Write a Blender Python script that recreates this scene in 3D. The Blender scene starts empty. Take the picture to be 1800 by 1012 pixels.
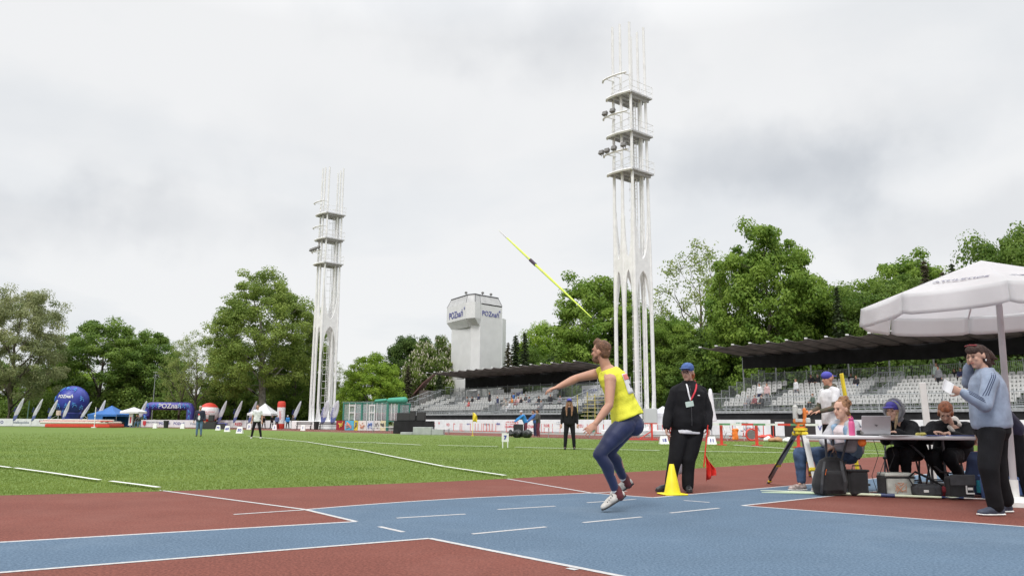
import bpy, bmesh, math, random
import numpy as np
from mathutils import Vector, Matrix, noise
V = Vector
R = math.radians
random.seed(7)
rng = np.random.default_rng(7)
scn = bpy.context.scene
COL = scn.collection

# ---------------------------------------------------------------- camera
F = 1370.0                      # focal length in pixels of the 1800 px wide photograph
CAMH = 0.87
PITCH = math.atan(237.5 / F)
cam = bpy.data.cameras.new('camera')
camo = bpy.data.objects.new('camera', cam)
COL.objects.link(camo)
scn.camera = camo
cam.sensor_width = 36
cam.lens = 36 * F / 1800
cam.clip_start = 0.05
cam.clip_end = 6000
CR = Matrix.Rotation(math.pi / 2 + PITCH, 3, 'X') @ Matrix.Rotation(0.006, 3, 'Z')
CP = V((0, 0, CAMH))
camo.matrix_world = Matrix.Translation(CP) @ CR.to_4x4()

def ray(px, py):
    return CR @ V(((px - 900) / F, (506 - py) / F, -1))
def P(px, py, z=0.0):           # where the line of sight meets the level z
    d = ray(px, py); return CP + d * ((z - CAMH) / d.z)
def Q(px, py, Y):               # where it meets the vertical plane at distance Y
    d = ray(px, py); return CP + d * (Y / d.y)
def GX(px, Y, z=0.0):           # x of a point at distance Y and height z seen in column px
    t = (px - 900) / F
    r0 = CR.col[0]; r2 = CR.col[2]
    # (r0.p) = -t (r2.p)
    w = r0 + r2 * t
    return -(w.y * Y + w.z * (z - CAMH)) / w.x

# ---------------------------------------------------------------- sky and sun
SUN_EL, SUN_AZ = 52, 200        # degrees; azimuth clockwise from north (+Y)
world = bpy.data.worlds.new('World'); scn.world = world
world.use_nodes = True
nt = world.node_tree; N = nt.nodes; L = nt.links
N.clear()
def nd(tree, kind, **kw):
    n = tree.nodes.new(kind)
    for k, v in kw.items():
        if k.startswith('i_'):
            n.inputs[k[2:].replace('_', ' ')].default_value = v
        else:
            setattr(n, k, v)
    return n
sky = nd(nt, 'ShaderNodeTexSky', sky_type='NISHITA', sun_disc=False)
sky.sun_elevation = R(SUN_EL); sky.sun_rotation = R(SUN_AZ)
tc = nd(nt, 'ShaderNodeTexCoord')
sep = nd(nt, 'ShaderNodeSeparateXYZ'); L.new(tc.outputs['Generated'], sep.inputs[0])
def wmath(op, a, b=None, c=None):
    n = nd(nt, 'ShaderNodeMath', operation=op)
    for i, v in enumerate((a, b, c)):
        if v is None: continue
        if isinstance(v, (int, float)): n.inputs[i].default_value = v
        else: L.new(v, n.inputs[i])
    return n.outputs[0]
zc = wmath('MAXIMUM', sep.outputs[2], 0.0)
den = wmath('ADD', zc, 0.22)
cx = wmath('DIVIDE', sep.outputs[0], den); cy = wmath('DIVIDE', sep.outputs[1], den)
cmb = nd(nt, 'ShaderNodeCombineXYZ'); L.new(cx, cmb.inputs[0]); L.new(cy, cmb.inputs[1]); cmb.inputs[2].default_value = 7.1
n1 = nd(nt, 'ShaderNodeTexNoise'); n1.inputs['Scale'].default_value = 0.95; n1.inputs['Detail'].default_value = 6; n1.inputs['Roughness'].default_value = 0.52
n1.inputs['Distortion'].default_value = 0.25
L.new(cmb.outputs[0], n1.inputs['Vector'])
ramp = nd(nt, 'ShaderNodeValToRGB'); L.new(n1.outputs['Fac'], ramp.inputs[0])
ramp.color_ramp.elements[0].position = 0.30; ramp.color_ramp.elements[0].color = (0.83, 0.855, 0.885, 1)
ramp.color_ramp.elements[1].position = 0.52; ramp.color_ramp.elements[1].color = (0.96, 0.965, 0.97, 1)
e = ramp.color_ramp.elements.new(0.45); e.color = (0.91, 0.925, 0.94, 1)
# overcast sky: brighter overhead than at the skyline
lift = wmath('MULTIPLY_ADD', wmath('MULTIPLY', wmath('MAXIMUM', wmath('SUBTRACT', zc, 0.46), 0.0), 3.0), 1.0, 1.0)
vm = nd(nt, 'ShaderNodeVectorMath', operation='SCALE'); L.new(ramp.outputs[0], vm.inputs[0]); L.new(lift, vm.inputs['Scale'])
cur = vm.outputs[0]
for bx_, by_, rad, dk in ((850, 25, .10, .20), (1040, 100, .07, .10), (1300, 290, .085, .22), (1440, 315, .075, .17), (1620, 210, .08, .10), (50, 380, .08, .20), (300, 385, .075, .16), (1700, 395, .075, .18), (640, 250, .09, .06), (200, 250, .08, .05), (1500, 60, .09, .05)):
    dv = ray(bx_, by_).normalized()                     # a soft grey cloud standing in this direction of the sky
    dt = nd(nt, 'ShaderNodeVectorMath', operation='DISTANCE'); sc_ = nd(nt, 'ShaderNodeVectorMath', operation='MULTIPLY'); sb = nd(nt, 'ShaderNodeVectorMath', operation='SUBTRACT')
    L.new(tc.outputs['Generated'], sb.inputs[0]); sb.inputs[1].default_value = tuple(dv); L.new(sb.outputs[0], sc_.inputs[0]); sc_.inputs[1].default_value = (.5, .5, 1.5)
    ns = nd(nt, 'ShaderNodeTexNoise'); ns.inputs['Scale'].default_value = 9; ns.inputs['Detail'].default_value = 5; L.new(tc.outputs['Generated'], ns.inputs['Vector'])
    ln = nd(nt, 'ShaderNodeVectorMath', operation='LENGTH'); L.new(sc_.outputs[0], ln.inputs[0])
    dd_ = wmath('MULTIPLY_ADD', wmath('SUBTRACT', ns.outputs['Fac'], .5), .20, ln.outputs['Value'])
    g_ = nd(nt, 'ShaderNodeMapRange', interpolation_type='SMOOTHSTEP'); L.new(dd_, g_.inputs[0]); g_.inputs[1].default_value = rad * .1; g_.inputs[2].default_value = rad * 1.25; g_.inputs[3].default_value = 1 - dk * .68; g_.inputs[4].default_value = 1
    cb_ = nd(nt, 'ShaderNodeCombineXYZ'); L.new(g_.outputs[0], cb_.inputs[0]); L.new(wmath('POWER', g_.outputs[0], .93), cb_.inputs[1]); L.new(wmath('POWER', g_.outputs[0], .82), cb_.inputs[2])
    ml = nd(nt, 'ShaderNodeVectorMath', operation='MULTIPLY'); L.new(cur, ml.inputs[0]); L.new(cb_.outputs[0], ml.inputs[1]); cur = ml.outputs[0]
bg1 = nd(nt, 'ShaderNodeBackground'); bg1.inputs[1].default_value = 0.08; L.new(sky.outputs[0], bg1.inputs[0])
bg2 = nd(nt, 'ShaderNodeBackground'); bg2.inputs[1].default_value = 0.71; L.new(cur, bg2.inputs[0])
mx = nd(nt, 'ShaderNodeMixShader'); mx.inputs[0].default_value = 0.94
L.new(bg1.outputs[0], mx.inputs[1]); L.new(bg2.outputs[0], mx.inputs[2])
wo = nd(nt, 'ShaderNodeOutputWorld'); L.new(mx.outputs[0], wo.inputs[0])
sl = bpy.data.lights.new('sun', 'SUN'); sl.energy = 1.2; sl.angle = R(14); sl.color = (1.0, 0.97, 0.93)
so = bpy.data.objects.new('sun', sl); COL.objects.link(so)
sd = V((math.sin(R(SUN_AZ)) * math.cos(R(SUN_EL)), math.cos(R(SUN_AZ)) * math.cos(R(SUN_EL)), math.sin(R(SUN_EL))))
so.rotation_euler = sd.to_track_quat('Z', 'Y').to_euler(); so.location = sd * 100
scn.view_settings.view_transform = 'Standard'; scn.view_settings.look = 'None'
scn.view_settings.gamma = 1; scn.view_settings.exposure = 0.43
scn.cycles.max_bounces = 6; scn.cycles.transparent_max_bounces = 8
scn.cycles.use_denoising = True

# ---------------------------------------------------------------- materials
MATS = {}
def mat(name, col, rough=0.8, var=0.12, vscale=8.0, bump=0.0, bscale=60.0, metal=0.0, col2=None, alpha=1.0, emit=None, spec=0.5, transl=0.0, coords='Object', sheen=0.0, backcol=None):
    if name in MATS: return MATS[name]
    m = bpy.data.materials.new(name); m.use_nodes = True; MATS[name] = m
    t = m.node_tree; b = t.nodes['Principled BSDF']; out = t.nodes['Material Output']
    b.inputs['Roughness'].default_value = rough; b.inputs['Metallic'].default_value = metal
    b.inputs['Specular IOR Level'].default_value = spec
    b.inputs['Alpha'].default_value = alpha
    if sheen: b.inputs['Sheen Weight'].default_value = sheen
    tc = t.nodes.new('ShaderNodeTexCoord')
    c1 = tuple(col) + (1,)
    c2 = (tuple(col2) if col2 else tuple(min(1, c * (1 + 2 * var)) for c in col)) + (1,)
    if not col2: c1 = tuple(c * (1 - var) for c in col) + (1,)
    n = t.nodes.new('ShaderNodeTexNoise'); n.inputs['Scale'].default_value = vscale; n.inputs['Detail'].default_value = 5
    t.links.new(tc.outputs[coords], n.inputs['Vector'])
    r = t.nodes.new('ShaderNodeValToRGB'); r.color_ramp.elements[0].position = 0.32; r.color_ramp.elements[1].position = 0.7
    r.color_ramp.elements[0].color = c1; r.color_ramp.elements[1].color = c2
    t.links.new(n.outputs['Fac'], r.inputs[0]); t.links.new(r.outputs[0], b.inputs['Base Color'])
    if bump:
        n2 = t.nodes.new('ShaderNodeTexNoise'); n2.inputs['Scale'].default_value = bscale; n2.inputs['Detail'].default_value = 4
        t.links.new(tc.outputs[coords], n2.inputs['Vector'])
        bp = t.nodes.new('ShaderNodeBump'); bp.inputs['Strength'].default_value = bump; bp.inputs['Distance'].default_value = 0.02
        t.links.new(n2.outputs['Fac'], bp.inputs['Height']); t.links.new(bp.outputs[0], b.inputs['Normal'])
    if transl:
        tr = t.nodes.new('ShaderNodeBsdfTranslucent'); t.links.new(r.outputs[0], tr.inputs[0])
        ms = t.nodes.new('ShaderNodeMixShader'); ms.inputs[0].default_value = transl
        t.links.new(b.outputs[0], ms.inputs[1]); t.links.new(tr.outputs[0], ms.inputs[2]); t.links.new(ms.outputs[0], out.inputs[0])
    return m

def flat(name, col, rough=0.7, **k):
    return mat(name, col, rough, var=k.pop('var', 0.06), **k)
def cloth(name, col, **k):
    return mat(name, col, 0.9, var=0.16, vscale=9, bump=0.25, bscale=220, sheen=0.12, **k)

# ---------------------------------------------------------------- object helpers
def obj(name, me, parent=None, loc=None, m=None):
    o = bpy.data.objects.new(name, me); COL.objects.link(o)
    if parent is not None: o.parent = parent
    if loc is not None: o.location = loc
    if m is not None:
        for q in (m if isinstance(m, (list, tuple)) else [m]): me.materials.append(q)
    return o
def tag(o, label=None, cat=None, group=None, kind=None):
    if label: o['label'] = label
    if cat: o['category'] = cat
    if group: o['group'] = group
    if kind: o['kind'] = kind
    return o
def thing(name, label, cat, loc=(0, 0, 0), rz=0, group=None):
    o = bpy.data.objects.new(name, None); COL.objects.link(o)
    o.empty_display_size = 0.2
    o.location = loc; o.rotation_euler = (0, 0, rz)
    return tag(o, label, cat, group)
def copy_tree(o, parent=None, loc=None, rz=None, label=None, group=None, scale=None):
    kids = [c for c in bpy.data.objects if c.parent is o] if o.name not in KIDS else KIDS[o.name]
    if o.name not in KIDS: KIDS[o.name] = kids
    c = o.copy(); COL.objects.link(c)
    if parent is not None: c.parent = parent
    if loc is not None: c.location = loc
    if rz is not None: c.rotation_euler = (0, 0, rz)
    if scale is not None: c.scale = scale
    if label: c['label'] = label
    if group: c['group'] = group
    for k in kids: copy_tree(k, c)
    return c
KIDS = {}

def basis(d, up=V((0, 0, 1))):
    d = d.normalized()
    if abs(d.dot(up)) > 0.98: up = V((1, 0, 0))
    s = d.cross(up).normalized(); t = s.cross(d).normalized()
    return s, t
class MB:
    """collects shapes, links them as ONE mesh object"""
    def __init__(s): s.v = []; s.f = []; s.mi = []; s.cur = 0
    def add(s, vs, fs):
        k = len(s.v); s.v += [tuple(v) for v in vs]; s.f += [tuple(i + k for i in f) for f in fs]; s.mi += [s.cur] * len(fs); return s
    def box(s, c, d, rz=0, M=None, bev=0):
        c = V(c); hx, hy, hz = d[0] / 2, d[1] / 2, d[2] / 2
        if M is None: M = Matrix.Rotation(rz, 3, 'Z')
        if bev:
            b = min(bev, hx * .9, hy * .9, hz * .9); vs = []
            for sx in (-1, 1):
                for sy in (-1, 1):
                    for sz in (-1, 1):
                        vs += [(sx * (hx - b), sy * (hy - b), sz * hz), (sx * (hx - b), sy * hy, sz * (hz - b)), (sx * hx, sy * (hy - b), sz * (hz - b))]
            bm = bmesh.new()
            for v in vs: bm.verts.new(v)
            bmesh.ops.convex_hull(bm, input=bm.verts)
            bm.verts.index_update()
            o = s.add([c + M @ v.co for v in bm.verts], [[v.index for v in f.verts] for f in bm.faces]); bm.free(); return o
        vs = [c + M @ V((x * hx, y * hy, z * hz)) for z in (-1, 1) for x, y in ((-1, -1), (1, -1), (1, 1), (-1, 1))]
        return s.add(vs, [(3, 2, 1, 0), (4, 5, 6, 7), (0, 1, 5, 4), (1, 2, 6, 5), (2, 3, 7, 6), (3, 0, 4, 7)])
    def cyl(s, a, b, r0, r1=None, n=10, cap=True, sq=1.0):
        a = V(a); b = V(b); r1 = r0 if r1 is None else r1
        x, y = basis(b - a); vs = []
        for p, r in ((a, r0), (b, r1)):
            for i in range(n):
                w = 2 * math.pi * i / n; vs.append(p + x * math.cos(w) * r + y * math.sin(w) * r * sq)
        fs = [(i, (i + 1) % n, n + (i + 1) % n, n + i) for i in range(n)]
        if cap: fs += [tuple(range(n))[::-1], tuple(range(n, 2 * n))]
        return s.add(vs, fs)
    def tube(s, pts, r, n=8, rr=None, cap=True, flatz=1.0):
        pts = [V(p) for p in pts]; vs = []; m = len(pts); x = None
        for k, p in enumerate(pts):
            d = (pts[min(k + 1, m - 1)] - pts[max(k - 1, 0)]).normalized()
            if x is None: x, y = basis(d)
            else:
                x = (x - d * x.dot(d)).normalized(); y = x.cross(d).normalized() * -1
                y = d.cross(x).normalized()
            q = rr[k] if rr else r
            for i in range(n):
                w = 2 * math.pi * i / n; vs.append(p + x * math.cos(w) * q + y * math.sin(w) * q * flatz)
        fs = []
        for k in range(m - 1):
            for i in range(n):
                j = (i + 1) % n; fs.append((k * n + i, k * n + j, (k + 1) * n + j, (k + 1) * n + i))
        if cap: fs += [tuple(range(n))[::-1], tuple(range((m - 1) * n, m * n))]
        return s.add(vs, fs)
    def lathe(s, prof, n=20, c=(0, 0, 0), cap=True):
        c = V(c); vs = []
        for r, z in prof:
            for i in range(n):
                w = 2 * math.pi * i / n; vs.append(c + V((r * math.cos(w), r * math.sin(w), z)))
        m = len(prof); fs = []
        for k in range(m - 1):
            for i in range(n):
                j = (i + 1) % n; fs.append((k * n + i, k * n + j, (k + 1) * n + j, (k + 1) * n + i))
        if cap: fs += [tuple(range(n))[::-1], tuple(range((m - 1) * n, m * n))]
        return s.add(vs, fs)
    def ell(s, c, r, M=None, nu=14, nv=9):
        c = V(c); M = M or Matrix.Identity(3); vs = [c + M @ V((0, 0, -r[2]))]
        for k in range(1, nv):
            ph = math.pi * k / nv - math.pi / 2
            for i in range(nu):
                w = 2 * math.pi * i / nu
                vs.append(c + M @ V((r[0] * math.cos(ph) * math.cos(w), r[1] * math.cos(ph) * math.sin(w), r[2] * math.sin(ph))))
        vs.append(c + M @ V((0, 0, r[2]))); top = len(vs) - 1
        fs = [(0, 1 + (i + 1) % nu, 1 + i) for i in range(nu)]
        for k in range(nv - 2):
            for i in range(nu):
                j = (i + 1) % nu; a = 1 + k * nu; b = a + nu; fs.append((a + i, a + j, b + j, b + i))
        a = 1 + (nv - 2) * nu
        fs += [(a + i, a + (i + 1) % nu, top) for i in range(nu)]
        return s.add(vs, fs)
    def cap(s, a, b, ra, rb=None, n=12):        # tapered capsule
        a = V(a); b = V(b); rb = ra if rb is None else rb; d = (b - a)
        if d.length < 1e-6: return s.ell(a, (ra, ra, ra))
        d.normalize(); pts = []; rr = []
        for k in range(-3, 1):
            w = k * math.pi / 6.3; pts.append(a + d * ra * math.sin(w)); rr.append(ra * math.cos(w))
        for k in range(0, 4):
            w = k * math.pi / 6.3; pts.append(b + d * rb * math.sin(w)); rr.append(rb * math.cos(w))
        return s.tube(pts, 0, n, rr)
    def loft(s, rings, n=20):                   # rings: (centre, side vector, depth vector)
        vs = []
        for c, x, y in rings:
            for i in range(n):
                w = 2 * math.pi * i / n; vs.append(V(c) + V(x) * math.cos(w) + V(y) * math.sin(w))
        m = len(rings); fs = []
        for k in range(m - 1):
            for i in range(n):
                j = (i + 1) % n; fs.append((k * n + i, k * n + j, (k + 1) * n + j, (k + 1) * n + i))
        fs += [tuple(range(n))[::-1], tuple(range((m - 1) * n, m * n))]
        return s.add(vs, fs)
    def prism(s, poly, d):                      # a flat outline pushed along d
        d = V(d); n = len(poly); vs = [V(p) for p in poly] + [V(p) + d for p in poly]
        return s.add(vs, [tuple(range(n))[::-1], tuple(range(n, 2 * n))] + [(i, (i + 1) % n, n + (i + 1) % n, n + i) for i in range(n)])
    def sheet(s, grid):                         # grid[i][j] of points
        a = len(grid); b = len(grid[0]); vs = [p for row in grid for p in row]
        return s.add(vs, [(i * b + j, i * b + j + 1, (i + 1) * b + j + 1, (i + 1) * b + j) for i in range(a - 1) for j in range(b - 1)])
    def mesh(s, name='mesh', smooth=False, fix=True):
        me = bpy.data.meshes.new(name); me.from_pydata([tuple(v) for v in s.v], [], s.f)
        if any(s.mi): me.polygons.foreach_set('material_index', s.mi)
        if fix:
            bm = bmesh.new(); bm.from_mesh(me); bmesh.ops.recalc_face_normals(bm, faces=bm.faces); bm.to_mesh(me); bm.free()
        if smooth: me.polygons.foreach_set('use_smooth', [True] * len(me.polygons))
        me.update(); return me
    def build(s, name, m, parent=None, smooth=False, loc=None, sub=0, solid=0, fix=True):
        o = obj(name, s.mesh(name, smooth, fix), parent, loc, m)
        if solid:
            q = o.modifiers.new('t', 'SOLIDIFY'); q.thickness = solid; q.offset = 0
        if sub:
            q = o.modifiers.new('s', 'SUBSURF'); q.levels = q.render_levels = sub
        if smooth and not sub:
            try: o.data.set_sharp_from_angle(angle=R(40))
            except Exception: pass
        return o
def bake(me, mods, name):
    o = bpy.data.objects.new('tmp', me); COL.objects.link(o); mods(o)
    dg = bpy.context.evaluated_depsgraph_get(); dg.update()
    r = bpy.data.meshes.new_from_object(o.evaluated_get(dg)); r.name = name
    bpy.data.objects.remove(o); return r
def organic(mb, name, vox, it=6, fac=0.5, amp=0.0, freq=9.0, stretch=(1, 1, 1), dec=0):
    """union of overlapping closed shapes as one smooth skin"""
    def md(o):
        q = o.modifiers.new('r', 'REMESH'); q.mode = 'VOXEL'; q.voxel_size = vox; q.adaptivity = 0
        q = o.modifiers.new('s', 'SMOOTH'); q.iterations = it; q.factor = fac
    r = bake(mb.mesh('tmp', fix=True), md, name)
    if amp and len(r.vertices):
        n = len(r.vertices); co = np.empty(n * 3, 'f'); r.vertices.foreach_get('co', co); co = co.reshape(-1, 3)
        no = np.empty(n * 3, 'f'); r.vertex_normals.foreach_get('vector', no); no = no.reshape(-1, 3)
        s = np.array(stretch) * freq; d = np.zeros(n); rg = np.random.default_rng(abs(hash(name)) % 1000 if False else len(name) + n % 97)
        for k in range(7):
            w = rg.normal(size=3) * s * (1 + .35 * k); d += np.sin(co @ w + rg.uniform(0, 6.3) + 1.3 * np.sin(co @ (rg.normal(size=3) * s * .7))) / (1 + .4 * k)
        co += no * (d * amp / 2.2)[:, None]; r.vertices.foreach_set('co', co.ravel())
    r.polygons.foreach_set('use_smooth', [True] * len(r.polygons)); r.update()
    return r
def text_mesh(s, size=1.0, ext=0.0, bold=0.0, align='CENTER', sp=1.0):
    c = bpy.data.curves.new('t', 'FONT'); c.body = s; c.size = size; c.extrude = ext; c.align_x = align; c.align_y = 'CENTER'; c.offset = bold; c.space_character = sp
    c.resolution_u = 3
    o = bpy.data.objects.new('tmp', c); COL.objects.link(o)
    dg = bpy.context.evaluated_depsgraph_get(); dg.update()
    r = bpy.data.meshes.new_from_object(o.evaluated_get(dg)); bpy.data.objects.remove(o); return r
def text(name, s, size, m, parent, loc, rot=(R(90), 0, 0), ext=0.003, bold=0.0, warp=None, sp=1.0):
    me = text_mesh(s, size, ext, bold, sp=sp)
    if warp:
        for v in me.vertices: v.co = warp(v.co)
    o = obj(name, me, parent, loc, m); o.rotation_euler = rot; return o

# ================================================================ GROUND
UD = V((0.640, -0.768, 0)); ND = V((0.768, 0.640, 0))     # along the stands, and away from the field
RZ = math.atan2(-0.768, 0.640)
def S(a, D, z=0.0): return UD * a + ND * D + V((0, 0, z))
def S_of(px, D, z=0.0):          # a along the stand line of what is seen in column px at distance D from it
    t = (px - 900) / F
    for _ in range(2):
        a = D * (.64 * t - .768) / (.64 + .768 * t)
    return a

def speckle(name, base, dark, light, sc=300.0, bump=0.35, patch=None, rough=0.9):
    m = bpy.data.materials.new(name); m.use_nodes = True; MATS[name] = m
    t = m.node_tree; b = t.nodes['Principled BSDF']; b.inputs['Roughness'].default_value = rough; b.inputs['Specular IOR Level'].default_value = 0.25
    g = t.nodes.new('ShaderNodeNewGeometry')
    def noi(s, d=3, ro=.6):
        n = t.nodes.new('ShaderNodeTexNoise'); n.inputs['Scale'].default_value = s; n.inputs['Detail'].default_value = d; n.inputs['Roughness'].default_value = ro
        t.links.new(g.outputs['Position'], n.inputs['Vector']); return n.outputs['Fac']
    def ramp(f, p0, p1, c0, c1):
        r = t.nodes.new('ShaderNodeValToRGB'); r.color_ramp.elements[0].position = p0; r.color_ramp.elements[1].position = p1
        r.color_ramp.elements[0].color = c0 + (1,); r.color_ramp.elements[1].color = c1 + (1,); t.links.new(f, r.inputs[0]); return r.outputs[0]
    def mix(a, bb, f):
        x = t.nodes.new('ShaderNodeMix'); x.data_type = 'RGBA'; t.links.new(f, x.inputs[0]); t.links.new(a, x.inputs[6]); t.links.new(bb, x.inputs[7]); return x.outputs[2]
    fine = ramp(noi(sc, 2, .7), .36, .64, dark, light)
    big = ramp(noi(0.9, 6, .6), .35, .68, tuple(c * .84 for c in base), tuple(c * 1.16 for c in base))
    worn = ramp(noi(0.35, 8, .72), .50, .72, (0, 0, 0), (1, 1, 1))
    x = t.nodes.new('ShaderNodeMix'); x.data_type = 'RGBA'; x.inputs[0].default_value = 0.58
    t.links.new(big, x.inputs[6]); t.links.new(fine, x.inputs[7])
    o = x.outputs[2]
    if patch:
        pc = t.nodes.new('ShaderNodeRGB'); pc.outputs[0].default_value = patch + (1,)
        mm = t.nodes.new('ShaderNodeMath'); mm.operation = 'MULTIPLY'; mm.inputs[1].default_value = 0.55; t.links.new(worn, mm.inputs[0])
        o = mix(o, pc.outputs[0], mm.outputs[0])
    t.links.new(o, b.inputs['Base Color'])
    bp = t.nodes.new('ShaderNodeBump'); bp.inputs['Strength'].default_value = bump; bp.inputs['Distance'].default_value = 0.004
    t.links.new(noi(sc * .8, 2, .7), bp.inputs['Height']); t.links.new(bp.outputs[0], b.inputs['Normal'])
    return m
m_red = speckle('red_tartan', (.172, .053, .038), (.070, .020, .015), (.276, .092, .068), 55, patch=(.235, .10, .08))
m_blue = speckle('blue_tartan', (.092, .145, .212), (.036, .068, .112), (.155, .222, .30), 55, patch=(.175, .235, .30))
m_earth = speckle('park_ground', (.10, .12, .05), (.06, .07, .03), (.14, .15, .07), 3, rough=1)
m_asph = speckle('paving', (.25, .24, .22), (.20, .19, .18), (.3, .29, .27), 40)
m_turf = speckle('turf', (.132, .20, .038), (.09, .145, .024), (.172, .248, .054), 9, bump=1.0, patch=(.18, .215, .062))
m_line = mat('line_paint', (.48, .47, .47), .85, .14, 30, bump=.3, bscale=300)
m_tape = mat('tape', (.72, .72, .70), .6, .05)

def gsheet(name, pts, z, m, kind='structure'):
    mb = MB(); mb.add([(p[0], p[1], z) for p in pts], [tuple(range(len(pts)))])
    o = mb.build(name, m); tag(o, kind=kind)
    bm = bmesh.new(); bm.from_mesh(o.data); bmesh.ops.triangulate(bm, faces=bm.faces)
    for f in bm.faces:
        if f.normal.z < 0: f.normal_flip()
    bm.to_mesh(o.data); bm.free(); return o
def smooth_line(pts, n=8):
    out = []; m = len(pts)
    for i in range(m - 1):
        p0 = pts[max(i - 1, 0)]; p1 = pts[i]; p2 = pts[i + 1]; p3 = pts[min(i + 2, m - 1)]
        for k in range(n):
            t = k / n
            out.append(.5 * ((2 * p1) + (p2 - p0) * t + (2 * p0 - 5 * p1 + 4 * p2 - p3) * t * t + (3 * p1 - p0 - 3 * p2 + p3) * t ** 3))
    out.append(pts[-1]); return out

gsheet('ground', [(-2500, -400), (2500, -400), (2500, 3500), (-2500, 3500)], -0.012, m_earth)
a0 = S(-175, 54.5); a1 = S(60, 54.5)
gsheet('running_track', [(-170, -30), (80, -30), tuple(a1[:2]), tuple(a0[:2]), (-170, 150)], -0.0015, m_red)
p0, p1, p2, p3 = S(-175, 43.5), S(60, 43.5), S(60, 100), S(-175, 100)
gsheet('pavement', [p0[:2], p1[:2], p2[:2], p3[:2]], -0.0008, m_asph)
near = [P(-500, 880), P(-250, 876), P(0, 870), P(340, 861), P(700, 849), P(940, 838), P(1300, 818), P(1550, 802), P(1800, 787)]
far = [P(1700, 781), P(1550, 777), P(1300, 775), P(1130, 774), P(900, 767), P(640, 760.5), P(350, 753), P(150, 749), P(0, 747.0), P(-300, 744.5)]
field = [tuple(p[:2]) for p in smooth_line(near, 6)[:-1]] + [tuple(p[:2]) for p in smooth_line(far, 4)]
gsheet('grass_field', field, 0.000, m_turf)

# blue runways (the long jump strip crosses the javelin runway)
def ext(a, b, k): return b + (b - a) * k
jA, jB = P(755, 945.5), P(1092, 1012); jC, jD = P(1305, 888), P(1800, 925)
e1, e2 = P(537, 895), P(1040, 866)
near_end, far_end = ext(jA, jB, 3.0), ext(jC, jD, 2.5)
arc = [e1 + (e2 - e1) * t + (e2 - e1).cross(V((0, 0, -1))).normalized() * (.22 * (1 - (2 * t - 1) ** 2)) for t in [i / 12 for i in range(13)]]
jav = [near_end, jA, P(626, 916)] + arc + [P(1148, 874), jC, far_end]
lt0, lt1 = P(0, 952.3), P(626, 916); lb0, lb1 = P(0, 1005.6), P(755, 945.5)
rt0, rt1 = P(1148, 874), P(1393, 853); rb0, rb1 = P(1305, 888), P(1432, 873)
gsheet('javelin_runway', [p[:2] for p in jav], 0.0005, m_blue)
gsheet('jump_runway', [p[:2] for p in (ext(lt1, lt0, 2), lt1, lb1, ext(lb1, lb0, 2))], 0.0010, m_blue)
dr = (ext(rt0, rt1, 7) - rt0)
gsheet('jump_runway', [p[:2] for p in (rt0, rt0 + dr, rb0 + dr, rb0)], 0.0010, m_blue)

LINES = MB()
def strip(mb, a, b, w, z=0.0024):
    d = (b - a); d.z = 0; d.normalize(); s = V((-d.y, d.x, 0)) * w / 2
    mb.add([(a + s).to_tuple()[:2] + (z,), (a - s).to_tuple()[:2] + (z,), (b - s).to_tuple()[:2] + (z,), (b + s).to_tuple()[:2] + (z,)], [(0, 1, 2, 3)])
def pl(mb, pts, w=.05, z=0.0024):
    for a, b in zip(pts, pts[1:]): strip(mb, a, b, w, z); z += 0.0001
pl(LINES, [ext(lt1, lt0, 2), lt1]); pl(LINES, [lt1, e1], z=.0027)
pl(LINES, [ext(lb1, lb0, 2), jA]); pl(LINES, [jA, near_end], z=.0027)
pl(LINES, arc, z=.0030)
strip(LINES, P(411, 903.5), e1 + V((.02, 0, 0)), .05, .0024); strip(LINES, e2, ext(e1, e2, .16), .05, .0024)
strip(LINES, e2, rt0, .05, .0033); strip(LINES, rt0, rt0 + dr, .05, .0036)
strip(LINES, rb0, rb0 + dr, .05, .0024); strip(LINES, jC, far_end, .05, .0029)
strip(LINES, P(276, 860.5), e1, .05, .0039); strip(LINES, P(892, 841), e2, .05, .0042)
for a, b in (((697, 910), (818, 903)), ((875, 895), (976, 889)), ((1032, 883), (1117, 877)), ((830, 938), (960, 925.5)), ((1025, 918), (1128, 908)), ((1178, 901), (1264, 892.5)), ((667, 925), (709, 934.5)), ((1202, 879), (1247, 882.5)), ((998, 998), (1014, 1001))):
    strip(LINES, P(*a), P(*b), .045, .0045)
for k in range(9): strip(LINES, S(-150, 31.0 + 1.22 * k), S(-30, 31.0 + 1.22 * k), .05, 0.0006)
LINES.v = [(x, y, .0013 + (z - .0024) * .4 if z > .002 else z) for x, y, z in LINES.v]
o = LINES.build('runway_line', m_line); tag(o, kind='structure')
TP = MB()
for i, seg in enumerate(([(-160, 799), (0, 822), (18, 824.5)], [(26, 825), (90, 834), (175, 847)], [(194, 849), (240, 855), (279, 860.5)], [(436, 766.5), (470, 770.5), (540, 777.5), (640, 793.5), (700, 806), (780, 822)], [(782, 822.4), (888, 838.5)],
                         [(590, 777), (660, 779), (740, 783)], [(770, 783.5), (875, 786)], [(905, 787), (1030, 790), (1160, 793)], [(1200, 794), (1400, 797), (1560, 799)], [(1290, 783), (1400, 790.5), (1560, 794)], [(1100, 778), (1150, 779)])):
    pl(TP, [P(*q) for q in seg], .075 if i < 5 else .13, .036)
o = TP.build('sector_line', m_tape); tag(o, kind='structure')
YL = MB(); strip(YL, P(6, 749.6), P(34, 749.6), .35, .02); tag(YL.build('field_line', flat('yellow_line', (.8, .6, .1))), kind='structure')

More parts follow.
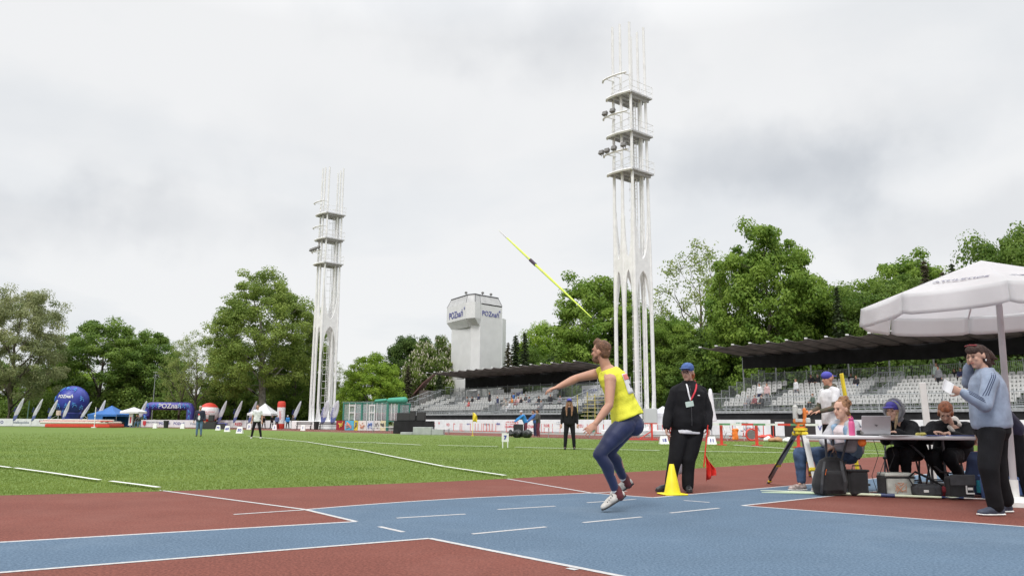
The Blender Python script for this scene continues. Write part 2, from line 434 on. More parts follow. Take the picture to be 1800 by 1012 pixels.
# grass blades, densest close to the camera
def blades():
    poly = np.array(field); n = 520000
    u = rng.random(n) ** 1.25; Y = 7.6 * (60 / 7.6) ** u; t = rng.uniform(-.95, .95, n); X = t * Y * (.5 + .5)
    X = t * Y
    keep = (np.abs(X) < Y * .72) & (rng.random(n) > (Y - 30) / 30)
    X, Y = X[keep], Y[keep]
    ins = np.zeros(len(X), bool); j = len(poly) - 1
    for i in range(len(poly)):
        xi, yi = poly[i]; xj, yj = poly[j]
        c = ((yi > Y) != (yj > Y)) & (X < (xj - xi) * (Y - yi) / (yj - yi + 1e-9) + xi)
        ins ^= c; j = i
    X, Y = X[ins], Y[ins]; n = len(X)
    h = rng.uniform(.010, .027, n) * (1 + Y * .006); w = .0018 + Y * .00034; a = rng.uniform(0, 6.283, n); l = rng.normal(0, .5, (n, 2)) * h[:, None]
    dx = np.cos(a) * w; dy = np.sin(a) * w
    v = np.empty((n, 3, 3), 'f')
    v[:, 0] = np.stack([X - dx, Y - dy, np.zeros(n)], 1); v[:, 1] = np.stack([X + dx, Y + dy, np.zeros(n)], 1); v[:, 2] = np.stack([X + l[:, 0], Y + l[:, 1], h], 1)
    me = bpy.data.meshes.new('grass_blades'); me.vertices.add(n * 3); me.vertices.foreach_set('co', v.ravel())
    me.loops.add(n * 3); me.loops.foreach_set('vertex_index', np.arange(n * 3, dtype='i')); me.polygons.add(n)
    me.polygons.foreach_set('loop_start', np.arange(0, n * 3, 3, dtype='i')); me.polygons.foreach_set('loop_total', np.full(n, 3, 'i')); me.update()
    o = obj('grass', me, m=mat('grass_blade', (.138, .212, .034), .7, vscale=.30, col2=(.262, .335, .072), transl=.35)); tag(o, 'short green lawn grass of the infield', 'grass', kind='stuff')
blades()

# ================================================================ TREES
def quads_mesh(name, C, A, B, cols=None, matidx=None):
    n = len(C); v = np.empty((n, 4, 3), 'f'); v[:, 0] = C - A; v[:, 1] = C + B; v[:, 2] = C + A; v[:, 3] = C - B
    me = bpy.data.meshes.new(name); me.vertices.add(n * 4); me.vertices.foreach_set('co', v.ravel())
    me.loops.add(n * 4); me.loops.foreach_set('vertex_index', np.arange(n * 4, dtype='i')); me.polygons.add(n)
    me.polygons.foreach_set('loop_start', np.arange(0, n * 4, 4, dtype='i')); me.polygons.foreach_set('loop_total', np.full(n, 4, 'i'))
    if matidx is not None: me.polygons.foreach_set('material_index', matidx.astype('i'))
    me.update()
    if cols is not None:
        at = me.attributes.new('leaf_tint', 'FLOAT', 'FACE'); at.data.foreach_set('value', cols.astype('f'))
    return me
def leafmat(name, c1, c2, tr=.42):
    c1 = (c1[0] * 1.7, c1[1] * 1.6, c1[2] * 1.5); c2 = (c2[0] * 1.58, c2[1] * 1.44, c2[2] * 1.35)
    m = bpy.data.materials.new(name); m.use_nodes = True; t = m.node_tree; b = t.nodes['Principled BSDF']; b.inputs['Roughness'].default_value = .6; b.inputs['Specular IOR Level'].default_value = .3
    at = t.nodes.new('ShaderNodeAttribute'); at.attribute_name = 'leaf_tint'
    g = t.nodes.new('ShaderNodeNewGeometry'); n = t.nodes.new('ShaderNodeTexNoise'); n.inputs['Scale'].default_value = .33; n.inputs['Detail'].default_value = 2; t.links.new(g.outputs['Position'], n.inputs['Vector'])
    ad = t.nodes.new('ShaderNodeMath'); ad.operation = 'MULTIPLY_ADD'; t.links.new(n.outputs['Fac'], ad.inputs[0]); ad.inputs[1].default_value = 1.6; ad.inputs[2].default_value = -.8
    a2 = t.nodes.new('ShaderNodeMath'); a2.operation = 'ADD'; a2.use_clamp = True; t.links.new(ad.outputs[0], a2.inputs[0]); t.links.new(at.outputs['Fac'], a2.inputs[1])
    r = t.nodes.new('ShaderNodeValToRGB'); r.color_ramp.elements[0].color = c1 + (1,); r.color_ramp.elements[1].color = c2 + (1,)
    t.links.new(a2.outputs[0], r.inputs[0]); b.inputs['Base Color'].default_value = (0, 0, 0, 1); t.links.new(r.outputs[0], b.inputs['Base Color'])
    tl = t.nodes.new('ShaderNodeBsdfTranslucent'); t.links.new(r.outputs[0], tl.inputs[0]); ms = t.nodes.new('ShaderNodeMixShader'); ms.inputs[0].default_value = tr
    t.links.new(b.outputs[0], ms.inputs[1]); t.links.new(tl.outputs[0], ms.inputs[2]); t.links.new(ms.outputs[0], t.nodes['Material Output'].inputs[0])
    return m
m_bark = mat('bark', (.10, .085, .065), .95, .3, 3, bump=.6, bscale=12)
m_barkg = mat('bark_grey', (.19, .18, .155), .95, .3, 3, bump=.6, bscale=12)
LM = dict(
    maple=leafmat('leaf_maple', (.06, .125, .016), (.185, .29, .05)),
    poplar=leafmat('leaf_poplar', (.075, .13, .025), (.20, .28, .065)),
    olive=leafmat('leaf_willow', (.10, .135, .06), (.26, .30, .155)),
    oak=leafmat('leaf_oak', (.05, .105, .018), (.14, .225, .042)),
    birch=leafmat('leaf_birch', (.10, .16, .04), (.23, .29, .09)),
    bright=leafmat('leaf_lime', (.08, .16, .015), (.21, .32, .04)),
    chest=leafmat('leaf_chestnut', (.055, .10, .02), (.14, .20, .045)),
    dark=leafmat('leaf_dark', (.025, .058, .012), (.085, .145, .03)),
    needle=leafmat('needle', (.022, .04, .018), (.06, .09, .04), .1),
    needleb=leafmat('needle_brown', (.04, .04, .025), (.085, .085, .05), .1),
    shrub=leafmat('leaf_shrub', (.05, .10, .018), (.14, .21, .045)))
m_bloss = flat('blossom', (.62, .58, .47))

def broadleaf(label_name, seed, h, cr, base, nleaf, ls, m, clump=.75, sparse=0.0, lean=0, trunk=None, bark=None, nb=13, blossom=0, up=.5, top=1.0, thick=1.0, droop=0, nc=190):
    """trunk + limbs reaching clump centres inside an uneven envelope; returns (root, height)"""
    rg = np.random.default_rng(seed); rd = random.Random(seed)
    root = thing(label_name, '', 'tree'); T = MB(); cl = []
    tr = trunk or h * .022
    lobes = rg.normal(size=(9, 3)); lobes /= np.linalg.norm(lobes, axis=1)[:, None]
    cz = base + (h - base) * .5; rz_ = (h - base) * .5
    def env(d, rho):    # point of the uneven crown envelope
        k = 1 + sum(.17 * max(0, float(np.dot(d, q))) ** 4 * sg for q, sg in zip(lobes, (1, -1, 1, -1, 1, -1, 1, -.8, .8)))
        w = cr * k * rho; wide = 1.0 if d[2] < 0 else (1 - .18 * d[2] ** 2)
        return V((d[0] * w * wide, d[1] * w * wide, cz + d[2] * rz_ * k * rho))
    def fib(n, jit):
        out = []
        for i in range(n):
            zz = 1 - 2 * (i + .5) / n; r = math.sqrt(1 - zz * zz); a = i * 2.39996
            v = np.array([r * math.cos(a), r * math.sin(a), zz]) + rg.normal(0, jit, 3); out.append(v / np.linalg.norm(v))
        return out
    stem = [V((lean * (k / 6) ** 2 * h * .1 + rd.gauss(0, .010 * h) * (k > 0), rd.gauss(0, .010 * h) * (k > 0), h * .84 * k / 6)) for k in range(7)]
    T.tube(stem, 0, 8, [tr * (1.3 if k == 0 else (1 - k / 6.5)) * thick for k in range(7)])
    def stem_at(z):
        z = max(.2, min(z, h * .8)); k = min(5, int(z / (h * .84) * 6)); f = z / (h * .84) * 6 - k; return stem[k].lerp(stem[k + 1], min(1, f)), tr * (1 - (k + f) / 6.6)
    limb = []
    for d in fib(nb + 5, .12):
        if d[2] < -.75: continue
        e = env(d, .74); hd = math.hypot(e.x, e.y); p, r0 = stem_at(max(base * .75, e.z - hd * (.55 + .4 * up) - .5)); m1 = p.lerp(e, .5) + V((rd.gauss(0, .3), rd.gauss(0, .3), rd.uniform(-.06, .06) * h * .5))
        q0 = None
        pts = [p, p.lerp(m1, .5), m1, m1.lerp(e, .5) + V((rd.gauss(0, .2), rd.gauss(0, .2), .1)), e]; rr = [r0 * .6, r0 * .48, r0 * .36, r0 * .22, .03]
        T.tube(pts, 0, 5, rr, cap=False)
        for a, b, w in zip(pts[1:], pts[2:], rr[1:]): limb += [(a, w), (a.lerp(b, .5), w * .8)]
        limb.append((e, .04))
    LP_ = np.array([tuple(l[0]) for l in limb])
    for i, d in enumerate(fib(nc, .16)):
        if d[2] < -.86: continue
        c = env(d, float(rg.uniform(.42, 1.0)) ** .55); q = int(np.argmin(np.linalg.norm(LP_ - np.array(c), axis=1) + .25 * np.maximum(0, LP_[:, 2] - c.z))); a = limb[q][0]; w = min(.06, limb[q][1] * .6)
        if (c - a).length > .3: T.tube([a, a.lerp(c, .5) + V((rd.gauss(0, .15), rd.gauss(0, .15), rd.gauss(0, .15) + .1)), c], 0, 4, [w, w * .7, .012], cap=False)
        cl.append(c)
        if sparse or i % 3 == 0:
            for _ in range(2): e = c + V((rd.gauss(0, .6), rd.gauss(0, .6), rd.gauss(.25, .5))) * clump; T.tube([c, e], 0, 3, [.02, .006], cap=False); cl.append(e)
    cl = np.array([tuple(c) for c in cl])
    if sparse: cl = cl[rg.random(len(cl)) > sparse]
    k = rg.integers(0, len(cl), nleaf); sz = rg.uniform(.6, 1.3, len(cl)) * clump
    off = rg.normal(size=(nleaf, 3)); off /= np.linalg.norm(off, axis=1)[:, None] + 1e-6
    off *= (rg.random(nleaf) ** .45)[:, None] * sz[k][:, None] * np.array([1.15, 1.15, .72])
    C = cl[k] + off; C[:, 2] = np.maximum(C[:, 2], base * .55)
    nrm = off + rg.normal(size=(nleaf, 3)) * .35 * clump + np.array([0, 0, .35 * clump]); nrm /= np.linalg.norm(nrm, axis=1)[:, None]
    a = np.cross(nrm, rg.normal(size=(nleaf, 3))); a /= np.linalg.norm(a, axis=1)[:, None] + 1e-6; b = np.cross(nrm, a)
    s = ls * rg.uniform(.6, 1.25, nleaf); tint = np.clip(.5 + rg.normal(0, .16, len(cl))[k] + rg.normal(0, .13, nleaf), 0, 1)
    me = quads_mesh('crown', C, a * s[:, None], b * (s * .62)[:, None], tint)
    T.build('trunk', bark or m_bark, root, smooth=True, fix=False); obj('crown', me, root, m=m)
    if blossom:
        k = rg.integers(0, len(cl), blossom); o3 = rg.normal(size=(blossom, 3)); o3[:, 2] = np.abs(o3[:, 2]); o3 /= np.linalg.norm(o3, axis=1)[:, None]
        C = cl[k] + o3 * sz[k][:, None] * 1.05; n3 = 3
        C = np.repeat(C, n3, 0); a = rg.normal(size=C.shape) * .05; a[:, 2] += .16; b = rg.normal(size=C.shape) * .07
        obj('blossom', quads_mesh('blossom', C, a, b), root, m=m_bloss)
    root['h'] = h
    return root
def conifer(name, seed, h, r, base, m, n=26000, droop=.35, gap=.0):
    rg = np.random.default_rng(seed); root = thing(name, '', 'tree'); T = MB()
    T.tube([V((0, 0, 0)), V((0, 0, h * .5)), V((0, 0, h))], 0, 7, [h * .014, h * .009, .01])
    Cs = []; As = []; Bs = []; z = base; lv = []
    while z < h * .985:
        rad = r * (1 - (z - base) / (h - base)) ** .85 + .12; k = rg.integers(6, 9); o0 = rg.uniform(0, 6.3)
        for i in range(k):
            if rg.random() < gap: continue
            lv.append((z + rg.uniform(-.1, .1), o0 + i * 6.283 / k + rg.uniform(-.25, .25), rad * rg.uniform(.72, 1.12)))
        z += .30 + .022 * (h - z)
    tot = sum(l[2] for l in lv)
    for z, az, rad in lv:
        u = V((math.cos(az), math.sin(az), 0)); p = V((0, 0, z)); e = p + u * rad + V((0, 0, -rad * droop + rad * rad * .02)); T.tube([p, e], 0, 3, [.03, .008], cap=False)
        m_ = max(6, int(n * rad / tot)); f = rg.random(m_) ** .8; side = rg.normal(0, 1, m_) * .16 * rad * (1.1 - f)
        U = np.array(u); Sd = np.array([-u.y, u.x, 0]); pos = np.array(p) + f[:, None] * (np.array(e) - np.array(p)) + side[:, None] * Sd; pos[:, 2] -= np.abs(side) * .45 + rg.random(m_) * .12
        dirs = U * .7 + Sd * np.sign(side)[:, None] * .7 + np.stack([np.zeros(m_), np.zeros(m_), rg.uniform(-.6, .1, m_)], 1); dirs /= np.linalg.norm(dirs, axis=1)[:, None]
        w = np.cross(dirs, rg.normal(size=(m_, 3))); w /= np.linalg.norm(w, axis=1)[:, None]
        s = rg.uniform(.13, .27, m_); Cs.append(pos); As.append(dirs * s[:, None]); Bs.append(w * (s * .3)[:, None])
    C = np.concatenate(Cs); me = quads_mesh('crown', C, np.concatenate(As), np.concatenate(Bs), np.clip(rg.normal(.5, .2, len(C)), 0, 1))
    T.build('trunk', m_bark, root, smooth=True, fix=False); obj('crown', me, root, m=m); root['h'] = h
    return root

PT = dict(
    olive=broadleaf('willow_tree', 11, 17, 6.6, 1.8, 60900, 0.120, LM['olive'], 1.0, nb=14, up=.8, nc=210),
    oak=broadleaf('oak_tree', 22, 15, 6.8, 1.2, 52200, 0.152, LM['oak'], 1.0, nb=15, nc=190),
    sparse=broadleaf('birch_tree', 33, 15, 4.6, 3.5, 7540, 0.112, LM['birch'], .7, nb=14, sparse=.15, up=1.0, bark=m_bark, thick=1.0, nc=130),
    poplar=broadleaf('poplar_tree', 44, 20, 7.4, 3.2, 75400, 0.136, LM['poplar'], 1.0, nb=18, lean=-.8, bark=m_barkg, thick=1.25, nc=260),
    maple=broadleaf('maple_tree', 55, 18, 6.4, 2.4, 66700, 0.168, LM['maple'], 1.0, nb=18, thick=1.1, nc=250),
    maple2=broadleaf('maple_tree', 66, 18, 6.0, 1.0, 55100, 0.168, LM['maple'], 1.0, nb=15, nc=210),
    bright=broadleaf('linden_tree', 77, 11, 5.2, .2, 52200, 0.128, LM['bright'], .8, nb=15, nc=220),
    chest=broadleaf('chestnut_tree', 88, 13, 5.6, .6, 49300, 0.160, LM['chest'], .9, nb=15, blossom=1900, nc=200),
    dark=broadleaf('woodland_tree', 99, 16, 6.2, .3, 52200, 0.176, LM['dark'], 1.1, nb=16, nc=200),
    mid=broadleaf('beech_tree', 101, 17, 6.0, 1.0, 52200, 0.152, LM['oak'], 1.05, nb=16, nc=200),
    spruce=conifer('spruce_tree', 5, 16, 2.6, .8, LM['needle'], 16000),
    larch=conifer('spruce_tree', 6, 14, 2.4, .6, LM['needleb'], 14000, .4),
    pine=conifer('pine_tree', 8, 18, 3.4, 5, LM['needle'], 15000, .1, .25))
USED = set()
def tree(kind, px, top, Y, label, width=None, name=None, rz=None, group=None, zb=0.0):
    """a tree whose trunk stands in column px at distance Y; top is the picture row of its tip"""
    x = GX(px, Y, 6); tip = Q(px, top, Y).z; base = PT[kind]; h = base['h']; s = (tip - zb) / h
    w = s
    if width: w = s * width
    rz = random.uniform(0, 6.28) if rz is None else rz
    if kind not in USED:
        USED.add(kind); o = base; o.location = (x, Y, zb); o.rotation_euler = (0, 0, rz); o.scale = (w, w, s)
    else: o = copy_tree(base, loc=(x, Y, zb), rz=rz, scale=(w, w, s))
    o['label'] = label; 
    if 'h' in o: pass
    if group: o['group'] = group
    return o
def DY(px, D): return D / (.64 + .768 * (px - 900) / F)
# left of the far tower
tree('olive', 20, 508, 118, 'greyish olive willow at the left edge of the frame, taller than its neighbours', .86, rz=.6)
tree('oak', 175, 566, 134, 'broad dark green oak behind the big blue balloon', 1.12, rz=2)
tree('oak', 262, 588, 136, 'dark green oak behind the inflatable arch, right half of the dark pair', .95, rz=4.4)
tree('sparse', 345, 590, 118, 'thin half bare birch between the dark oaks and the big poplar', .9, rz=1)
tree('sparse', 318, 600, 121, 'thin bare stemmed birch leaning over the right end of the inflatable arch', .8, rz=3)
tree('poplar', 463, 488, 112, 'huge round poplar with thick grey trunk left of the far floodlight tower', 1.06, rz=.3)
tree('mid', 520, 588, 122, 'mid green tree behind the left legs of the far floodlight tower', .9)
tree('mid', 405, 590, 124, 'mid green tree filling in under the left side of the big poplar', .8)
tree('sparse', 583, 640, 125, 'small thin birch seen between the legs of the far floodlight tower', .9)
# between the towers
tree('bright', 655, 626, 108, 'bright yellow green linden behind the green framed glass shelters', .95, rz=2.2)
tree('dark', 716, 586, 140, 'dark green tree top rising behind the bright linden', .8, rz=1)
tree('chest', 745, 610, 126, 'chestnut full of pale blossom left of the white wrapped tower', .72, rz=.5)
tree('chest', 778, 604, 140, 'distant blossoming chestnut touching the white wrapped tower', .6, rz=3)
tree('larch', 717, 640, 112, 'brownish young spruce in front of the blossoming chestnut', 1.15)
tree('spruce', 772, 655, 122, 'dark spruce just behind the left end of the left stand roof', 1.3)
tree('spruce', 906, 585, 112, 'slender spruce right beside the white wrapped tower', 1.2)
tree('spruce', 922, 580, 108, 'slender spruce, the tallest of those by the white wrapped tower', 1.0, rz=2)
tree('larch', 893, 600, 104, 'brownish spruce partly behind the white wrapped tower', 1.0)
tree('bright', 952, 574, 134, 'light green tree between the spruces and the dark pine', .65)
tree('mid', 935, 606, 128, 'mid green bushy tree low behind the left stand roof', .75)
tree('pine', 992, 540, 112, 'dark ragged pine left of the thick green tree behind the javelin', 1.1)
tree('maple2', 1062, 482, 108, 'tall green maple behind the tip of the flying javelin', .95, rz=2)
tree('dark', 1015, 580, 118, 'dark tree over the right end of the left stand roof', .9)
tree('dark', 1100, 560, 108, 'dark woodland tree directly behind the near floodlight tower legs', .9)
tree('mid', 1160, 548, 100, 'green tree just right of the near floodlight tower', .85, rz=2)
tree('maple2', 1195, 560, 96, 'leafy maple above the head of the judge in the blue cap', .85, rz=4)
tree('sparse', 1232, 443, 108, 'tall thin leaved birch with sky showing through, left of the big maple', .95, rz=2)
tree('maple', 1352, 414, 86, 'biggest bright green maple behind the right stand', .84, rz=1.2)
tree('spruce', 1412, 462, 96, 'dark spruce tip poking out at the right shoulder of the biggest maple', .8)
tree('mid', 1455, 530, 92, 'green tree low between the biggest maple and the dark tree group', .8)
tree('dark', 1285, 545, 92, 'dark tree under the thin birch behind the right stand roof', .9)
tree('mid', 1495, 490, 86, 'dull green tree standing left of the parasol canopy tip', .95, rz=3)
tree('spruce', 1480, 498, 80, 'thin spruce standing inside the dull green tree left of the parasol', .7)
tree('mid', 1565, 480, 80, 'dull green tree right above the left tip of the parasol', .9, rz=1)
tree('maple2', 1625, 452, 84, 'tall green tree with a spruce beside it above the parasol slope', .9, rz=3)
tree('larch', 1640, 455, 74, 'spruce merged into the tall green tree above the parasol slope', .8)
tree('larch', 1672, 475, 76, 'short brown green spruce above the parasol slope', .9)
tree('spruce', 1690, 456, 78, 'spruce tip left of the parasol peak', .8)
tree('spruce', 1745, 436, 76, 'pointed spruce behind the parasol peak, left of two', .9)
tree('larch', 1765, 432, 74, 'pointed spruce behind the parasol peak, right of two', .9)
tree('mid', 1810, 385, 72, 'tall green tree cut by the right edge of the frame', .75, rz=2)
# woodland behind the stands and fences
fill = [('mid', 60, 640, 135), ('bright', 120, 640, 138), ('mid', 225, 645, 136), ('mid', 300, 655, 134), ('bright', 380, 672, 128), ('dark', 440, 650, 130), ('mid', 500, 650, 128), ('dark', 555, 655, 134), ('mid', -30, 620, 130)]
LB = ['low tree at the left edge behind the first feather flags', 'low dark tree just left of the blue ball', 'low tree behind the white far parasol', 'dark tree under the leaning birch by the arch', 'light green low tree right of the red and white ball', 'dark tree left of the big poplar trunk', 'dark tree right of the big poplar trunk', 'low dark tree behind the far floodlight tower foot', 'low tree cut by the left edge of the frame']
for i, (k, px, tp, Y) in enumerate(fill):
    tree(k, px, tp, Y + 14, LB[i], 1.15, group='woodland belt on the left')
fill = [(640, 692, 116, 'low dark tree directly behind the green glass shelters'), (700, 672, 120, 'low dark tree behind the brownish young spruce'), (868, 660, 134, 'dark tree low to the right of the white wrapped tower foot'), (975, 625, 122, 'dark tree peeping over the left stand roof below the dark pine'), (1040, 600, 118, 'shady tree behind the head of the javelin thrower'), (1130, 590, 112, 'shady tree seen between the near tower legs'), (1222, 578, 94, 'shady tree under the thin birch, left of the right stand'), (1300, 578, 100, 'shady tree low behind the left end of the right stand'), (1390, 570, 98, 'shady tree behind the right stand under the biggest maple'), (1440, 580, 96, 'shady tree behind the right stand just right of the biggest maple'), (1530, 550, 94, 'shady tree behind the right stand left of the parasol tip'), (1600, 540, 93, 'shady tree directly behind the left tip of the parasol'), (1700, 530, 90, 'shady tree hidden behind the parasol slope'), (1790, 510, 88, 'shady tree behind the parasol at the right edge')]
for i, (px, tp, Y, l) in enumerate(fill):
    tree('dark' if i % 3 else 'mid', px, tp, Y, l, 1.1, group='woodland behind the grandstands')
# undergrowth
def hedge(label, pts, h, dep, n, m, cat='hedge'):
    rg = np.random.default_rng(int(pts[0][0] * 7) % 999); q = rg.random(n); k = q * (len(pts) - 1); i = np.minimum(k.astype(int), len(pts) - 2); f = (k - i)[:, None]; A = np.array([tuple(p)[:2] for p in pts])
    c = A[i] * (1 - f) + A[i + 1] * f; hh = h * (.75 + .35 * np.sin(q * 40 + 1.5 * np.sin(q * 17)) * .5 + .25 * np.sin(q * 93)); z = rg.random(n) ** .8 * hh; C = np.column_stack([c + rg.normal(0, dep / 2.5, (n, 2)), z])
    a = rg.normal(size=(n, 3)); a /= np.linalg.norm(a, axis=1)[:, None]; b = np.cross(a, rg.normal(size=(n, 3))); b /= np.linalg.norm(b, axis=1)[:, None]; s = rg.uniform(.12, .26, n)[:, None]
    o = obj('undergrowth', quads_mesh('undergrowth', C, a * s, b * s * .7, np.clip(rg.normal(.45, .2, n), 0, 1)), m=m); tag(o, label, cat, kind='stuff')
hedge('leafy undergrowth behind the white banners on the left', [(GX(-60, 132), 132), (GX(200, 130), 130), (GX(420, 127), 127), (GX(600, 122), 122)], 5.2, 4, 60000, LM['shrub'], 'undergrowth')
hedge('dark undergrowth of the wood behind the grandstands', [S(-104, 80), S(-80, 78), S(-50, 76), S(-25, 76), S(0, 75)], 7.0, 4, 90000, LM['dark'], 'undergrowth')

# ================================================================ STRUCTURES
m_white = mat('white_concrete', (.80, .80, .80), .75, .05, 2.0, bump=.15, bscale=20)
m_wsteel = mat('white_steel', (.78, .78, .78), .55, .08, 3)
m_under = mat('platform_deck', (.46, .46, .47), .7, .15, 6)
m_galv = mat('galvanised_steel', (.37, .39, .40), .45, .15, 6, metal=.6)
m_galvd = mat('deck_grating', (.30, .31, .32), .7, .2, 6)
m_lamp = mat('lamp_housing', (.16, .155, .15), .5, .15, 20)
m_blk = mat('black_cloth', (.014, .014, .016), .95, .3, 1.5, bump=.4, bscale=3)
m_seat = mat('seat_plastic', (.43, .43, .42), .5, .08, 5)
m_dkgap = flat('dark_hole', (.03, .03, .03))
m_ban = mat('banner_vinyl', (.78, .78, .80), .55, .05, 2)
m_yel = mat('yellow_paint', (.75, .58, .03), .5, .08, 8)
m_redp = mat('red_paint', (.62, .055, .035), .5, .1, 6)
m_green = mat('green_paint', (.05, .22, .17), .5, .1, 6)
m_glass = mat('shelter_glass', (.50, .58, .60), .12, .1, 2, alpha=.30)
m_blueT = flat('print_blue', (.06, .07, .33))
m_redT = flat('print_red', (.62, .05, .07))
m_greyT = flat('print_grey', (.24, .27, .34))
m_greenT = flat('print_green', (.06, .33, .2))
m_whiteT = flat('print_white', (.8, .8, .8))

def floodlight_tower(label, px, Y, H, lights, base='plinth', lean=0):
    x = GX(px, Y, 10); t = thing('floodlight_tower', label, 'floodlight tower', (x, Y, 0), RZ)
    k = H / 35.8
    A = [V((q, -1.0, 0)) for q in (-.86, 0, .86)]; B = [V((q, 1.0, 0)) for q in (.66, 0, -.66)]
    for q in A: q.y -= .12 * (1 - abs(q.x))
    legs = A + B; zt = 14.0 * k; pz = [22 * k, 25.4 * k, 28.9 * k]
    for i, p in enumerate(legs):
        m = MB()
        def at(z, p=p):                       # legs spread slightly towards the ground
            s = 1.0 + .12 * (1 - z / H); return V((p.x * s * 1.12, p.y * s * 1.05, z))
        m.tube([at(z) for z in (0, 3 * k, zt, 20 * k, H - .15 * (i % 3))], 0, 10, [.18, .155, .16, .13, .105])
        for nb_ in (legs[(i + 1) % 6], legs[(i - 1) % 6]):
            def dirv(z): 
                s = 1.0 + .12 * (1 - z / H); a = at(z); b = V((nb_.x * s * 1.12, nb_.y * s * 1.05, z)); return (b - a)
            prev = None
            zs = [j * .25 * k for j in range(int(22 * 4) + 1)]; rows = []
            for z in zs:
                d = dirv(z); s = d.length / 2; r = .14; a_ = s - r
                if z > zt + .55 * k: dd = z - (zt + .55 * k); Hh = 5.2 * k
                elif z < zt - .55 * k and z > 6 * k: dd = (zt - .55 * k) - z; Hh = 4.2 * k
                elif z <= 6 * k: dd = max(0, z - .5); Hh = 3.2 * k; 
                else: dd = 0; Hh = 1
                o = a_ * math.sqrt(max(0, 1 - (1 - min(dd, Hh) / Hh) ** 2)) if dd > 0 else 0
                w = s - o; dn = d.normalized(); rows.append((at(z), at(z) + dn * w, V((-dn.y, dn.x, 0)) * .085))
            for (a, b, n_), (c, d, n2) in zip(rows, rows[1:]):
                if (b - a).length < .16 and (d - c).length < .16: continue
                m.add([a + n_, b + n_, d + n2, c + n2, a - n_, b - n_, d - n2, c - n2], [(0, 1, 2, 3), (7, 6, 5, 4), (1, 5, 6, 2)])
        m.build('leg', m_white, t, smooth=True, fix=False)
    for j, z in enumerate(pz):
        arc = [V((-1.42 + 2.72 * i / 10, -1.3 - .35 * math.sin(math.pi * (i + 2.5) / 13), 0)) for i in range(11)]
        arc[0] += V((-.08, .25, 0)); poly = arc + [V((1.25, 1.4, 0)), V((-.9, 1.4, 0))]
        pf = MB(); pf.prism([p + V((0, 0, z)) for p in poly], (0, 0, .14))
        for q in (-1.0, -.4, .25, .9): pf.box((q, -.1, z - .1), (.12, 2.8, .2))
        pf.build('platform', m_under, t)
        b1 = MB(); b1.tube([p + V((0, -.12, z)) for p in arc], .11, 6); b1.build('platform_beam', m_wsteel, t)
        r_ = MB(); r_.tube([p + V((-.18, -.38, z + 1.7 * k)) for p in arc], .085, 6)
        for q in A: r_.cyl((q.x, q.y, z + 1.65), (q.x - .1, -1.98, z + 1.66), .05, n=5)
        r_.build('lamp_beam', m_wsteel, t)
        g = MB()
        for zz in (.55, 1.1): g.tube([V((-1.1, -1.2, z + zz)), V((1.25, -1.45, z + zz)), V((1.25, 1.4, z + zz)), V((-.9, 1.4, z + zz)), V((-1.1, -1.2, z + zz))], .025, 4)
        for q in ((-1.1, -1.2), (1.25, -1.45), (1.25, 1.4), (-.9, 1.4), (0, 1.4), (1.25, 0)): g.cyl((q[0], q[1], z), (q[0], q[1], z + 1.1), .025, n=4)
        g.build('platform_railing', m_wsteel, t)
        for q in lights[j]:
            f = MB(); M = Matrix.Rotation(R(-22), 3, 'X') @ Matrix.Rotation(R(6), 3, 'Z'); c = V((q * .8, -2.15, z + 2.02 * k))
            f.box(c, (.46, .18, .36), M=M, bev=.02); f.box(c + M @ V((0, .14, 0)), (.42, .1, .3), M=M)
            for s in (-.2, .2): f.cyl(c + V((s, 0, 0)), (q * .8 + s * .4, -1.98, z + 1.7 * k), .03, n=4)
            lo = f.build('floodlight', m_lamp, t)
    l = MB()
    for q in (-.22, .22): l.cyl((q, .35, .2), (q, .35, pz[2] + 1), .035, n=5)
    z = .4
    while z < pz[2]: l.cyl((-.22, .35, z), (.22, .35, z), .018, n=4); z += .3
    z = 2.4
    while z < pz[2]:
        l.tube([V((-.22, .35, z)), V((-.36, 0, z)), V((0, -.3, z)), V((.36, 0, z)), V((.22, .35, z))], .018, 4, cap=False); z += .9
    l.cyl((0, -.3, 2.4), (0, -.3, pz[2]), .015, n=4)
    l.build('caged_ladder', m_wsteel, t)
    c = MB()
    for q in (.55, .75): c.cyl((q, .5, .2), (q, .5, pz[2]), .07, n=6)
    c.build('cable_duct', m_wsteel, t)
    f = MB()
    if base == 'plinth': f.box((0, 0, .35), (4.6, 4.2, .7), bev=.06); f.box((0, -.2, .85), (3.6, 3.6, .3), bev=.05)
    else: f.box((0, 0, .2), (4.2, 4.0, .4), bev=.05)
    f.build('plinth', m_white, t)
    return t
floodlight_tower('white floodlight tower at the far end, smaller in view, beside the big poplar', 572, 100, 34.3, [(-1.5, -.7, .1, 1.2), (), ()])
tw = floodlight_tower('tall white floodlight tower close behind the javelin thrower, its tip near the top edge', 1116, 63.5, 35.15, [(-1.9, -1.1, -.1, 1.25), (-1.3, -.2), ()], base='low')
bx = MB(); c = V((GX(1144, 60), 60, 0)); bx.box((0, 0, 1.47), (1.0, .5, 1.15), bev=.03); bx.box((0, 0, .45), (.12, .12, .9))
cb = thing('switch_cabinet', 'pale grey switch box on a post at the foot of the near floodlight tower', 'switch box', c, 0); bx.build('cabinet', mat('cabinet_grey', (.48, .5, .5), .5, .03, 1), cb)
d = MB(); d.box((0, -.26, 1.47), (.86, .02, 1.0)); d.build('door', mat('cabinet_door', (.5, .53, .53), .5, .03, 1), cb)

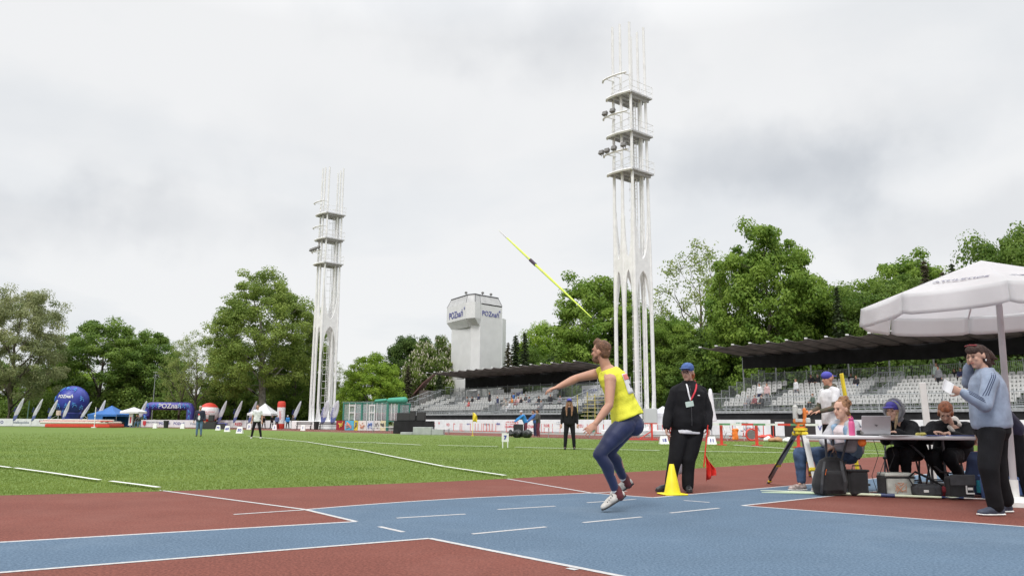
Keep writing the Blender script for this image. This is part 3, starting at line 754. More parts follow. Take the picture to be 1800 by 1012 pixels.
# ---- white wrapped judges' tower
def W(px, Y): return V((GX(px, Y, 12), Y, 0))
t = thing('wrapped_tower', 'octagonal tower wrapped in white sheeting with a jutting upper storey behind the left stand', 'tower', W(838, 124), 0)
o_ = V(t.location)
body = [W(793, 127) - o_, W(827.5, 122) - o_, W(843.5, 121.4) - o_, W(882, 125) - o_, W(882, 133) - o_, W(800, 134) - o_]
m_wrap = mat('white_sheeting', (.75, .75, .75), .6, .03, .8, bump=.5, bscale=1.4)
mb = MB(); mb.prism(body, (0, 0, 19.3)); mb.build('wall', m_wrap, t)
mb = MB(); top = [p + V((0, 0, 19.35)) for p in body]; cc = sum(top, V()) / 6
mb.loft([(cc, V((0, 0, 0)), V((0, 0, 0)))], 3) if 0 else None
ins = [p.lerp(cc, .2) + V((0, 0, 1.35)) for p in top]
ov = [W(784, 127.5) - o_, W(818, 121.2) - o_, W(834, 120.2) - o_, W(843.2, 121.2) - o_]
rim = [ov[0], ov[1], ov[2], body[2], body[3], body[4], body[5]]; rim = [p + V((0, 0, 19.5)) for p in rim]
c2 = sum(rim, V()) / 7; up_ = [p.lerp(c2, .15) + V((0, 0, 1.3)) for p in rim]
mb.add(rim + up_, [tuple(range(7, 14))] + [(i, (i + 1) % 7, 7 + (i + 1) % 7, 7 + i) for i in range(7)]); mb.build('roof', mat('grey_sheeting', (.47, .47, .47), .6, .1, 1), t)
mb = MB(); inn = [body[0], body[1] + V((-.5, 0, 0)), body[1] + V((.5, 0, 0)), body[2]]
mb.prism([p + V((0, 0, 17.0)) for p in ov] + [body[3] * .3 + body[2] * .7 + V((0, 3, 17.0)), body[0] + V((1, 3, 17.0))], (0, 0, 2.5))
mb.add([p + V((0, 0, 16.99)) for p in ov] + [p.lerp(V((0, 4, 0)), .02) + V((0, 0, 15.75)) for p in inn], [(i, i + 1, 5 + i, 4 + i) for i in range(3)])
mb.build('upper_storey', m_wrap, t)
mb = MB(); mb.prism([body[3] + V((.05, .1, 0)), W(889, 127) - o_, W(889, 132) - o_, body[4] + V((.05, 0, 0))], (0, 0, 17.6)); mb.build('stair_shaft', m_wrap, t)
mb = MB()
for i in range(7): mb.cyl(up_[i] + V((0, 0, .08)), up_[(i + 1) % 7] + V((0, 0, .08)), .09, n=5)
for i in range(7): mb.cyl(rim[i], up_[i], .05, n=4)
mb.build('roof_edge', flat('dark_trim', (.10, .10, .11)), t)
for q, kx in ((up_[0].lerp(up_[1], .9), 0), (up_[3].lerp(up_[4], .15), 0), (up_[3].lerp(up_[4], .6), 1)):
    mb = MB(); mb.cyl(q, q + V((0, 0, .4)), .05, n=5); mb.lathe([(.08, .3), (.24, .4), (.22, .58), (.06, .7)], 10, q); mb.build('antenna', m_lamp, t)
mb = MB(); p = body[1].lerp(body[2], .7) + V((0, -.25, 2.7 + 1.0)); mb.box(p, (.75, .5, .5), bev=.05); mb.build('lamp', m_lamp, t)
def on_face(name, s, a, b, f, z, size, m, parent, out=.06, bold=.01):
    d = (b - a); d.z = 0; ang = math.atan2(d.y, d.x); n_ = V((d.y, -d.x, 0)).normalized(); p = a.lerp(b, f) + n_ * out; p.z = z
    return text(name, s, size, m, parent, p, (R(90), 0, ang), bold=bold)
on_face('lettering', 'POZnań', ov[0], ov[1], .5, 17.95, 1.5, m_blueT, t); on_face('star', '*', ov[0], ov[1], .93, 18.45, 1.1, m_blueT, t)
on_face('lettering', 'POZnań', body[2], body[3], .46, 17.9, 1.12, m_blueT, t); on_face('star', '*', body[2], body[3], .88, 18.35, .9, m_blueT, t)
# brick red roof of a hut left of the left stand
t = thing('hut', 'hut with a steep brown tiled roof half hidden by trees left of the left stand', 'hut', (GX(738, 118), 118, 2.2), R(-8))
mb = MB(); mb.add([(-1.9, -2.2, 1.2), (.9, -2.2, 4.4), (2.0, 2, 6.2), (-.9, 2, 3.0), (-1.9, -2.2, 1.4), (.9, -2.2, 4.6), (2.0, 2, 6.4), (-.9, 2, 3.2)], [(0, 1, 2, 3), (4, 5, 6, 7), (0, 1, 5, 4), (1, 2, 6, 5), (2, 3, 7, 6), (3, 0, 4, 7)])
mb.build('roof', mat('brown_tiles', (.17, .085, .075), .8, .3, 9), t)
mb = MB(); mb.box((.9, 0, .6), (1.4, 3.6, 5.6)); mb.build('wall', mat('hut_wall', (.12, .10, .09), .9), t)

# ---- grandstands
def seat_shape(mb, x, y, z):
    mb.cur = 0
    mb.box((x, y, z + .42), (.43, .40, .05), bev=.02)
    mb.loft([(V((x, y + .17, z + .42)), V((.215, 0, 0)), V((0, .025, 0))), (V((x, y + .21, z + .62)), V((.215, 0, 0)), V((0, .03, 0))), (V((x, y + .25, z + .79)), V((.19, 0, 0)), V((0, .022, 0))), (V((x, y + .255, z + .84)), V((.13, 0, 0)), V((0, .015, 0)))], 8)
    mb.box((x, y + .05, z + .2), (.06, .06, .4)); mb.cur = 1; mb.box((x, y + .165, z + .66), (.11, .03, .028)); mb.cur = 0
def stand(label, aL, aR, gaps, zroof, steps_, D0=54.5, roofL=None, roofR=None):
    t = thing('grandstand', label, 'grandstand', S(0, D0), RZ); rows = 7; NR = 5.85
    mb = MB()
    L_ = aR - aL; cxm = (aL + aR) / 2
    mb.box((cxm, .75, 1.93), (L_, 1.5, .08)); mb.box((cxm, .0, 1.86), (L_, .05, .2))
    for i in range(rows):
        mb.box((cxm, 1.7 + .85 * i + .42, 2.0 + .3 * i - .03), (L_, .86, .05)); mb.box((cxm, 1.7 + .85 * i, 1.9 + .3 * i - .03), (L_, .03, .1))
    mb.box((cxm, 1.7 + NR + .75, 3.83), (L_, 1.5, .06)); mb.build('deck', m_galvd, t)
    sc = MB(); x = aL
    while x <= aR + .1:
        for y, h in ((0.15, 1.9), (1.6, 1.9), (4.2, 2.9), (7.4, 3.75), (8.9, 3.8)): sc.cyl((x, y, 0), (x, y, h), .03, n=5)
        sc.cyl((x, .15, .2), (x, 4.2, 2.6), .022, n=4); sc.cyl((x, 8.9, .2), (x, 4.2, 2.6), .022, n=4); sc.cyl((x, .15, 1.2), (x, 8.9, 1.2), .022, n=4); x += 2.07
    sc.build('scaffold_frame', m_galv, t)
    bk = MB(); n = int(L_ / 1.0); g = [[V((aL + L_ * i / n, .09 + .02 * math.sin(i * 1.3) + .02 * math.sin(i * 2.9), z)) for z in (1.22 - .05 * math.sin(i * .8), 1.5, 1.84 + .02 * math.sin(i * 1.9))] for i in range(n + 1)]
    bk.sheet(g); bk.build('black_screen', m_blk, t, solid=.02)
    def rail(y, z0, z1, sp, x0, x1, name='railing'):
        r = MB(); x = x0
        r.cyl((x0, y, z1), (x1, y, z1), .028, n=5); r.cyl((x0, y, z0 + .12), (x1, y, z0 + .12), .022, n=4)
        i = 0
        while x <= x1 + .01:
            if i % 16 == 0: r.cyl((x, y, z0), (x, y, z1 + .16), .035, n=5)
            else: r.cyl((x, y, z0 + .12), (x, y, z1), .011, n=3, cap=False)
            x += sp; i += 1
        r.build(name, m_galv, t)
    rail(.06, 1.95, 3.0, .13, aL, aR); rail(1.7 + NR + 1.5, 3.8, 5.5, .13, aL, aR)
    for xe in (aL, aR):                         # stepped end railings
        r = MB()
        for i in range(8):
            y = .1 + i * 1.15; z = 1.95 + max(0, (y - 1.6)) * .353
            r.cyl((xe, y, z), (xe, y, z + 1.5), .03, n=5); r.cyl((xe, y, z + 1.5), (xe, y + 1.15, z + 1.5), .025, n=4)
            for q in range(1, 8): r.cyl((xe, y + q * .143, z), (xe, y + q * .143, z + 1.5), .01, n=3, cap=False)
        r.build('end_railing', m_galv, t)
    pos = []
    for i in range(rows):
        x = aL + .6
        while x < aR - .4:
            if not any(g0 <= x <= g1 and r0 <= i <= r1 for g0, g1, r0, r1 in gaps): pos.append((x, 1.95 + .85 * i, 2.0 + .3 * i))
            x += .5
    c0 = V((0, 0, 0))
    def dist(p): w = S(p[0], D0 + p[1]); return w.length
    pos.sort(key=dist); near_, rest = pos[:100], pos[100:]
    sm = MB(); seat_shape(sm, 0, 0, 0); sme = sm.mesh('seat', fix=False); sme.materials.append(m_seat); sme.materials.append(m_dkgap)
    for p in near_:
        o = bpy.data.objects.new('seat', sme); COL.objects.link(o); o.parent = t; o.location = p
    sm = MB()
    for p in rest: seat_shape(sm, *p)
    o = sm.build('seat_rows', [m_seat, m_dkgap], t, fix=False); o['kind'] = 'stuff'
    # aisles: steps and gangway openings
    for g0, g1, r0, r1 in gaps:
        if (r0, r1) == (0, 6):
            s_ = MB()
            for i in range(14): s_.box(((g0 + g1) / 2, 1.5 + .425 * i + .2, 2.02 + .15 * i), (g1 - g0, .3, .05))
            s_.build('stairs', m_galv, t)
        else:
            r = MB(); z0 = 2.0 + .3 * r0; z1 = 2.0 + .3 * (r1 + 1) + 1.15; y0 = 1.7 + .85 * r0; y1 = 1.7 + .85 * (r1 + 1)
            for x in (g0, g1):
                k_ = 0; y = y0
                while y <= y1: zz = 2 + (y - 1.7) * .353; r.cyl((x, y, zz - .1), (x, y, zz + 1.1), .03 if k_ % 5 == 0 else .012, n=4); y += .17; k_ += 1
                r.cyl((x, y0, 2 + (y0 - 1.7) * .353 + 1.1), (x, y1, 2 + (y1 - 1.7) * .353 + 1.1), .025, n=4)
            x = g0
            while x <= g1: r.cyl((x, y1, z1 - 1.4), (x, y1, z1), .012, n=3); x += .13
            r.cyl((g0, y1, z1), (g1, y1, z1), .03, n=5); r.build('gangway_railing', m_galv, t)
            b = MB(); b.box(((g0 + g1) / 2, (y0 + y1) / 2, z0 - .1), (g1 - g0 - .1, y1 - y0, .06)); b.box(((g0 + g1) / 2, y1 - .1, (z0 + z1) / 2 - .7), (g1 - g0 - .1, .06, 1.2)); b.build('gangway', m_galvd, t)
    # canopy
    rl = roofL if roofL is not None else aL; rr_ = roofR if roofR is not None else aR
    yf, yb = 4.5, 10.5; zf, zb, zs = zroof
    nr = int(round((rr_ - rl) / 1.72)); ds = (rr_ - rl) / nr; g = []
    for i in range(nr * 6 + 1):
        f = (i % 6) / 6; sag = .17 * 4 * f * (1 - f); x = rl + ds * i / 6
        g.append([V((x, yf + (yb - yf) * j / 5 + (sag * 1.1 if j == 0 else 0), zf + (zb - zf) * j / 5 - sag * (1 - .45 * j / 5) + .10)) for j in range(6)])
    m_ = MB(); m_.sheet(g); m_.build('canopy_membrane', mat('brown_membrane', (.15, .13, .12), .8, .25, 1.2, col2=(.27, .235, .22), transl=.45), t, smooth=True, solid=.02)
    r = MB()
    for i in range(nr + 1):
        x = rl + ds * i; r.cyl((x, yf - .1, zf + .1), (x, yb, zb + .1), .06, n=6)
        r.cyl((x, yb, zb), (x, yb - 1.2, zb - .02), .05, n=5)
    r.build('canopy_rib', mat('dark_steel', (.06, .055, .055), .5), t)
    r = MB()
    for i in range(nr + 1): r.box((rl + ds * i, yf - .16, zf + .12), (.16, .22, .10))
    r.build('rib_cap', m_wsteel, t)
    r = MB()
    for i in range(0, nr + 1, 2): r.cyl((rl + ds * i + .2, yb + .2, 0), (rl + ds * i + .2, yb + .2, zb - .1), .07, n=6)
    r.build('canopy_post', m_galv, t)
    k = int((rr_ - rl) / .9); g = [[V((rl + .3 + (rr_ - rl - .6) * i / k, yb + .03 + .06 * math.sin(i * 1.1), z)) for z in (zs + .05 * math.sin(i * .9), (zs + zb) / 2, zb + .08)] for i in range(k + 1)]
    m_ = MB(); m_.sheet(g); m_.build('rear_screen', m_blk, t, solid=.02)
    return t
gR = lambda p0, p1, D, r0, r1: (S_of(p0, D), S_of(p1, D), r0, r1)
D_ = 54.5
stand('right grandstand of grey seats, mostly empty, behind the results table', S_of(1243, 55), S_of(2000, 55),
      [gR(1352, 1384, 59, 0, 6), gR(1388, 1404, 60, 3, 6), gR(1525, 1575, 59, 1, 5), gR(1575, 1590, 58, 0, 6), gR(1765, 1790, 58, 0, 6)][0:1] + [gR(1525, 1572, 60, 2, 5), gR(1790, 1812, 58, 0, 6)], (7.7, 7.3, 6.1), None, roofL=S_of(1234, 59), roofR=S_of(2050, 59))
stand('left grandstand with a cluster of spectators, between the white tower and the javelin thrower', S_of(702, 55), S_of(1012, 56),
      [gR(740, 752, 57, 0, 6), gR(800, 826, 60, 2, 6), gR(770, 800, 58, 5, 6), gR(865, 882, 58, 0, 6), gR(882, 900, 58, 0, 1), gR(940, 1012, 58, 1, 6), gR(905, 912, 57, 3, 4), gR(700, 722, 57, 2, 6), gR(826, 850, 60, 5, 6)], (7.4, 6.95, 5.45), None, roofL=S_of(754, 59), roofR=S_of(1012, 59))
# scaffold stairs at the right end of the left stand
t = thing('scaffold_stairs', 'scaffold staircase with yellow edges at the right end of the left stand', 'staircase', S(S_of(1030, 55), 55), RZ)
mb = MB()
for x in (-1.2, 1.2): mb.cyl((x, 0, 0), (x, 0, 3.7), .04, n=6); mb.cyl((x, 1.4, 0), (x, 1.4, 4.0), .04, n=6)
mb.build('edge_post', mat('faded_yellow', (.5, .42, .1), .6), t)
mb = MB()
for i in range(9): mb.box((0, .1 + i * .15, .5 + i * .38), (2.3, .26, .07))
mb.build('step', mat('step_yellow', (.42, .38, .2), .6), t)
mb = MB()
for x in (1.6, 3.0, 4.4, 5.8):
    for y in (0, 2.5): mb.cyl((x, y, 0), (x, y, 5.2), .04, n=5)
    mb.cyl((x, 0, 2.0), (x, 2.5, 2.0), .03, n=4)
for z in (.3, 1.9, 3.4, 4.8): mb.cyl((1.3, 0, z), (5.8, 0, z), .03, n=4)
mb.cyl((1.6, 0, .3), (5.8, 0, 3.4), .03, n=4); mb.cyl((5.8, 0, .3), (3, 0, 1.9), .03, n=4); mb.cyl((1.6, 0, 2.0), (4.4, 0, 4.8), .03, n=4)
mb.build('scaffold', m_galv, t)

# ---- hoardings
def hoarding(a_pt, b_pt, h, label, prints, name='advertising_banner', z0=.05, feet=True, m=None, group=None, wav=.012):
    d = b_pt - a_pt; L_ = d.length; ang = math.atan2(d.y, d.x); t = thing(name, label, 'banner', a_pt, ang, group)
    n = max(6, int(L_ / .8)); mb = MB(); mb.sheet([[V((L_ * i / n, wav * math.sin(i * 1.7) + wav * .5 * math.sin(i * .6), z)) for z in (z0, z0 + h * .5, z0 + h)] for i in range(n + 1)])
    mb.build('sheet', m or m_ban, t, solid=.012)
    if feet:
        mb = MB()
        for i in range(int(L_ / 2.2) + 1): mb.cyl((i * 2.2 + .05, .08, 0), (i * 2.2 + .05, .08, z0 + h), .025, n=5)
        mb.build('frame', m_galv, t)
    for f, s, size, mm, dz in prints:
        o = text('print', s, size, mm, t, (L_ * f, -wav * 1.5 - .012, z0 + h * (.5 + dz)), bold=size * .015)
    return t
def star_print(t, x, z, r, m):
    mb = MB(); mb.add([V((x + r * (1 if k % 2 else .45) * math.cos(k * .785), -.08, z + r * (1 if k % 2 else .45) * math.sin(k * .785))) for k in range(8)], [tuple(range(8))]); mb.build('emblem', m, t, solid=.01)
def swoosh(t, x, z, w, h, m):
    mb = MB(); mb.add([(x - w / 2, -.08, z - h / 2), (x + w * .1, -.08, z - h / 2), (x + w / 2, -.08, z + h / 2), (x + w * .1, -.08, z + h * .1)], [(0, 1, 2, 3)]); mb.build('emblem', m, t, solid=.01)
BD = 53.0
def BS(px): return S(S_of(px, BD), BD)
t = hoarding(BS(752), BS(868), 1.2, 'white advertising banner right of the black draped table', [(.12, '✕  ◊ ▽  ◇ ≡', .0001, m_redT, 0)][:0] + [(.13, 'XC', .5, m_redT, 0), (.22, 'V', .45, m_redT, .12), (.36, 'VO', .45, m_redT, 0), (.46, '=', .6, m_redT, .12), (.67, 'sport', .35, m_blueT, .15), (.92, 'city run', .28, m_greyT, .1)])
t = hoarding(BS(868.6), BS(950), 1.2, 'white advertising banner with red block lettering behind the hurdles', [(.12, 'alma', .34, m_blueT, .14), (.42, 'ATHLETICS', .42, m_redT, .2), (.42, 'CHAMPIONSHIPS', .30, m_redT, -.12), (.8, 'POZNAŃ', .42, m_redT, -.1)])
t = hoarding(BS(950.6), BS(1060), 1.2, 'white advertising banner with a green sail emblem behind the long haired woman', [(.12, 'U.K.', .4, m_redT, 0), (.3, 'AZS', .3, m_greyT, .2), (.78, 'M-TEAM', .3, m_redT, -.25), (.66, 'PZU', .38, m_redT, 0)]); swoosh(t, 7.4, .6, 1.3, .9, m_greenT)
t = hoarding(BS(1060.6), BS(1170), 1.2, 'white advertising banner behind the javelin thrower and the tower foot', [(.2, 'U-TEAM', .32, m_redT, -.2), (.5, 'LIGA', .45, m_redT, 0), (.75, 'AUTO', .35, m_greyT, .2), (.85, 'SALUS', .4, m_greyT, -.12)])
t = hoarding(BS(1170.6), BS(1349), 1.2, 'long white advertising banner behind the red posted barrier', [(.12, 'AUTO', .3, m_greyT, .2), (.42, 'ENEA', .3, m_greenT, .22), (.44, 'W', .5, m_greyT, -.1), (.75, 'STUDIO', .3, m_greenT, .22), (.82, 'ENERGIA', .42, m_greyT, -.12)])
t = hoarding(BS(1357), BS(1373), 1.05, 'short blank white panel between dark door openings under the right stand', [])
t = hoarding(BS(1427), BS(1575), 1.2, 'white advertising banner behind the curly haired woman', [(.12, 'VITA', .5, m_blueT, 0), (.6, 'FUNDACJA', .4, m_blueT, 0)])
t = hoarding(BS(1576), BS(2000), 1.2, 'white advertising banner running behind the results table to the right edge', [(.2, 'POLSKI', .5, m_greyT, 0), (.35, 'ZWIĄZEK', .5, m_greyT, 0), (.62, 'SPORT', .5, m_greyT, 0)])
# dark wall under the right stand
mb = MB(); mb.box((0, 0, .65), (4.2, .1, 1.3)); o = mb.build('stand_door', flat('door_dark', (.035, .03, .03)), None, loc=S(S_of(1383, 54.2), 54.2)); o.rotation_euler = (0, 0, RZ); tag(o, 'dark doorway panel under the right stand beside the short white panel', 'door')
# white sheets tied to the rear railing of the left stand
for px, w, s, l in ((822, 2.1, '', 'plain white sheet at the left end of the rear railing'), (868, 2.3, '', 'white sheet with faint print behind the standing spectators'), (900, 2.3, 'POZNAŃ', 'white sheet with blue lettering above the spectator in blue'), (957, 2.6, 'AZS', 'white sheet with dark logo near the thrower\'s stretched hand'), (1029, 2.9, 'IS  TEAM', 'white sheet above the scaffold stairs near the thrower\'s chest')):
    p = S(S_of(px, 62), 62.9); hoarding(p - UD * w / 2, p + UD * w / 2, 1.35, l, [(.5, s, .6, m_blueT, 0)] if s else [], z0=3.75, feet=False, wav=.06, group='white sheets tied to the rear railing')

# ================================================================ FAR OBJECTS
def at(px, Y): return V((GX(px, Y, .5), Y, 0))
# left hoardings
t = hoarding(at(-40, 116), at(221, 113), 1.05, 'long white advertising banner behind the red landing mats at the far left', [(.17, 'O', .6, m_blueT, 0), (.3, 'wielkopolska', .5, m_greyT, 0), (.48, 'POZNAŃ RUN', .42, m_greyT, .15), (.6, 'O', .7, m_blueT, 0), (.9, 'sport', .4, m_greyT, 0)])
t = hoarding(at(246, 112), at(356, 110), 1.0, 'white advertising banner with red shield under the inflatable arch', [(.2, 'WIELKOPOLSKA', .3, m_greyT, .15), (.4, 'POZnań', .5, m_blueT, 0), (.63, 'POZnań', .5, m_blueT, 0), (.87, 'VoluM', .5, m_greyT, 0)]); 
mb = MB(); mb.add([(.5, -.08, .9), (1.0, -.08, .9), (1.0, -.08, .45), (.75, -.08, .2), (.5, -.08, .45)], [(0, 1, 2, 3, 4)]); mb.build('emblem', m_redT, t, solid=.01)
t = hoarding(at(380, 110), at(522, 107), 1.0, 'white advertising banner behind the number boards and the white tent', [(.12, 'lech', .5, m_blueT, 0), (.28, 'RED', .6, m_redT, -.05), (.4, 'C', .5, m_greyT, 0)])
LW = MB(); LW.box((0, 0, .5), (6.1, .5, 1.0), bev=.05); LW.build('wall', m_white, thing('low_wall', 'low white wall left of the far floodlight tower behind the black benches', 'wall', at(556, 98), R(-4)))
m_bluei = mat('inflatable_blue', (.035, .05, .32), .4, .15, 1.2)
m_cyanp = flat('print_cyan', (.10, .32, .72))
def figures(parent, pts, s, m, rot=None):
    """small abstract runner marks printed on the inflatables"""
    for i, (f, n_) in enumerate(pts):
        mb = MB(); x, y = basis(n_); u_ = V((0, 0, 1)); sx = u_.cross(n_).normalized(); 
        if sx.length < .1: sx = V((1, 0, 0))
        up = n_.cross(sx).normalized(); a = random.uniform(-.7, .7); X = sx * math.cos(a) + up * math.sin(a); Y_ = up * math.cos(a) - sx * math.sin(a); c = f + n_ * .04
        mb.cyl(c + Y_ * s * .5, c + Y_ * s * .5 + n_ * .01, s * .13, n=8)
        for p, q in (((0, .4), (-.05, -.05)), ((-.05, -.05), (.3, -.25)), ((.3, -.25), (.2, -.6)), ((-.05, -.05), (-.4, -.3)), ((0, .3), (.35, .1)), ((0, .3), (-.3, .15))):
            mb.cyl(c + X * p[0] * s + Y_ * p[1] * s, c + X * q[0] * s + Y_ * q[1] * s, s * .07, n=5)
        mb.build('runner_print', m, parent)
t = thing('inflatable_ball', 'big blue inflatable ball on a tapered foot with white lettering', 'inflatable', at(123.5, 118)); r = 2.25; zc_ = 3.75
mb = MB(); mb.lathe([(1.05, .05), (1.08, .8), (1.25, 1.3), (1.55, 1.9)] + [(r * math.cos(w), zc_ + r * math.sin(w)) for w in [R(q) for q in range(-48, 89, 8)]] + [(.02, zc_ + r)], 32); mb.build('envelope', m_bluei, t, smooth=True)
text('lettering', 'POZnań', .68, m_whiteT, t, (0, 0, 0), (0, 0, 0), bold=.015, warp=lambda c: (lambda az, el: V((math.sin(az) * math.cos(el), -math.cos(az) * math.cos(el), math.sin(el))) * (r + .03 + c.z * .3) + V((0, 0, zc_)))(c.x / r + .0, c.y / r + .28))
pts = []
for az, el in ((-60, 10), (-25, -18), (8, -20), (35, -15), (60, 8), (-35, 48), (0, 52), (35, 48), (-62, -20), (65, -25), (-10, -45)):
    n_ = V((math.sin(R(az)) * math.cos(R(el)), -math.cos(R(az)) * math.cos(R(el)), math.sin(R(el)))); pts.append((V((0, 0, zc_)) + n_ * r, n_))
figures(t, pts, .75, m_cyanp)
for s in (-1, 1):
    mb = MB(); mb.cyl((s * 1.0, 0, 2.2), (s * 4.6, -.5, .05), .025, n=4); mb.build('guy_rope', m_wsteel, t)
# arch
t = thing('inflatable_arch', 'blue inflatable start arch with white lettering in front of the dark oaks', 'inflatable', at(295, 116), R(2)); 
w = 3.15; zz = 3.05; rr = .56
mb = MB(); mb.tube([(-w, 0, .02), (-w, 0, 1.6), (-w, 0, zz - .35), (-w + .15, 0, zz - .06), (-w + .5, 0, zz), (0, 0, zz), (w - .5, 0, zz), (w - .15, 0, zz - .06), (w, 0, zz - .35), (w, 0, 1.6), (w, 0, .02)], rr, 16); mb.build('arch_tube', mat('inflatable_violet', (.07, .06, .30), .45, .15, 1), t, smooth=True)
text('lettering', 'POZnań', .95, m_whiteT, t, (.3, -rr - .03, zz), bold=.012)
figures(t, [(V((x, -rr, zz)), V((0, -1, 0))) for x in (-2.9, -2.1, -1.4, 1.7, 2.3, 2.9)] + [(V((s * w, -rr, z)), V((0, -1, 0))) for s in (-1, 1) for z in (.6, 1.4, 2.2)], .62, m_cyanp)
# red white red ball
t = thing('inflatable_ball', 'red and white inflatable ball right of the arch behind the man in the dark jacket', 'inflatable', at(366, 108)); r2 = 1.35
mb = MB()
prof = [(r2 * math.cos(R(q)), 2.05 + r2 * math.sin(R(q))) for q in range(-56, 90, 8)]
mb.lathe([(.7, .1), (.72, .8)] + prof + [(.02, 2.05 + r2)], 28)
o = mb.build('envelope', mat('inflatable_white', (.72, .72, .74), .45), t, smooth=True); o.data.materials.append(m_redp)
for p in o.data.polygons: p.material_index = 1 if (p.center.z > 2.75 or p.center.z < 1.15) else 0
text('lettering', 'BYDGOSKA SZKOŁA', .26, m_redT, t, (.1, -r2 - .02, 2.15)); text('lettering', 'SPORTU', .26, m_redT, t, (.1, -r2 - .02, 1.85))
t = thing('inflatable_column', 'white inflatable column with red ends beside the white tent', 'inflatable', at(493, 101)); mb = MB(); mb.lathe([(.46, .02), (.5, .15), (.5, .65), (.5, 1.6), (.5, 2.7), (.5, 2.95), (.5, 3.2), (.42, 3.45), (.05, 3.5)], 20)
o = mb.build('envelope', MATS['inflatable_white'], t, smooth=True); o.data.materials.append(m_redp)
for p in o.data.polygons: p.material_index = 1 if (p.center.z > 2.8 or p.center.z < .4) else 0
o = text('lettering', 'sport', .5, m_redT, t, (.0, -.53, 1.7), (R(90), R(-90), 0))
# feather flags
m_flag = mat('flag_white', (.66, .66, .72), .7, .05, 2, transl=.25); m_flagb = mat('flag_blue', (.16, .2, .5), .7, .1, 2, transl=.25)
def feather(px, Y, h, label, lean=.35, big=False):
    t = thing('feather_flag', label, 'flag', at(px, Y), R(random.uniform(-12, 12)), 'white and blue feather flags')
    mb = MB(); pole = [V((lean * h * .34 * (f ** 1.25), 0, h * f)) for f in [i / 8 for i in range(9)]]
    mb.tube(pole, .02, 5); mb.cyl((0, 0, 0), (0, 0, .12), .12, n=8); mb.build('pole', m_galv, t)
    g = []
    for i in range(13):
        q = i / 12; f = .20 + .82 * q; p = V((lean * h * .34 * f ** 1.25, 0, h * f)); w = .088 * h * (1.5 if big else 1) * (math.sin(math.pi * min(1, q * .92 + .06)) ** .6)
        g.append([p + V((w * e_, .04 * math.sin(i + e_), w * .35 * e_)) for e_ in (-1, -.33, .33, 1)])
    mb = MB(); mb.sheet(g); o = mb.build('sail', [m_flag, m_flagb], t, smooth=True, solid=.006)
    for p in o.data.polygons: p.material_index = 1 if p.center.z < h * (.42) else 0
    o = text('print', 'sport', .32 if not big else .5, m_blueT, t, (lean * h * .1 - .2, -.1, h * .62), (R(90), R(-75), 0)); return t
for px, Y, h, le, l in ((22, 112, 3.9, .8, 'first from the left edge'), (54, 112, 3.8, 1.0, 'second from the left, beside the thin green pole'), (82, 112, 3.7, .9, 'third from the left, just left of the blue ball'), (108, 109, 3.5, .8, 'in front of the left half of the blue ball'), (137, 109, 3.4, 1.3, 'leaning right in front of the blue ball\'s right edge'), (168, 109, 3.6, .8, 'between the blue ball and the blue tent'),
                     (241, 112, 3.6, .8, 'between the white parasol and the arch'), (382, 108, 3.6, .8, 'just right of the red and white ball'), (409, 108, 3.6, .9, 'standing alone between the ball and the judge in white'), (436, 108, 3.6, .8, 'behind the judge in white, left of the white tent'), (512, 108, 3.6, .9, 'right of the red and white column')):
    feather(px, Y, h, 'white and blue feather flag ' + l, le)
feather(566, 96, 3.4, 'wide feather flag at the foot of the far floodlight tower, left one of the pair', .5, True); feather(583, 96, 3.4, 'wide feather flag at the foot of the far floodlight tower, right one of the pair', .5, True)
mb = MB(); mb.cyl((0, 0, 0), (.1, 0, 6.4), .09, .06, n=8); mb.lathe([(.2, 0), (.2, .1), (.1, .14)], 8); o = mb.build('pole', mat('pole_green', (.25, .42, .40), .5), None, loc=at(47, 124)); tag(o, 'thin pale green pole standing behind the left feather flags', 'pole')
mb = MB(); mb.cyl((0, 0, 0), (.0, 0, 8.5), .08, .05, n=8); mb.box((0, 0, 8.5), (.6, .15, .1)); o = mb.build('lamp_post', m_galv, None, loc=at(266, 124)); tag(o, 'thin grey lamp post rising above the left end of the arch', 'lamp post')
# tents and parasols
def gazebo(px, Y, w, he, hp, col, label, sides=True, name='gazebo'):
    m = mat(col[0], col[1], .6, .06, 1.5); t = thing(name, label, 'tent', at(px, Y), R(random.uniform(-8, 8)))
    g = []; n = 8
    mb = MB()
    for k in range(4):
        a = V((math.cos(R(45 + 90 * k)), math.sin(R(45 + 90 * k)), 0)) * w * .707; b = V((math.cos(R(135 + 90 * k)), math.sin(R(135 + 90 * k)), 0)) * w * .707
        g = []
        for i in range(n + 1):
            f = i / n; z = he + (hp - he) * (f ** 1.35); g.append([(a.lerp(b, j / 6) * (1 - f * .985)) + V((0, 0, z)) for j in range(7)])
        mb.sheet(g); mb.sheet([[a.lerp(b, j / 6) + V((0, 0, he - .28 * q + .02 * math.sin(j * 3))) for j in range(7)] for q in (0, 1)])
    mb.build('roof', m, t, solid=.01)
    mb = MB()
    for k in range(4): a = V((math.cos(R(45 + 90 * k)), math.sin(R(45 + 90 * k)), 0)) * w * .7; mb.cyl(a, a + V((0, 0, he)), .03, n=6)
    mb.build('leg', m_galv, t)
    if sides:
        mb = MB(); q = w / 2 - .03; mb.box((0, q, he / 2), (w * .97, .02, he - .1)); mb.box((-q, 0, he / 2), (.02, w * .97, he - .1)); mb.box((-q * .45, -q, he / 2), (w * .5, .02, he - .1)); mb.build('side_panel', m, t)
    return t
gazebo(194, 110, 4.2, 1.75, 2.95, ('tent_blue', (.03, .14, .42)), 'blue pop up tent between the blue ball and the white parasol')
gazebo(464, 104, 3.3, 1.95, 3.25, ('tent_white', (.72, .72, .74)), 'white pop up tent left of the red and white column', sides=False)
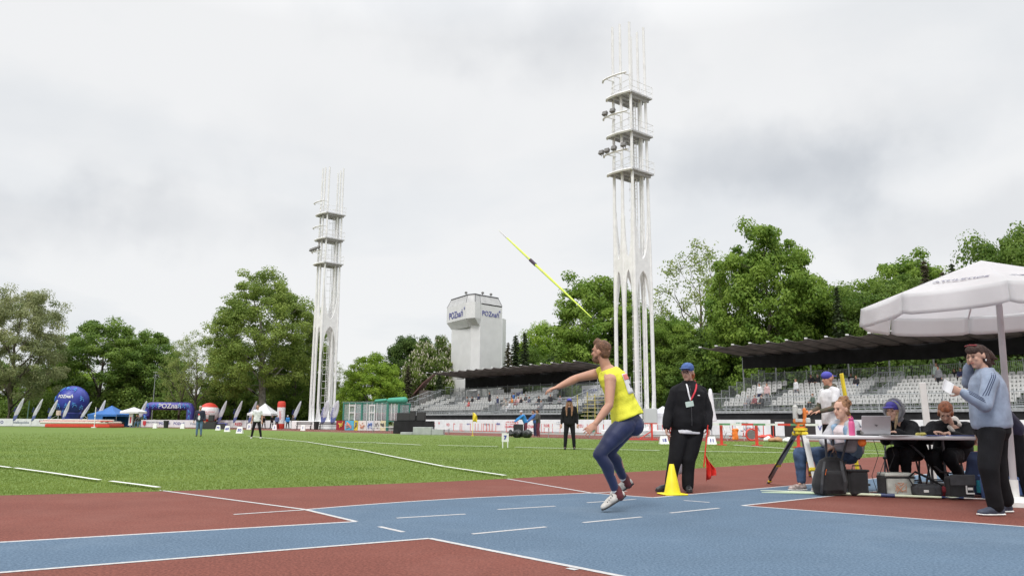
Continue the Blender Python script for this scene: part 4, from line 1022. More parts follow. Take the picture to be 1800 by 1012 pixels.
gazebo(1166, 66, 2.4, 1.75, 2.35, ('tent_white2', (.7, .7, .74)), 'small white tent showing between the near tower and the judge in black', sides=True)
def parasol_far(px, Y, r, z, label):
    t = thing('parasol', label, 'parasol', at(px, Y)); mb = MB(); mb.lathe([(r, z), (r * .98, z + .05), (r * .5, z + .32), (.05, z + .6)], 8, cap=False); mb.lathe([(r, z - .22), (r, z)], 8, cap=False); mb.build('canopy', MATS['tent_white'], t, solid=.01)
    mb = MB(); mb.cyl((0, 0, 0), (0, 0, z + .55), .035, n=6); mb.cyl((0, 0, 0), (0, 0, .1), .3, n=12); mb.build('pole', m_galv, t); return t
parasol_far(233, 107, 1.75, 2.1, 'open white parasol between the blue tent and the arch')
t = thing('roll_up_sign', 'narrow red and white roll up sign under the far white parasol', 'sign', at(229, 106)); mb = MB(); mb.box((0, 0, 1.2), (.5, .03, 1.6)); mb.box((0, 0, .35), (.5, .2, .1)); mb.cyl((0, 0, .1), (0, 0, .5), .05, n=6); mb.build('panel', m_ban, t); mb = MB(); mb.box((0, -.025, 1.0), (.2, .02, .8)); mb.build('print', m_redT, t)
# landing mats
t = thing('landing_mat', 'low red and white landing mat stack in front of the far left banner', 'landing mat', at(150, 103), R(1))
mb = MB(); mb.box((0, 0, .22), (8.2, 4, .44), bev=.08); mb.build('base', m_redp, t)
mb = MB(); mb.box((-.5, 0, .62), (8.6, 4, .34), bev=.1); mb.box((-.9, 0.2, .92), (7.4, 3.6, .22), bev=.08); mb.build('top_mat', mat('mat_cream', (.6, .55, .5), .7), t)
mb = MB()
for i in range(3): mb.box((3.1 + i * .55, -1.9, .82), (.4, .4, .12), bev=.03)
mb.box((-.9, -1.75, .80), (8, .25, .05)); mb.build('red_pad', m_redp, t)
t = thing('camera_box', 'small box on a thin stand at the left end of the landing mats', 'camera', at(101, 103)); mb = MB(); mb.box((0, 0, 1.85), (.45, .4, .6), bev=.03); mb.build('housing', mat('box_cream', (.5, .4, .33), .6), t); mb = MB(); mb.cyl((0, 0, 0), (0, 0, 1.6), .05, n=6); mb.cyl((0, 0, 0), (0, 0, .06), .25, n=8); mb.build('stand', m_galv, t)
t = thing('jump_upright', 'thin white upright at the right end of the landing mats', 'upright', at(166, 101)); mb = MB(); mb.cyl((0, 0, 0), (0, 0, 2.6), .05, n=6); mb.box((0, 0, .05), (.5, .5, .1)); mb.box((0, -.05, 1.5), (.18, .1, .2)); mb.build('post', m_wsteel, t)
# bins, benches
def bin_(px, Y, label, h=.95, r=.32, m=None):
    mb = MB(); mb.lathe([(r * .8, 0), (r, h * .9), (r * 1.08, h * .92), (r * 1.08, h), (r * .9, h), (r * .75, h * .2)], 16); o = mb.build('litter_bin', m or flat('bin_black', (.02, .022, .022)), None, loc=at(px, Y), smooth=True); tag(o, label, 'litter bin')
bin_(292, 102, 'black bin in front of the banner under the arch'); bin_(556, 94, 'black bin between the two benches at the far tower'); bin_(216, 106, 'small black bin at the right end of the far left banner', .7, .25)
m_benchd = mat('bench_black', (.03, .025, .025), .6)
def bench(px, Y, w, label):
    t = thing('bench', label, 'bench', at(px, Y), R(3)); mb = MB()
    for k in range(3): mb.box((0, -.15 + .15 * k, .45), (w, .12, .04))
    mb.build('seat', m_benchd, t); mb = MB()
    for k in range(2): mb.box((0, .32 + .03 * k, .65 + .16 * k), (w, .03, .11))
    mb.build('backrest', m_benchd, t)
    for s in (-1, 1): mb = MB(); mb.box((s * w * .42, -.1, .22), (.06, .06, .44)); mb.box((s * w * .42, .3, .42), (.06, .06, .84)); mb.box((s * w * .42, .1, .43), (.06, .5, .04)); mb.build('leg', m_benchd, t)
bench(534, 94, 1.9, 'black slatted bench left of the bin at the far tower'); bench(577, 93, 2.3, 'black slatted bench right of the bin at the far tower')
# glass shelters with green frames and picture panels below
def shelter(p0, p1, Y0, Y1, h0, h1, label, doors):
    a, b = at(p0, Y0), at(p1, Y1); d = b - a; L_ = d.length; t = thing('glass_shelter', label, 'shelter', a, math.atan2(d.y, d.x)); mb = MB()
    for x in (0, L_): mb.box((x, 0, h1 / 2), (.14, .14, h1)); mb.box((x, 2.2, h1 / 2), (.12, .12, h1))
    mb.box((L_ / 2, 0, h1 - .07), (L_ - .15, .12, .12)); mb.box((L_ / 2, 0, h0), (L_ - .15, .12, .1)); mb.box((L_ / 2, 2.2, h1 - .08), (L_ - .15, .1, .14)); mb.build('frame', m_green, t)
    n = max(3, int(L_ / .62))
    g = MB()
    for i in range(n): g.box((L_ * (i + .5) / n, .02, (h0 + h1) / 2), (L_ / n - .1, .015, h1 - h0 - .2))
    g.build('glazing', m_glass, t); g = MB(); g.box((L_ / 2, 2.2, (h0 + h1) / 2), (L_ - .2, .015, h1 - h0)); g.build('rear_glazing', m_glass, t)
    r = MB()
    for i in range(1, n): r.box((L_ * i / n, -.04, (h0 + h1) / 2), (.05, .05, h1 - h0 - .14))
    for x in doors: r.box((L_ * x - .35, -.1, (h0 + h1) / 2 - .1), (.09, .06, h1 - h0 - .3)); r.box((L_ * x + .35, -.1, (h0 + h1) / 2 - .1), (.09, .06, h1 - h0 - .3)); r.box((L_ * x, -.1, h1 - .35), (.6, .06, .09)); r.box((L_ * x, -.1, h0 + .9), (.6, .06, .09))
    r.build('mullions', m_wsteel, t)
    f = MB(); f.box((L_ / 2, 1.1, h1 + .05), (L_ + .2, 2.5, .06)); f.build('roof', m_glass, t)
    s_ = MB()
    for i in range(int(L_ / .9)): s_.box((.6 + i * .9, 1.6, h0 + .45), (.6, .5, .9), bev=.1)
    s_.build('chair_row', mat('shelter_seats', (.22, .09, .10), .6, .3, 3), t); return t
shelter(603, 635, 86, 85, 1.0, 3.0, 'green framed glass shelter, left one of the three', [.5]); shelter(636, 680, 85, 83, 1.0, 3.0, 'green framed glass shelter, middle one of the three', [.42]); shelter(681.5, 700, 82, 81.5, 1.0, 2.9, 'narrow green framed glass shelter, right one of the three', [])
t = thing('awning', 'rounded green awning on the roof of the right glass shelter', 'awning', at(694, 80)); mb = MB(); mb.cap((-2.0, 0, 3.0), (-1.0, 0, 3.1), .16); mb.cap((-.6, 0, 3.05), (.9, 0, 3.1), .28, .34); mb.build('roll', mat('awning_green', (.05, .30, .21), .6), t, smooth=True)
pos = [((.30, .02, .03), (.75, .6, .1)), ((.10, .42, .62), (.8, .3, .2)), ((.75, .60, .06), (.2, .2, .25)), ((.72, .70, .66), (.6, .3, .2)), ((.66, .68, .72), (.1, .2, .5)), ((.70, .70, .68), (.3, .3, .3)), ((.68, .64, .42), (.1, .1, .1))]
x0 = 591
for i, (c1, c2) in enumerate(pos):
    w = (15.5, 16, 7, 15, 13, 11, 10)[i]; a, b = at(x0, 86 - i), at(x0 + w - .6, 85.4 - i); x0 += w
    t = hoarding(a, b, 1.0, ('dark red', 'sky blue', 'yellow', 'cream', 'white and blue', 'white', 'beige')[i] + ' picture panel standing below the glass shelters', [], name='picture_panel', m=mat('panel_%d' % i, c1, .6))
    mb = MB(); L_ = (b - a).length; rd = random.Random(i)
    for k in range(7): mb.cap((rd.uniform(.15, L_ - .15), -.07, rd.uniform(.25, .9)), (rd.uniform(.15, L_ - .15), -.07, rd.uniform(.25, .9)), .045, .02, n=6)
    mb.build('print', flat('panelprint_%d' % i, c2), t)
# number boards on the grass
m_board = flat('board_white', (.75, .75, .73), rough=.5)
def board(px, py, num, label, w=.55, h=.62, legs=False, col=None, Y=None):
    p = P(px, py) if Y is None else at(px, Y); t = thing('distance_board', label, 'number board', p, R(random.uniform(-6, 6))); mb = MB(); z = .22 if legs else 0
    if not legs: mb.add([(-w * .55, -.16, 0), (w * .55, -.16, 0), (w * .42, 0, h), (-w * .42, 0, h), (-w * .55, .16, 0), (w * .55, .16, 0)], [(0, 1, 2, 3), (5, 4, 3, 2), (0, 3, 4), (1, 5, 2)])
    else: mb.box((0, 0, z + h / 2), (w, .03, h))
    mb.build('board', m_board, t, solid=0 if legs else .012)
    if legs:
        mb = MB()
        for s in (-1, 1): mb.cyl((s * w * .36, 0, 0), (s * w * .36, 0, z + .02), .018, n=5)
        mb.build('leg', m_wsteel, t)
    if num: text('number', num, h * .62, col or m_blueT, t, (0, -.03 if legs else -.10, z + h * .48), (R(90 if legs else 75), 0, 0), bold=.01)
    return t
board(1167, 780, '15', 'white number board reading 15 left of the judge in black', .36, .34); board(1251, 780.5, '11', 'white number board reading 11 right of the judge in black', .36, .34)
board(888, 787, '7', 'white board on two legs alone on the grass left of the long haired woman', .25, .30, True)
board(422, 765, '50', 'number board reading 50 just left of the judge in white', .44, .48, Y=60); board(400, 762, '60', 'number board reading 60, next beyond the 50 board', .42, .5, Y=69); board(384, 760, '70', 'number board next beyond the 60 board', .42, .5, Y=80); board(378, 758, '', 'blank white board farthest along the sector line', .45, .5, Y=92)
board(273, 757, '', 'small white board on the track left of the black bin', .42, .6, Y=98); board(321, 757, '', 'small white board on the track left of the man in the dark jacket', .42, .6, Y=96); board(438, 757, '3', 'white number board behind the judge in white', .42, .65, Y=90); board(483, 757, '2', 'white number board in front of the red and white column', .42, .55, Y=88); board(533, 757, '1', 'white number board reading 1 near the left bench', .42, .6, Y=82)
# black sound gear and stage
t = thing('draped_table', 'long table draped in black cloth at the edge of the grass', 'table', at(728, 63), R(-5)); mb = MB()
n = 40; w = 3.1; d2 = .9; per = []
for i in range(n):
    f = i / n * 4; k = int(f); q = f - k; c = [(-w / 2, -d2 / 2), (w / 2, -d2 / 2), (w / 2, d2 / 2), (-w / 2, d2 / 2)]; a, b = c[k], c[(k + 1) % 4]; per.append((a[0] + (b[0] - a[0]) * q, a[1] + (b[1] - a[1]) * q))
vs = [V((x, y, 1.0)) for x, y in per] + [V((x * (1.02 + .02 * (i % 2)), y * (1.05 + .06 * (i % 2)), .02)) for i, (x, y) in enumerate(per)]
mb.add(vs, [tuple(range(n))] + [(i, (i + 1) % n, n + (i + 1) % n, n + i) for i in range(n)]); mb.build('cloth', m_blk, t)
m_spk = mat('speaker_black', (.02, .02, .022), .6)
def box_thing(name, cat, label, px, Y, z, dims, m, rz=0, extra=None):
    t = thing(name, label, cat, at(px, Y) + V((0, 0, z)), rz); mb = MB(); mb.box((0, 0, dims[2] / 2), dims, bev=.03); mb.build('case', m, t)
    mb = MB(); mb.box((0, -dims[1] / 2 - .01, dims[2] / 2), (dims[0] * .86, .03, dims[2] * .86)); mb.build('grille', mat('grille', (.035, .035, .037), .8, .3, 60), t); return t
box_thing('loudspeaker', 'loudspeaker', 'wide black loudspeaker on the left end of the draped table', 710, 63, 1.0, (1.1, .5, .65), m_spk)
box_thing('loudspeaker', 'loudspeaker', 'upright black loudspeaker on the right end of the draped table', 740, 63, 1.0, (.7, .5, .72), m_spk); box_thing('equipment_case', 'case', 'small black case between the two loudspeakers', 725, 62.9, 1.0, (.45, .4, .8), m_spk)
t = thing('podium', 'grey three step winners podium in front of the black draped table', 'podium', at(744, 58.5), R(-3)); m_pod = mat('podium_grey', (.36, .38, .37), .7, .1, 3)
mb = MB(); mb.box((0, 0, .28), (1.35, 1.0, .56), bev=.02); mb.build('centre_step', m_pod, t); mb = MB(); mb.box((-1.15, 0, .09), (.9, 1.0, .18), bev=.02); mb.build('low_step', m_pod, t); mb = MB(); mb.box((1.12, 0, .2), (.85, 1.0, .4), bev=.02); mb.build('middle_step', m_pod, t)
box_thing('equipment_case', 'case', 'black equipment cases below the red and white ball', 366, 92, 0, (2.0, .6, .85), m_spk)
box_thing('equipment_case', 'case', 'small black case standing on top of the cases below the red and white ball', 371, 91.9, .86, (.6, .4, .75), m_spk)
box_thing('notice_board', 'notice board', 'blue and white board on the track right of the black cases', 388, 92, 0, (1.3, .1, .7), m_blueT)
# tables, chairs near the shelters
def folding_table(px, Y, w, label, m=None, h=.74):
    t = thing('folding_table', label, 'table', at(px, Y), R(-3)); mb = MB(); mb.box((0, 0, h), (w, .7, .04)); mb.build('tabletop', m or m_board, t); mb = MB()
    for s in (-1, 1):
        for q in (-.28, .28): mb.cyl((s * w * .4, q, 0), (s * w * .4, q, h), .02, n=5)
        mb.cyl((s * w * .4, -.28, .2), (s * w * .4, .28, .2), .015, n=4)
    mb.build('leg', m_galv, t); return t
folding_table(672, 66, 1.9, 'low white trestle table left of the black draped table', h=.5); folding_table(468, 100, 2.8, 'white table under the white tent'); folding_table(778, 62, 1.2, 'small trestle table right of the podium', h=.45)
folding_table(1000, 50, 3.2, 'long white trestle table behind the long haired woman', h=.62); folding_table(1095, 50, 2.4, 'white trestle table behind the thrower\'s legs', h=.55)
# yellow corner flag
def flag_on_pole(p, h, m, label, fw, fh, name='corner_flag', ph=None):
    t = thing(name, label, 'flag', p); mb = MB(); mb.cyl((0, 0, 0), (0, 0, h), .02, .015, n=6); mb.cyl((0, 0, 0), (0, 0, .05), .08, n=8); mb.build('pole', m_yel, t)
    g = [[V((.02 + fw * f * (1 - .35 * f), .06 * math.sin(f * 7 + k), h - .02 - k / 5 * fh * (1 - .35 * f) - fh * .45 * f ** 1.3)) for k in range(6)] for f in [i / 8 for i in range(9)]]
    mb = MB(); mb.sheet(g); mb.build('cloth', m, t, smooth=True, solid=.004); return t
flag_on_pole(at(831, 54), 1.6, m_yel, 'yellow flag on a thin yellow pole at the grass edge before the left stand', .42, .62)
# rubbish heap
t = thing('wheeled_case', 'tall black case standing among the black sacks at the grass edge', 'case', at(911, 50)); mb = MB(); mb.box((0, 0, .42), (.62, .45, .8), bev=.05); mb.build('body', m_spk, t, smooth=False); mb = MB(); mb.tube([(.3, -.1, .8), (.42, -.1, .85), (.42, -.1, .6)], .025, 5); mb.build('handle', m_spk, t)
for i, (px, w, l) in enumerate(((909, .42, 'round black sack right in front of the tall black case'), (926, .42, 'round black sack right of the tall black case'), (896, .3, 'flat black sack left of the tall black case'))):
    mb = MB(); mb.ell((0, 0, .22), (w * .8, w * .7, .26 if i < 2 else .12)); mb.ell((.05, .1, .35), (w * .4, w * .4, .16)); o = obj('sack', organic(mb, 'sack', .03, 3, .5, .03, 14), None, at(px, 48.6 - .2 * i), mat('bin_bag', (.018, .02, .02), .35)); tag(o, l, 'sack', 'black sacks at the grass edge')
# hurdles
def hurdle(p, rz, m2, label, group):
    t = thing('hurdle', label, 'hurdle', p, rz, group); mb = MB(); mb.box((0, 0, .88), (1.2, .03, .09)); mb.build('crossbar', m_board, t)
    for s in (-1, 1):
        mb = MB(); mb.box((s * .52, 0, .42), (.04, .04, .84)); mb.box((s * .52, .3, .03), (.05, .7, .05)); mb.build('upright', m2, t)
    return t
hs = [(806, 52), (822, 51.6), (845, 51.4), (850, 52.2), (856, 52), (862, 51.8), (868, 51.6), (898, 51.5), (950, 51), (962, 51), (975, 51), (1040, 51), (1055, 50.6), (1070, 51), (1085, 51.4), (1100, 51), (1112, 50), (1128, 50), (1150, 49), (1165, 49), (1295, 50), (1310, 50), (1345, 49)]
h0 = None
for i, (px, D) in enumerate(hs):
    p = S(S_of(px, D), D); 
    if h0 is None: h0 = hurdle(p, RZ + R(8), m_redp, 'red and white hurdle on the far track, parked before the white banners', 'hurdles parked on the far track'); 
    else: copy_tree(h0, loc=p, rz=RZ + R(random.uniform(-20, 95)))
# barrier with red posts
t = thing('barrier', 'long wooden rail painted white green and red on red posts beyond the judge in black', 'barrier', (0, 0, 0)); 
pp = [P(1147, 766), P(1268, 780), P(1330, 783), P(1403, 788)]
pp = [V((GX(1268, 34, .4), 34, 0)), V((GX(1330, 33.2, .4), 33.2, 0)), V((GX(1403, 31, .4), 31, 0))]
for p in pp: mb = MB(); mb.box(p + V((0, 0, .42)), (.09, .09, .84), rz=.3); mb.box(p + V((0, 0, .02)), (.3, .5, .04)); mb.build('post', m_redp, t)
mb = MB(); q0 = pp[0] + (pp[0] - pp[1]) * .35 + V((0, 0, .885)); q1 = pp[2] + (pp[2] - pp[1]) * .45 + V((0, 0, .88)); segs = 9
for i in range(segs):
    a, b = q0.lerp(q1, i / segs), q0.lerp(q1, (i + 1) / segs); mb.cur = (0, 1, 0, 2, 1, 0, 2, 1, 0)[i]; dd = (b - a); M = Matrix.Rotation(math.atan2(dd.y, dd.x), 3, 'Z'); mb.box((a + b) / 2, (dd.length, .09, .08), M=M)
mb.build('rail', [m_board, mat('rail_green', (.12, .28, .14), .6), m_redp], t)
t = thing('barrier', 'red steel barrier trestle at the foot of the near floodlight tower', 'barrier', at(1146, 44)); mb = MB(); mb.box((0, 0, .45), (.09, .09, .9)); mb.box((-.8, 0, .06), (2.2, .07, .05)); mb.cyl((0, 0, .5), (-.7, 0, .05), .03, n=5); mb.box((-.5, 0, .9), (1.6, .1, .05)); mb.build('frame', m_redp, t)
# small clutter beyond the barrier
m_or = mat('orange_plastic', (.85, .2, .03), .6)
def chair_far(px, Y, rz, m, label, group='folding chairs behind the barrier'):
    t = thing('folding_chair', label, 'chair', at(px, Y), rz, group); mb = MB(); mb.box((0, 0, .45), (.45, .42, .03)); mb.build('seat', m, t); mb = MB(); mb.box((0, .22, .72), (.45, .03, .3)); mb.build('backrest', m, t)
    for s in (-1, 1): mb = MB(); mb.cyl((s * .22, -.22, 0), (s * .22, .24, .9), .014, n=5); mb.cyl((s * .22, .24, 0), (s * .22, -.2, .47), .014, n=5); mb.build('leg', m_galv, t)
    return t
chair_far(1280, 44, R(20), m_wsteel, 'white folding chair behind the barrier, left one'); chair_far(1300, 44, R(-15), m_wsteel, 'white folding chair behind the barrier, right one')
mb = MB(); mb.box((0, .0, .35), (.32, .14, .6), bev=.06); mb.cap((-.12, -.02, .6), (.12, -.02, .6), .07); o = obj('vest', organic(mb, 'vest', .03, 2, .5, .02, 10), None, at(1292, 42), m_or); tag(o, 'orange vest hanging low between the two white folding chairs', 'vest')
t = thing('wheel', 'small dark wheel lying upright on the track beyond the barrier', 'wheel', at(1321, 43) + V((0, 0, .34))); mb = MB(); mb.tube([(math.cos(k * .3142) * .3, 0, math.sin(k * .3142) * .3) for k in range(21)], .05, 6, cap=False); mb.build('tyre', m_redp, t); mb = MB(); mb.cyl((0, -.03, 0), (0, .03, 0), .24, n=16); mb.build('disc', m_lamp, t)
for i, (px, Y, m, l, s) in enumerate(((1348, 42, m_board, 'white bundle lying on the track beyond the barrier', .2), (1383, 40, m_board, 'white bag near the foot of the surveying tripod on the far track', .22), (1362, 41, flat('wood_red', (.4, .22, .12)), 'brown plank stack on the far track beyond the barrier', .4), (1345, 52, m_redp, 'red mat lying on the far track below the short white panel', .5), (1508, 46, m_redp, 'red board lying flat on the far track behind the curly haired woman', .6))):
    mb = MB(); mb.ell((0, 0, .1), (s, .3, .12)); mb.ell((s * .4, 0, .12), (s * .4, .3, .16)); o = obj('bundle', organic(mb, 'bundle', .04, 2, .5, .03, 9), None, at(px, Y), m); tag(o, l, 'bundle')
# closed white parasol
t = thing('closed_parasol', 'closed white parasol standing right behind the judge in black', 'parasol', at(1251, 50)); mb = MB()
mb.lathe([(.04, 3.12), (.10, 3.05), (.16, 2.6), (.24, 1.8), (.36, 1.1), (.25, 1.08)], 10); mb.build('canopy', MATS['tent_white2'], t, smooth=True); mb = MB(); mb.cyl((0, 0, 0), (0, 0, 3.1), .03, n=6); mb.cyl((0, 0, 0), (0, 0, .08), .25, n=12); mb.build('pole', m_galv, t)

# ================================================================ PEOPLE
m_skin = mat('skin', (.46, .245, .165), .55, .07, 12, bump=.1, bscale=180)
m_skin2 = mat('skin_pale', (.52, .31, .23), .55, .07, 12, bump=.1, bscale=180)
m_eye = flat('eye', (.03, .02, .018), rough=.3); m_lip = flat('lips', (.36, .12, .10), rough=.6)
RM = [(-.14, .12, .09), (-.02, .165, .115), (.18, .155, .110), (.4, .148, .108), (.6, .165, .120), (.78, .180, .122), (.90, .165, .100), (.98, .10, .075), (1.04, .062, .060)]
def fr(f, up=V((0, 0, 1))):
    f = f.normalized(); r = f.cross(up).normalized(); return r, f, r.cross(f)
def cols(a, b, c): return Matrix((a, b, c)).transposed()
def head_shapes(m, hd, hf, hu=V((0, 0, 1)), s=1.0):
    r, f, u = fr(hf, hu); M = cols(r, f, u)
    m.ell(hd + u * .034 * s - f * .014 * s, (.074 * s, .094 * s, .086 * s), M, 18, 12)
    m.ell(hd - u * .034 * s + f * .020 * s, (.058 * s, .066 * s, .076 * s), M, 16, 10)
    m.cap(hd - u * .088 * s + f * .048 * s, hd - u * .088 * s + f * .06 * s, .026 * s, .022 * s)
    m.cap(hd + u * .012 * s + f * .078 * s, hd - u * .022 * s + f * .101 * s, .010 * s, .014 * s, 8)
    m.cap(hd + u * .030 * s + f * .077 * s - r * .03 * s, hd + u * .030 * s + f * .077 * s + r * .03 * s, .011 * s, n=8)
    m.cap(hd - u * .053 * s + f * .077 * s - r * .014 * s, hd - u * .053 * s + f * .077 * s + r * .014 * s, .010 * s, n=8)
    for q in (-1, 1):
        m.ell(hd + r * q * .075 * s - f * .012 * s, (.012 * s, .020 * s, .031 * s), M, 8, 6)
        m.ell(hd + r * q * .035 * s - u * .015 * s + f * .058 * s, (.022 * s, .02 * s, .022 * s), M, 8, 6)
def hand(m, w, d, n, side, curl=.5, s=1.0, spread=1.0):
    d = d.normalized(); n = (n - d * n.dot(d)).normalized(); l = d.cross(n) * side
    m.loft([(w - d * .02 * s, l * .026 * s, n * .021 * s), (w + d * .02 * s, l * .032 * s, n * .018 * s), (w + d * .055 * s, l * .041 * s, n * .016 * s), (w + d * .092 * s, l * .040 * s, n * .012 * s)], 12)
    for i, L_ in enumerate((.072, .081, .075, .058)):
        b = w + d * (.088 - .004 * abs(i - 1.3)) * s + l * (.030 - .0205 * i) * s; a = 0; dd = (d + l * (.16 - .11 * i) * spread).normalized(); r = .0088 * s
        for q, fl in enumerate((.46, .30, .24)):
            a += curl * (.35 if q == 0 else .6); v = dd * math.cos(a) + n * math.sin(a); e = b + v * L_ * fl * s; m.cap(b, e, r, r * .9, 8); b = e; r *= .9
    b = w + d * .022 * s + l * .026 * s; e = b + (l * .75 + d * .62 + n * .35).normalized() * .045 * s; m.cap(b, e, .0135 * s, .011 * s, 8); m.cap(e, e + (d * .85 + l * .25 + n * .4 * (.5 + curl)).normalized() * .034 * s, .0105 * s, .009 * s, 8)
def torso(m, J, rings, inf=0.0, lo=-9, hi=9, fl=0.0, n=24):
    pv, nk = J['pv'], J['nk']; hs = (J['hR'] - J['hL']); ss = (J['sR'] - J['sL']); up = (nk - pv); out = []; L_ = up.length; bend = J.get('bend', V((0, 0, 0)))
    for f, w, d in rings:
        if f < lo or f > hi: continue
        c = pv + up * f + bend * math.sin(max(0, min(1, f)) * math.pi)
        s = (hs.normalized() * (1 - max(0, min(1, f))) + ss.normalized() * max(0, min(1, f))); s = (s - up * s.dot(up) / up.length_squared).normalized(); dp = s.cross(up.normalized())
        k = fl * max(0, .35 - f); out.append((c, s * (w + inf + k), dp * (d + inf + k)))
    m.loft(out, n)
def shoe(parent, a, heel, toe, up, mu, ms, name='shoe', s=1.0, vox=.008, collar=.0):
    d = (toe - heel).normalized(); up = (up - d * up.dot(d)).normalized(); r = d.cross(up)
    m = MB(); M = cols(r, d, up)
    m.ell(heel + d * .045 * s + up * .045 * s, (.036 * s, .05 * s, .045 * s), M); m.ell(heel + d * .13 * s + up * .045 * s, (.040 * s, .10 * s, .042 * s), M); m.ell(toe - d * .065 * s + up * .032 * s, (.045 * s, .066 * s, .034 * s), M)
    m.cap(heel + d * .05 * s + up * .05 * s, heel + d * .055 * s + up * (.085 + collar) * s, .040 * s, .040 * s)
    m.cap(heel + d * .07 * s + up * .06 * s, toe - d * .09 * s + up * .045 * s, .036 * s, .03 * s)
    o = obj(name, organic(m, name, vox, 3), parent, None, mu)
    m = MB(); m.loft([(heel + d * .0 * s + up * .012, r * .025 * s, up * .010), (heel + d * .03 * s + up * .012, r * .038 * s, up * .013), (heel + d * .12 * s + up * .010, r * .036 * s, up * .011), (toe - d * .09 * s + up * .011, r * .048 * s, up * .012), (toe - d * .03 * s + up * .013, r * .042 * s, up * .012), (toe + up * .017, r * .02 * s, up * .008)], 12)
    m.build('sole', ms, o, smooth=True); return o
def limb(m, pts, rr, n=14):
    for a, b, ra, rb in zip(pts, pts[1:], rr, rr[1:]): m.cap(a, b, ra, rb, n)
def person(label, base, J, skin, hf, hu=V((0, 0, 1)), vox=.008, rings=RM, arm=1.0, leg=1.0, hands=None, hs=1.0, group=None, bare_legs=True):
    """one continuous body; J holds world joints. Returns the body object (origin on the ground) and a helper to make local shapes"""
    J = {k: (v - base if isinstance(v, Vector) and k not in ('bend', 'cbL', 'cbR') else v) for k, v in J.items()}
    m = MB(); head_shapes(m, J['hd'], hf, hu, hs)
    r, f, u = fr(hf, hu); m.cap(J['nk'] - V((0, 0, .02)), J['hd'] - u * .05 - f * .02, .058 * arm, .052)
    torso(m, J, rings)
    m.cap(J['sL'].lerp(J['nk'], .25), J['sL'], .058 * arm, .060 * arm); m.cap(J['sR'].lerp(J['nk'], .25), J['sR'], .058 * arm, .060 * arm)
    for k in 'LR':
        s, e, w = J['s' + k], J['e' + k], J['w' + k]
        mid = s.lerp(e, .4); limb(m, [s, mid, e], [.056 * arm, .051 * arm, .038 * arm]); mf = e.lerp(w, .3); limb(m, [e, mf, w], [.039 * arm, .042 * arm, .026 * arm])
        hd_, hn, curl = (hands or {}).get(k, (w - e, V((0, 0, -1)), .5)); hand(m, w, hd_, hn, 1 if k == 'L' else -1, curl)
        h, kn, a = J['h' + k], J['k' + k], J['a' + k]; limb(m, [h, h.lerp(kn, .35), kn], [.088 * leg, .082 * leg, .055 * leg], 16)
        back = (J.get('cb' + k) or V((0, .02, 0))); limb(m, [kn, kn.lerp(a, .32) + back, a], [.052 * leg, .054 * leg, .034])
        m.cap(a, a + (J['t' + k] - a) * .3, .030, .022)
    o = obj('person', organic(m, 'person', vox, 3, .5), None, base, skin); tag(o, label, 'person', group); o['J'] = 0; del o['J']
    return o, J
def face(o, J, hf, hu=V((0, 0, 1)), brow=(.10, .05, .03), glasses=None, s=1.0):
    r, f, u = fr(hf, hu); r = r * s; f = f * s; u = u * s; hd = J['hd']
    for q in (-1, 1):
        m = MB(); m.ell(hd + u * .010 + f * .083 + r * q * .031, (.013, .008, .0065), cols(r, f, u), 10, 6); m.build('eye', m_eye, o, smooth=True)
        m = MB(); m.cap(hd + u * .031 + f * .089 + r * q * .015, hd + u * .030 + f * .080 + r * q * .046, .004, .003, 6); m.build('eyebrow', flat('brow_%d' % int(brow[0] * 1000), brow), o)
    m = MB(); m.cap(hd - u * .050 + f * .0875 - r * .02, hd - u * .050 + f * .0875 + r * .02, .0045, n=6); m.build('mouth', m_lip, o)
    if glasses is not None:
        m = MB()
        for q in (-1, 1):
            m.tube([hd + u * (.008 + .018 * math.sin(a)) + f * .103 + r * (q * .033 + .026 * math.cos(a)) for a in [i * .6283 for i in range(11)]], .003, 5, cap=False); m.cyl(hd + u * .012 + f * .10 + r * q * .06, hd + u * .01 - f * .01 + r * q * .083, .003, n=5)
        m.cyl(hd + u * .012 + f * .104 - r * .008, hd + u * .012 + f * .104 + r * .008, .003, n=5); m.build('glasses', glasses, o)
def garment(name, parent, shapes, m, vox=.009, amp=.004, freq=16, it=3, stretch=(1, 1, 1)):
    g = MB(); shapes(g); o = obj(name, organic(g, name, vox, it, .5, amp, freq, stretch), parent, None, m); return o
def cap_hat(o, J, hf, m, hu=V((0, 0, 1)), s=1.0, brim=1, mb_=None, lift=0):
    r, f, u = fr(hf, hu); M = cols(r, f, u); hd = J['hd']; g = MB()
    g.ell(hd + u * (.062 + lift) - f * .014, (.086 * s, .105 * s, .078 * s), M, 20, 12); o1 = obj('cap', organic(g, 'cap', .009, 3, .5, .002, 20), o, None, m)
    g = MB(); a = hd + u * (.055 + lift) + f * .075 * brim; g.ell(a + f * .035 * brim + u * .004, (.070 * s, .075 * s, .011), M, 18, 6); g.build('peak', mb_ or m, o1, smooth=True); return o1
def hair(o, J, hf, m, shapes=None, hu=V((0, 0, 1)), vox=.008, amp=.006, freq=45, s=1.0, back=.0):
    r, f, u = fr(hf, hu); M = cols(r, f, u); hd = J['hd']
    def sh(g):
        g.ell(hd + u * .052 * s - f * (.026 + back) * s, (.083 * s, .092 * s, .080 * s), M, 18, 12); g.ell(hd + u * .0 - f * .055 * s, (.072 * s, .055 * s, .075 * s), M)
        if shapes: shapes(g, hd, r, f, u, M)
    return garment('hair', o, sh, m, vox, amp, freq, 2, (1, 1, .5))
def hm(name, c): return mat(name, c, .6, .35, 30, bump=.8, bscale=140)

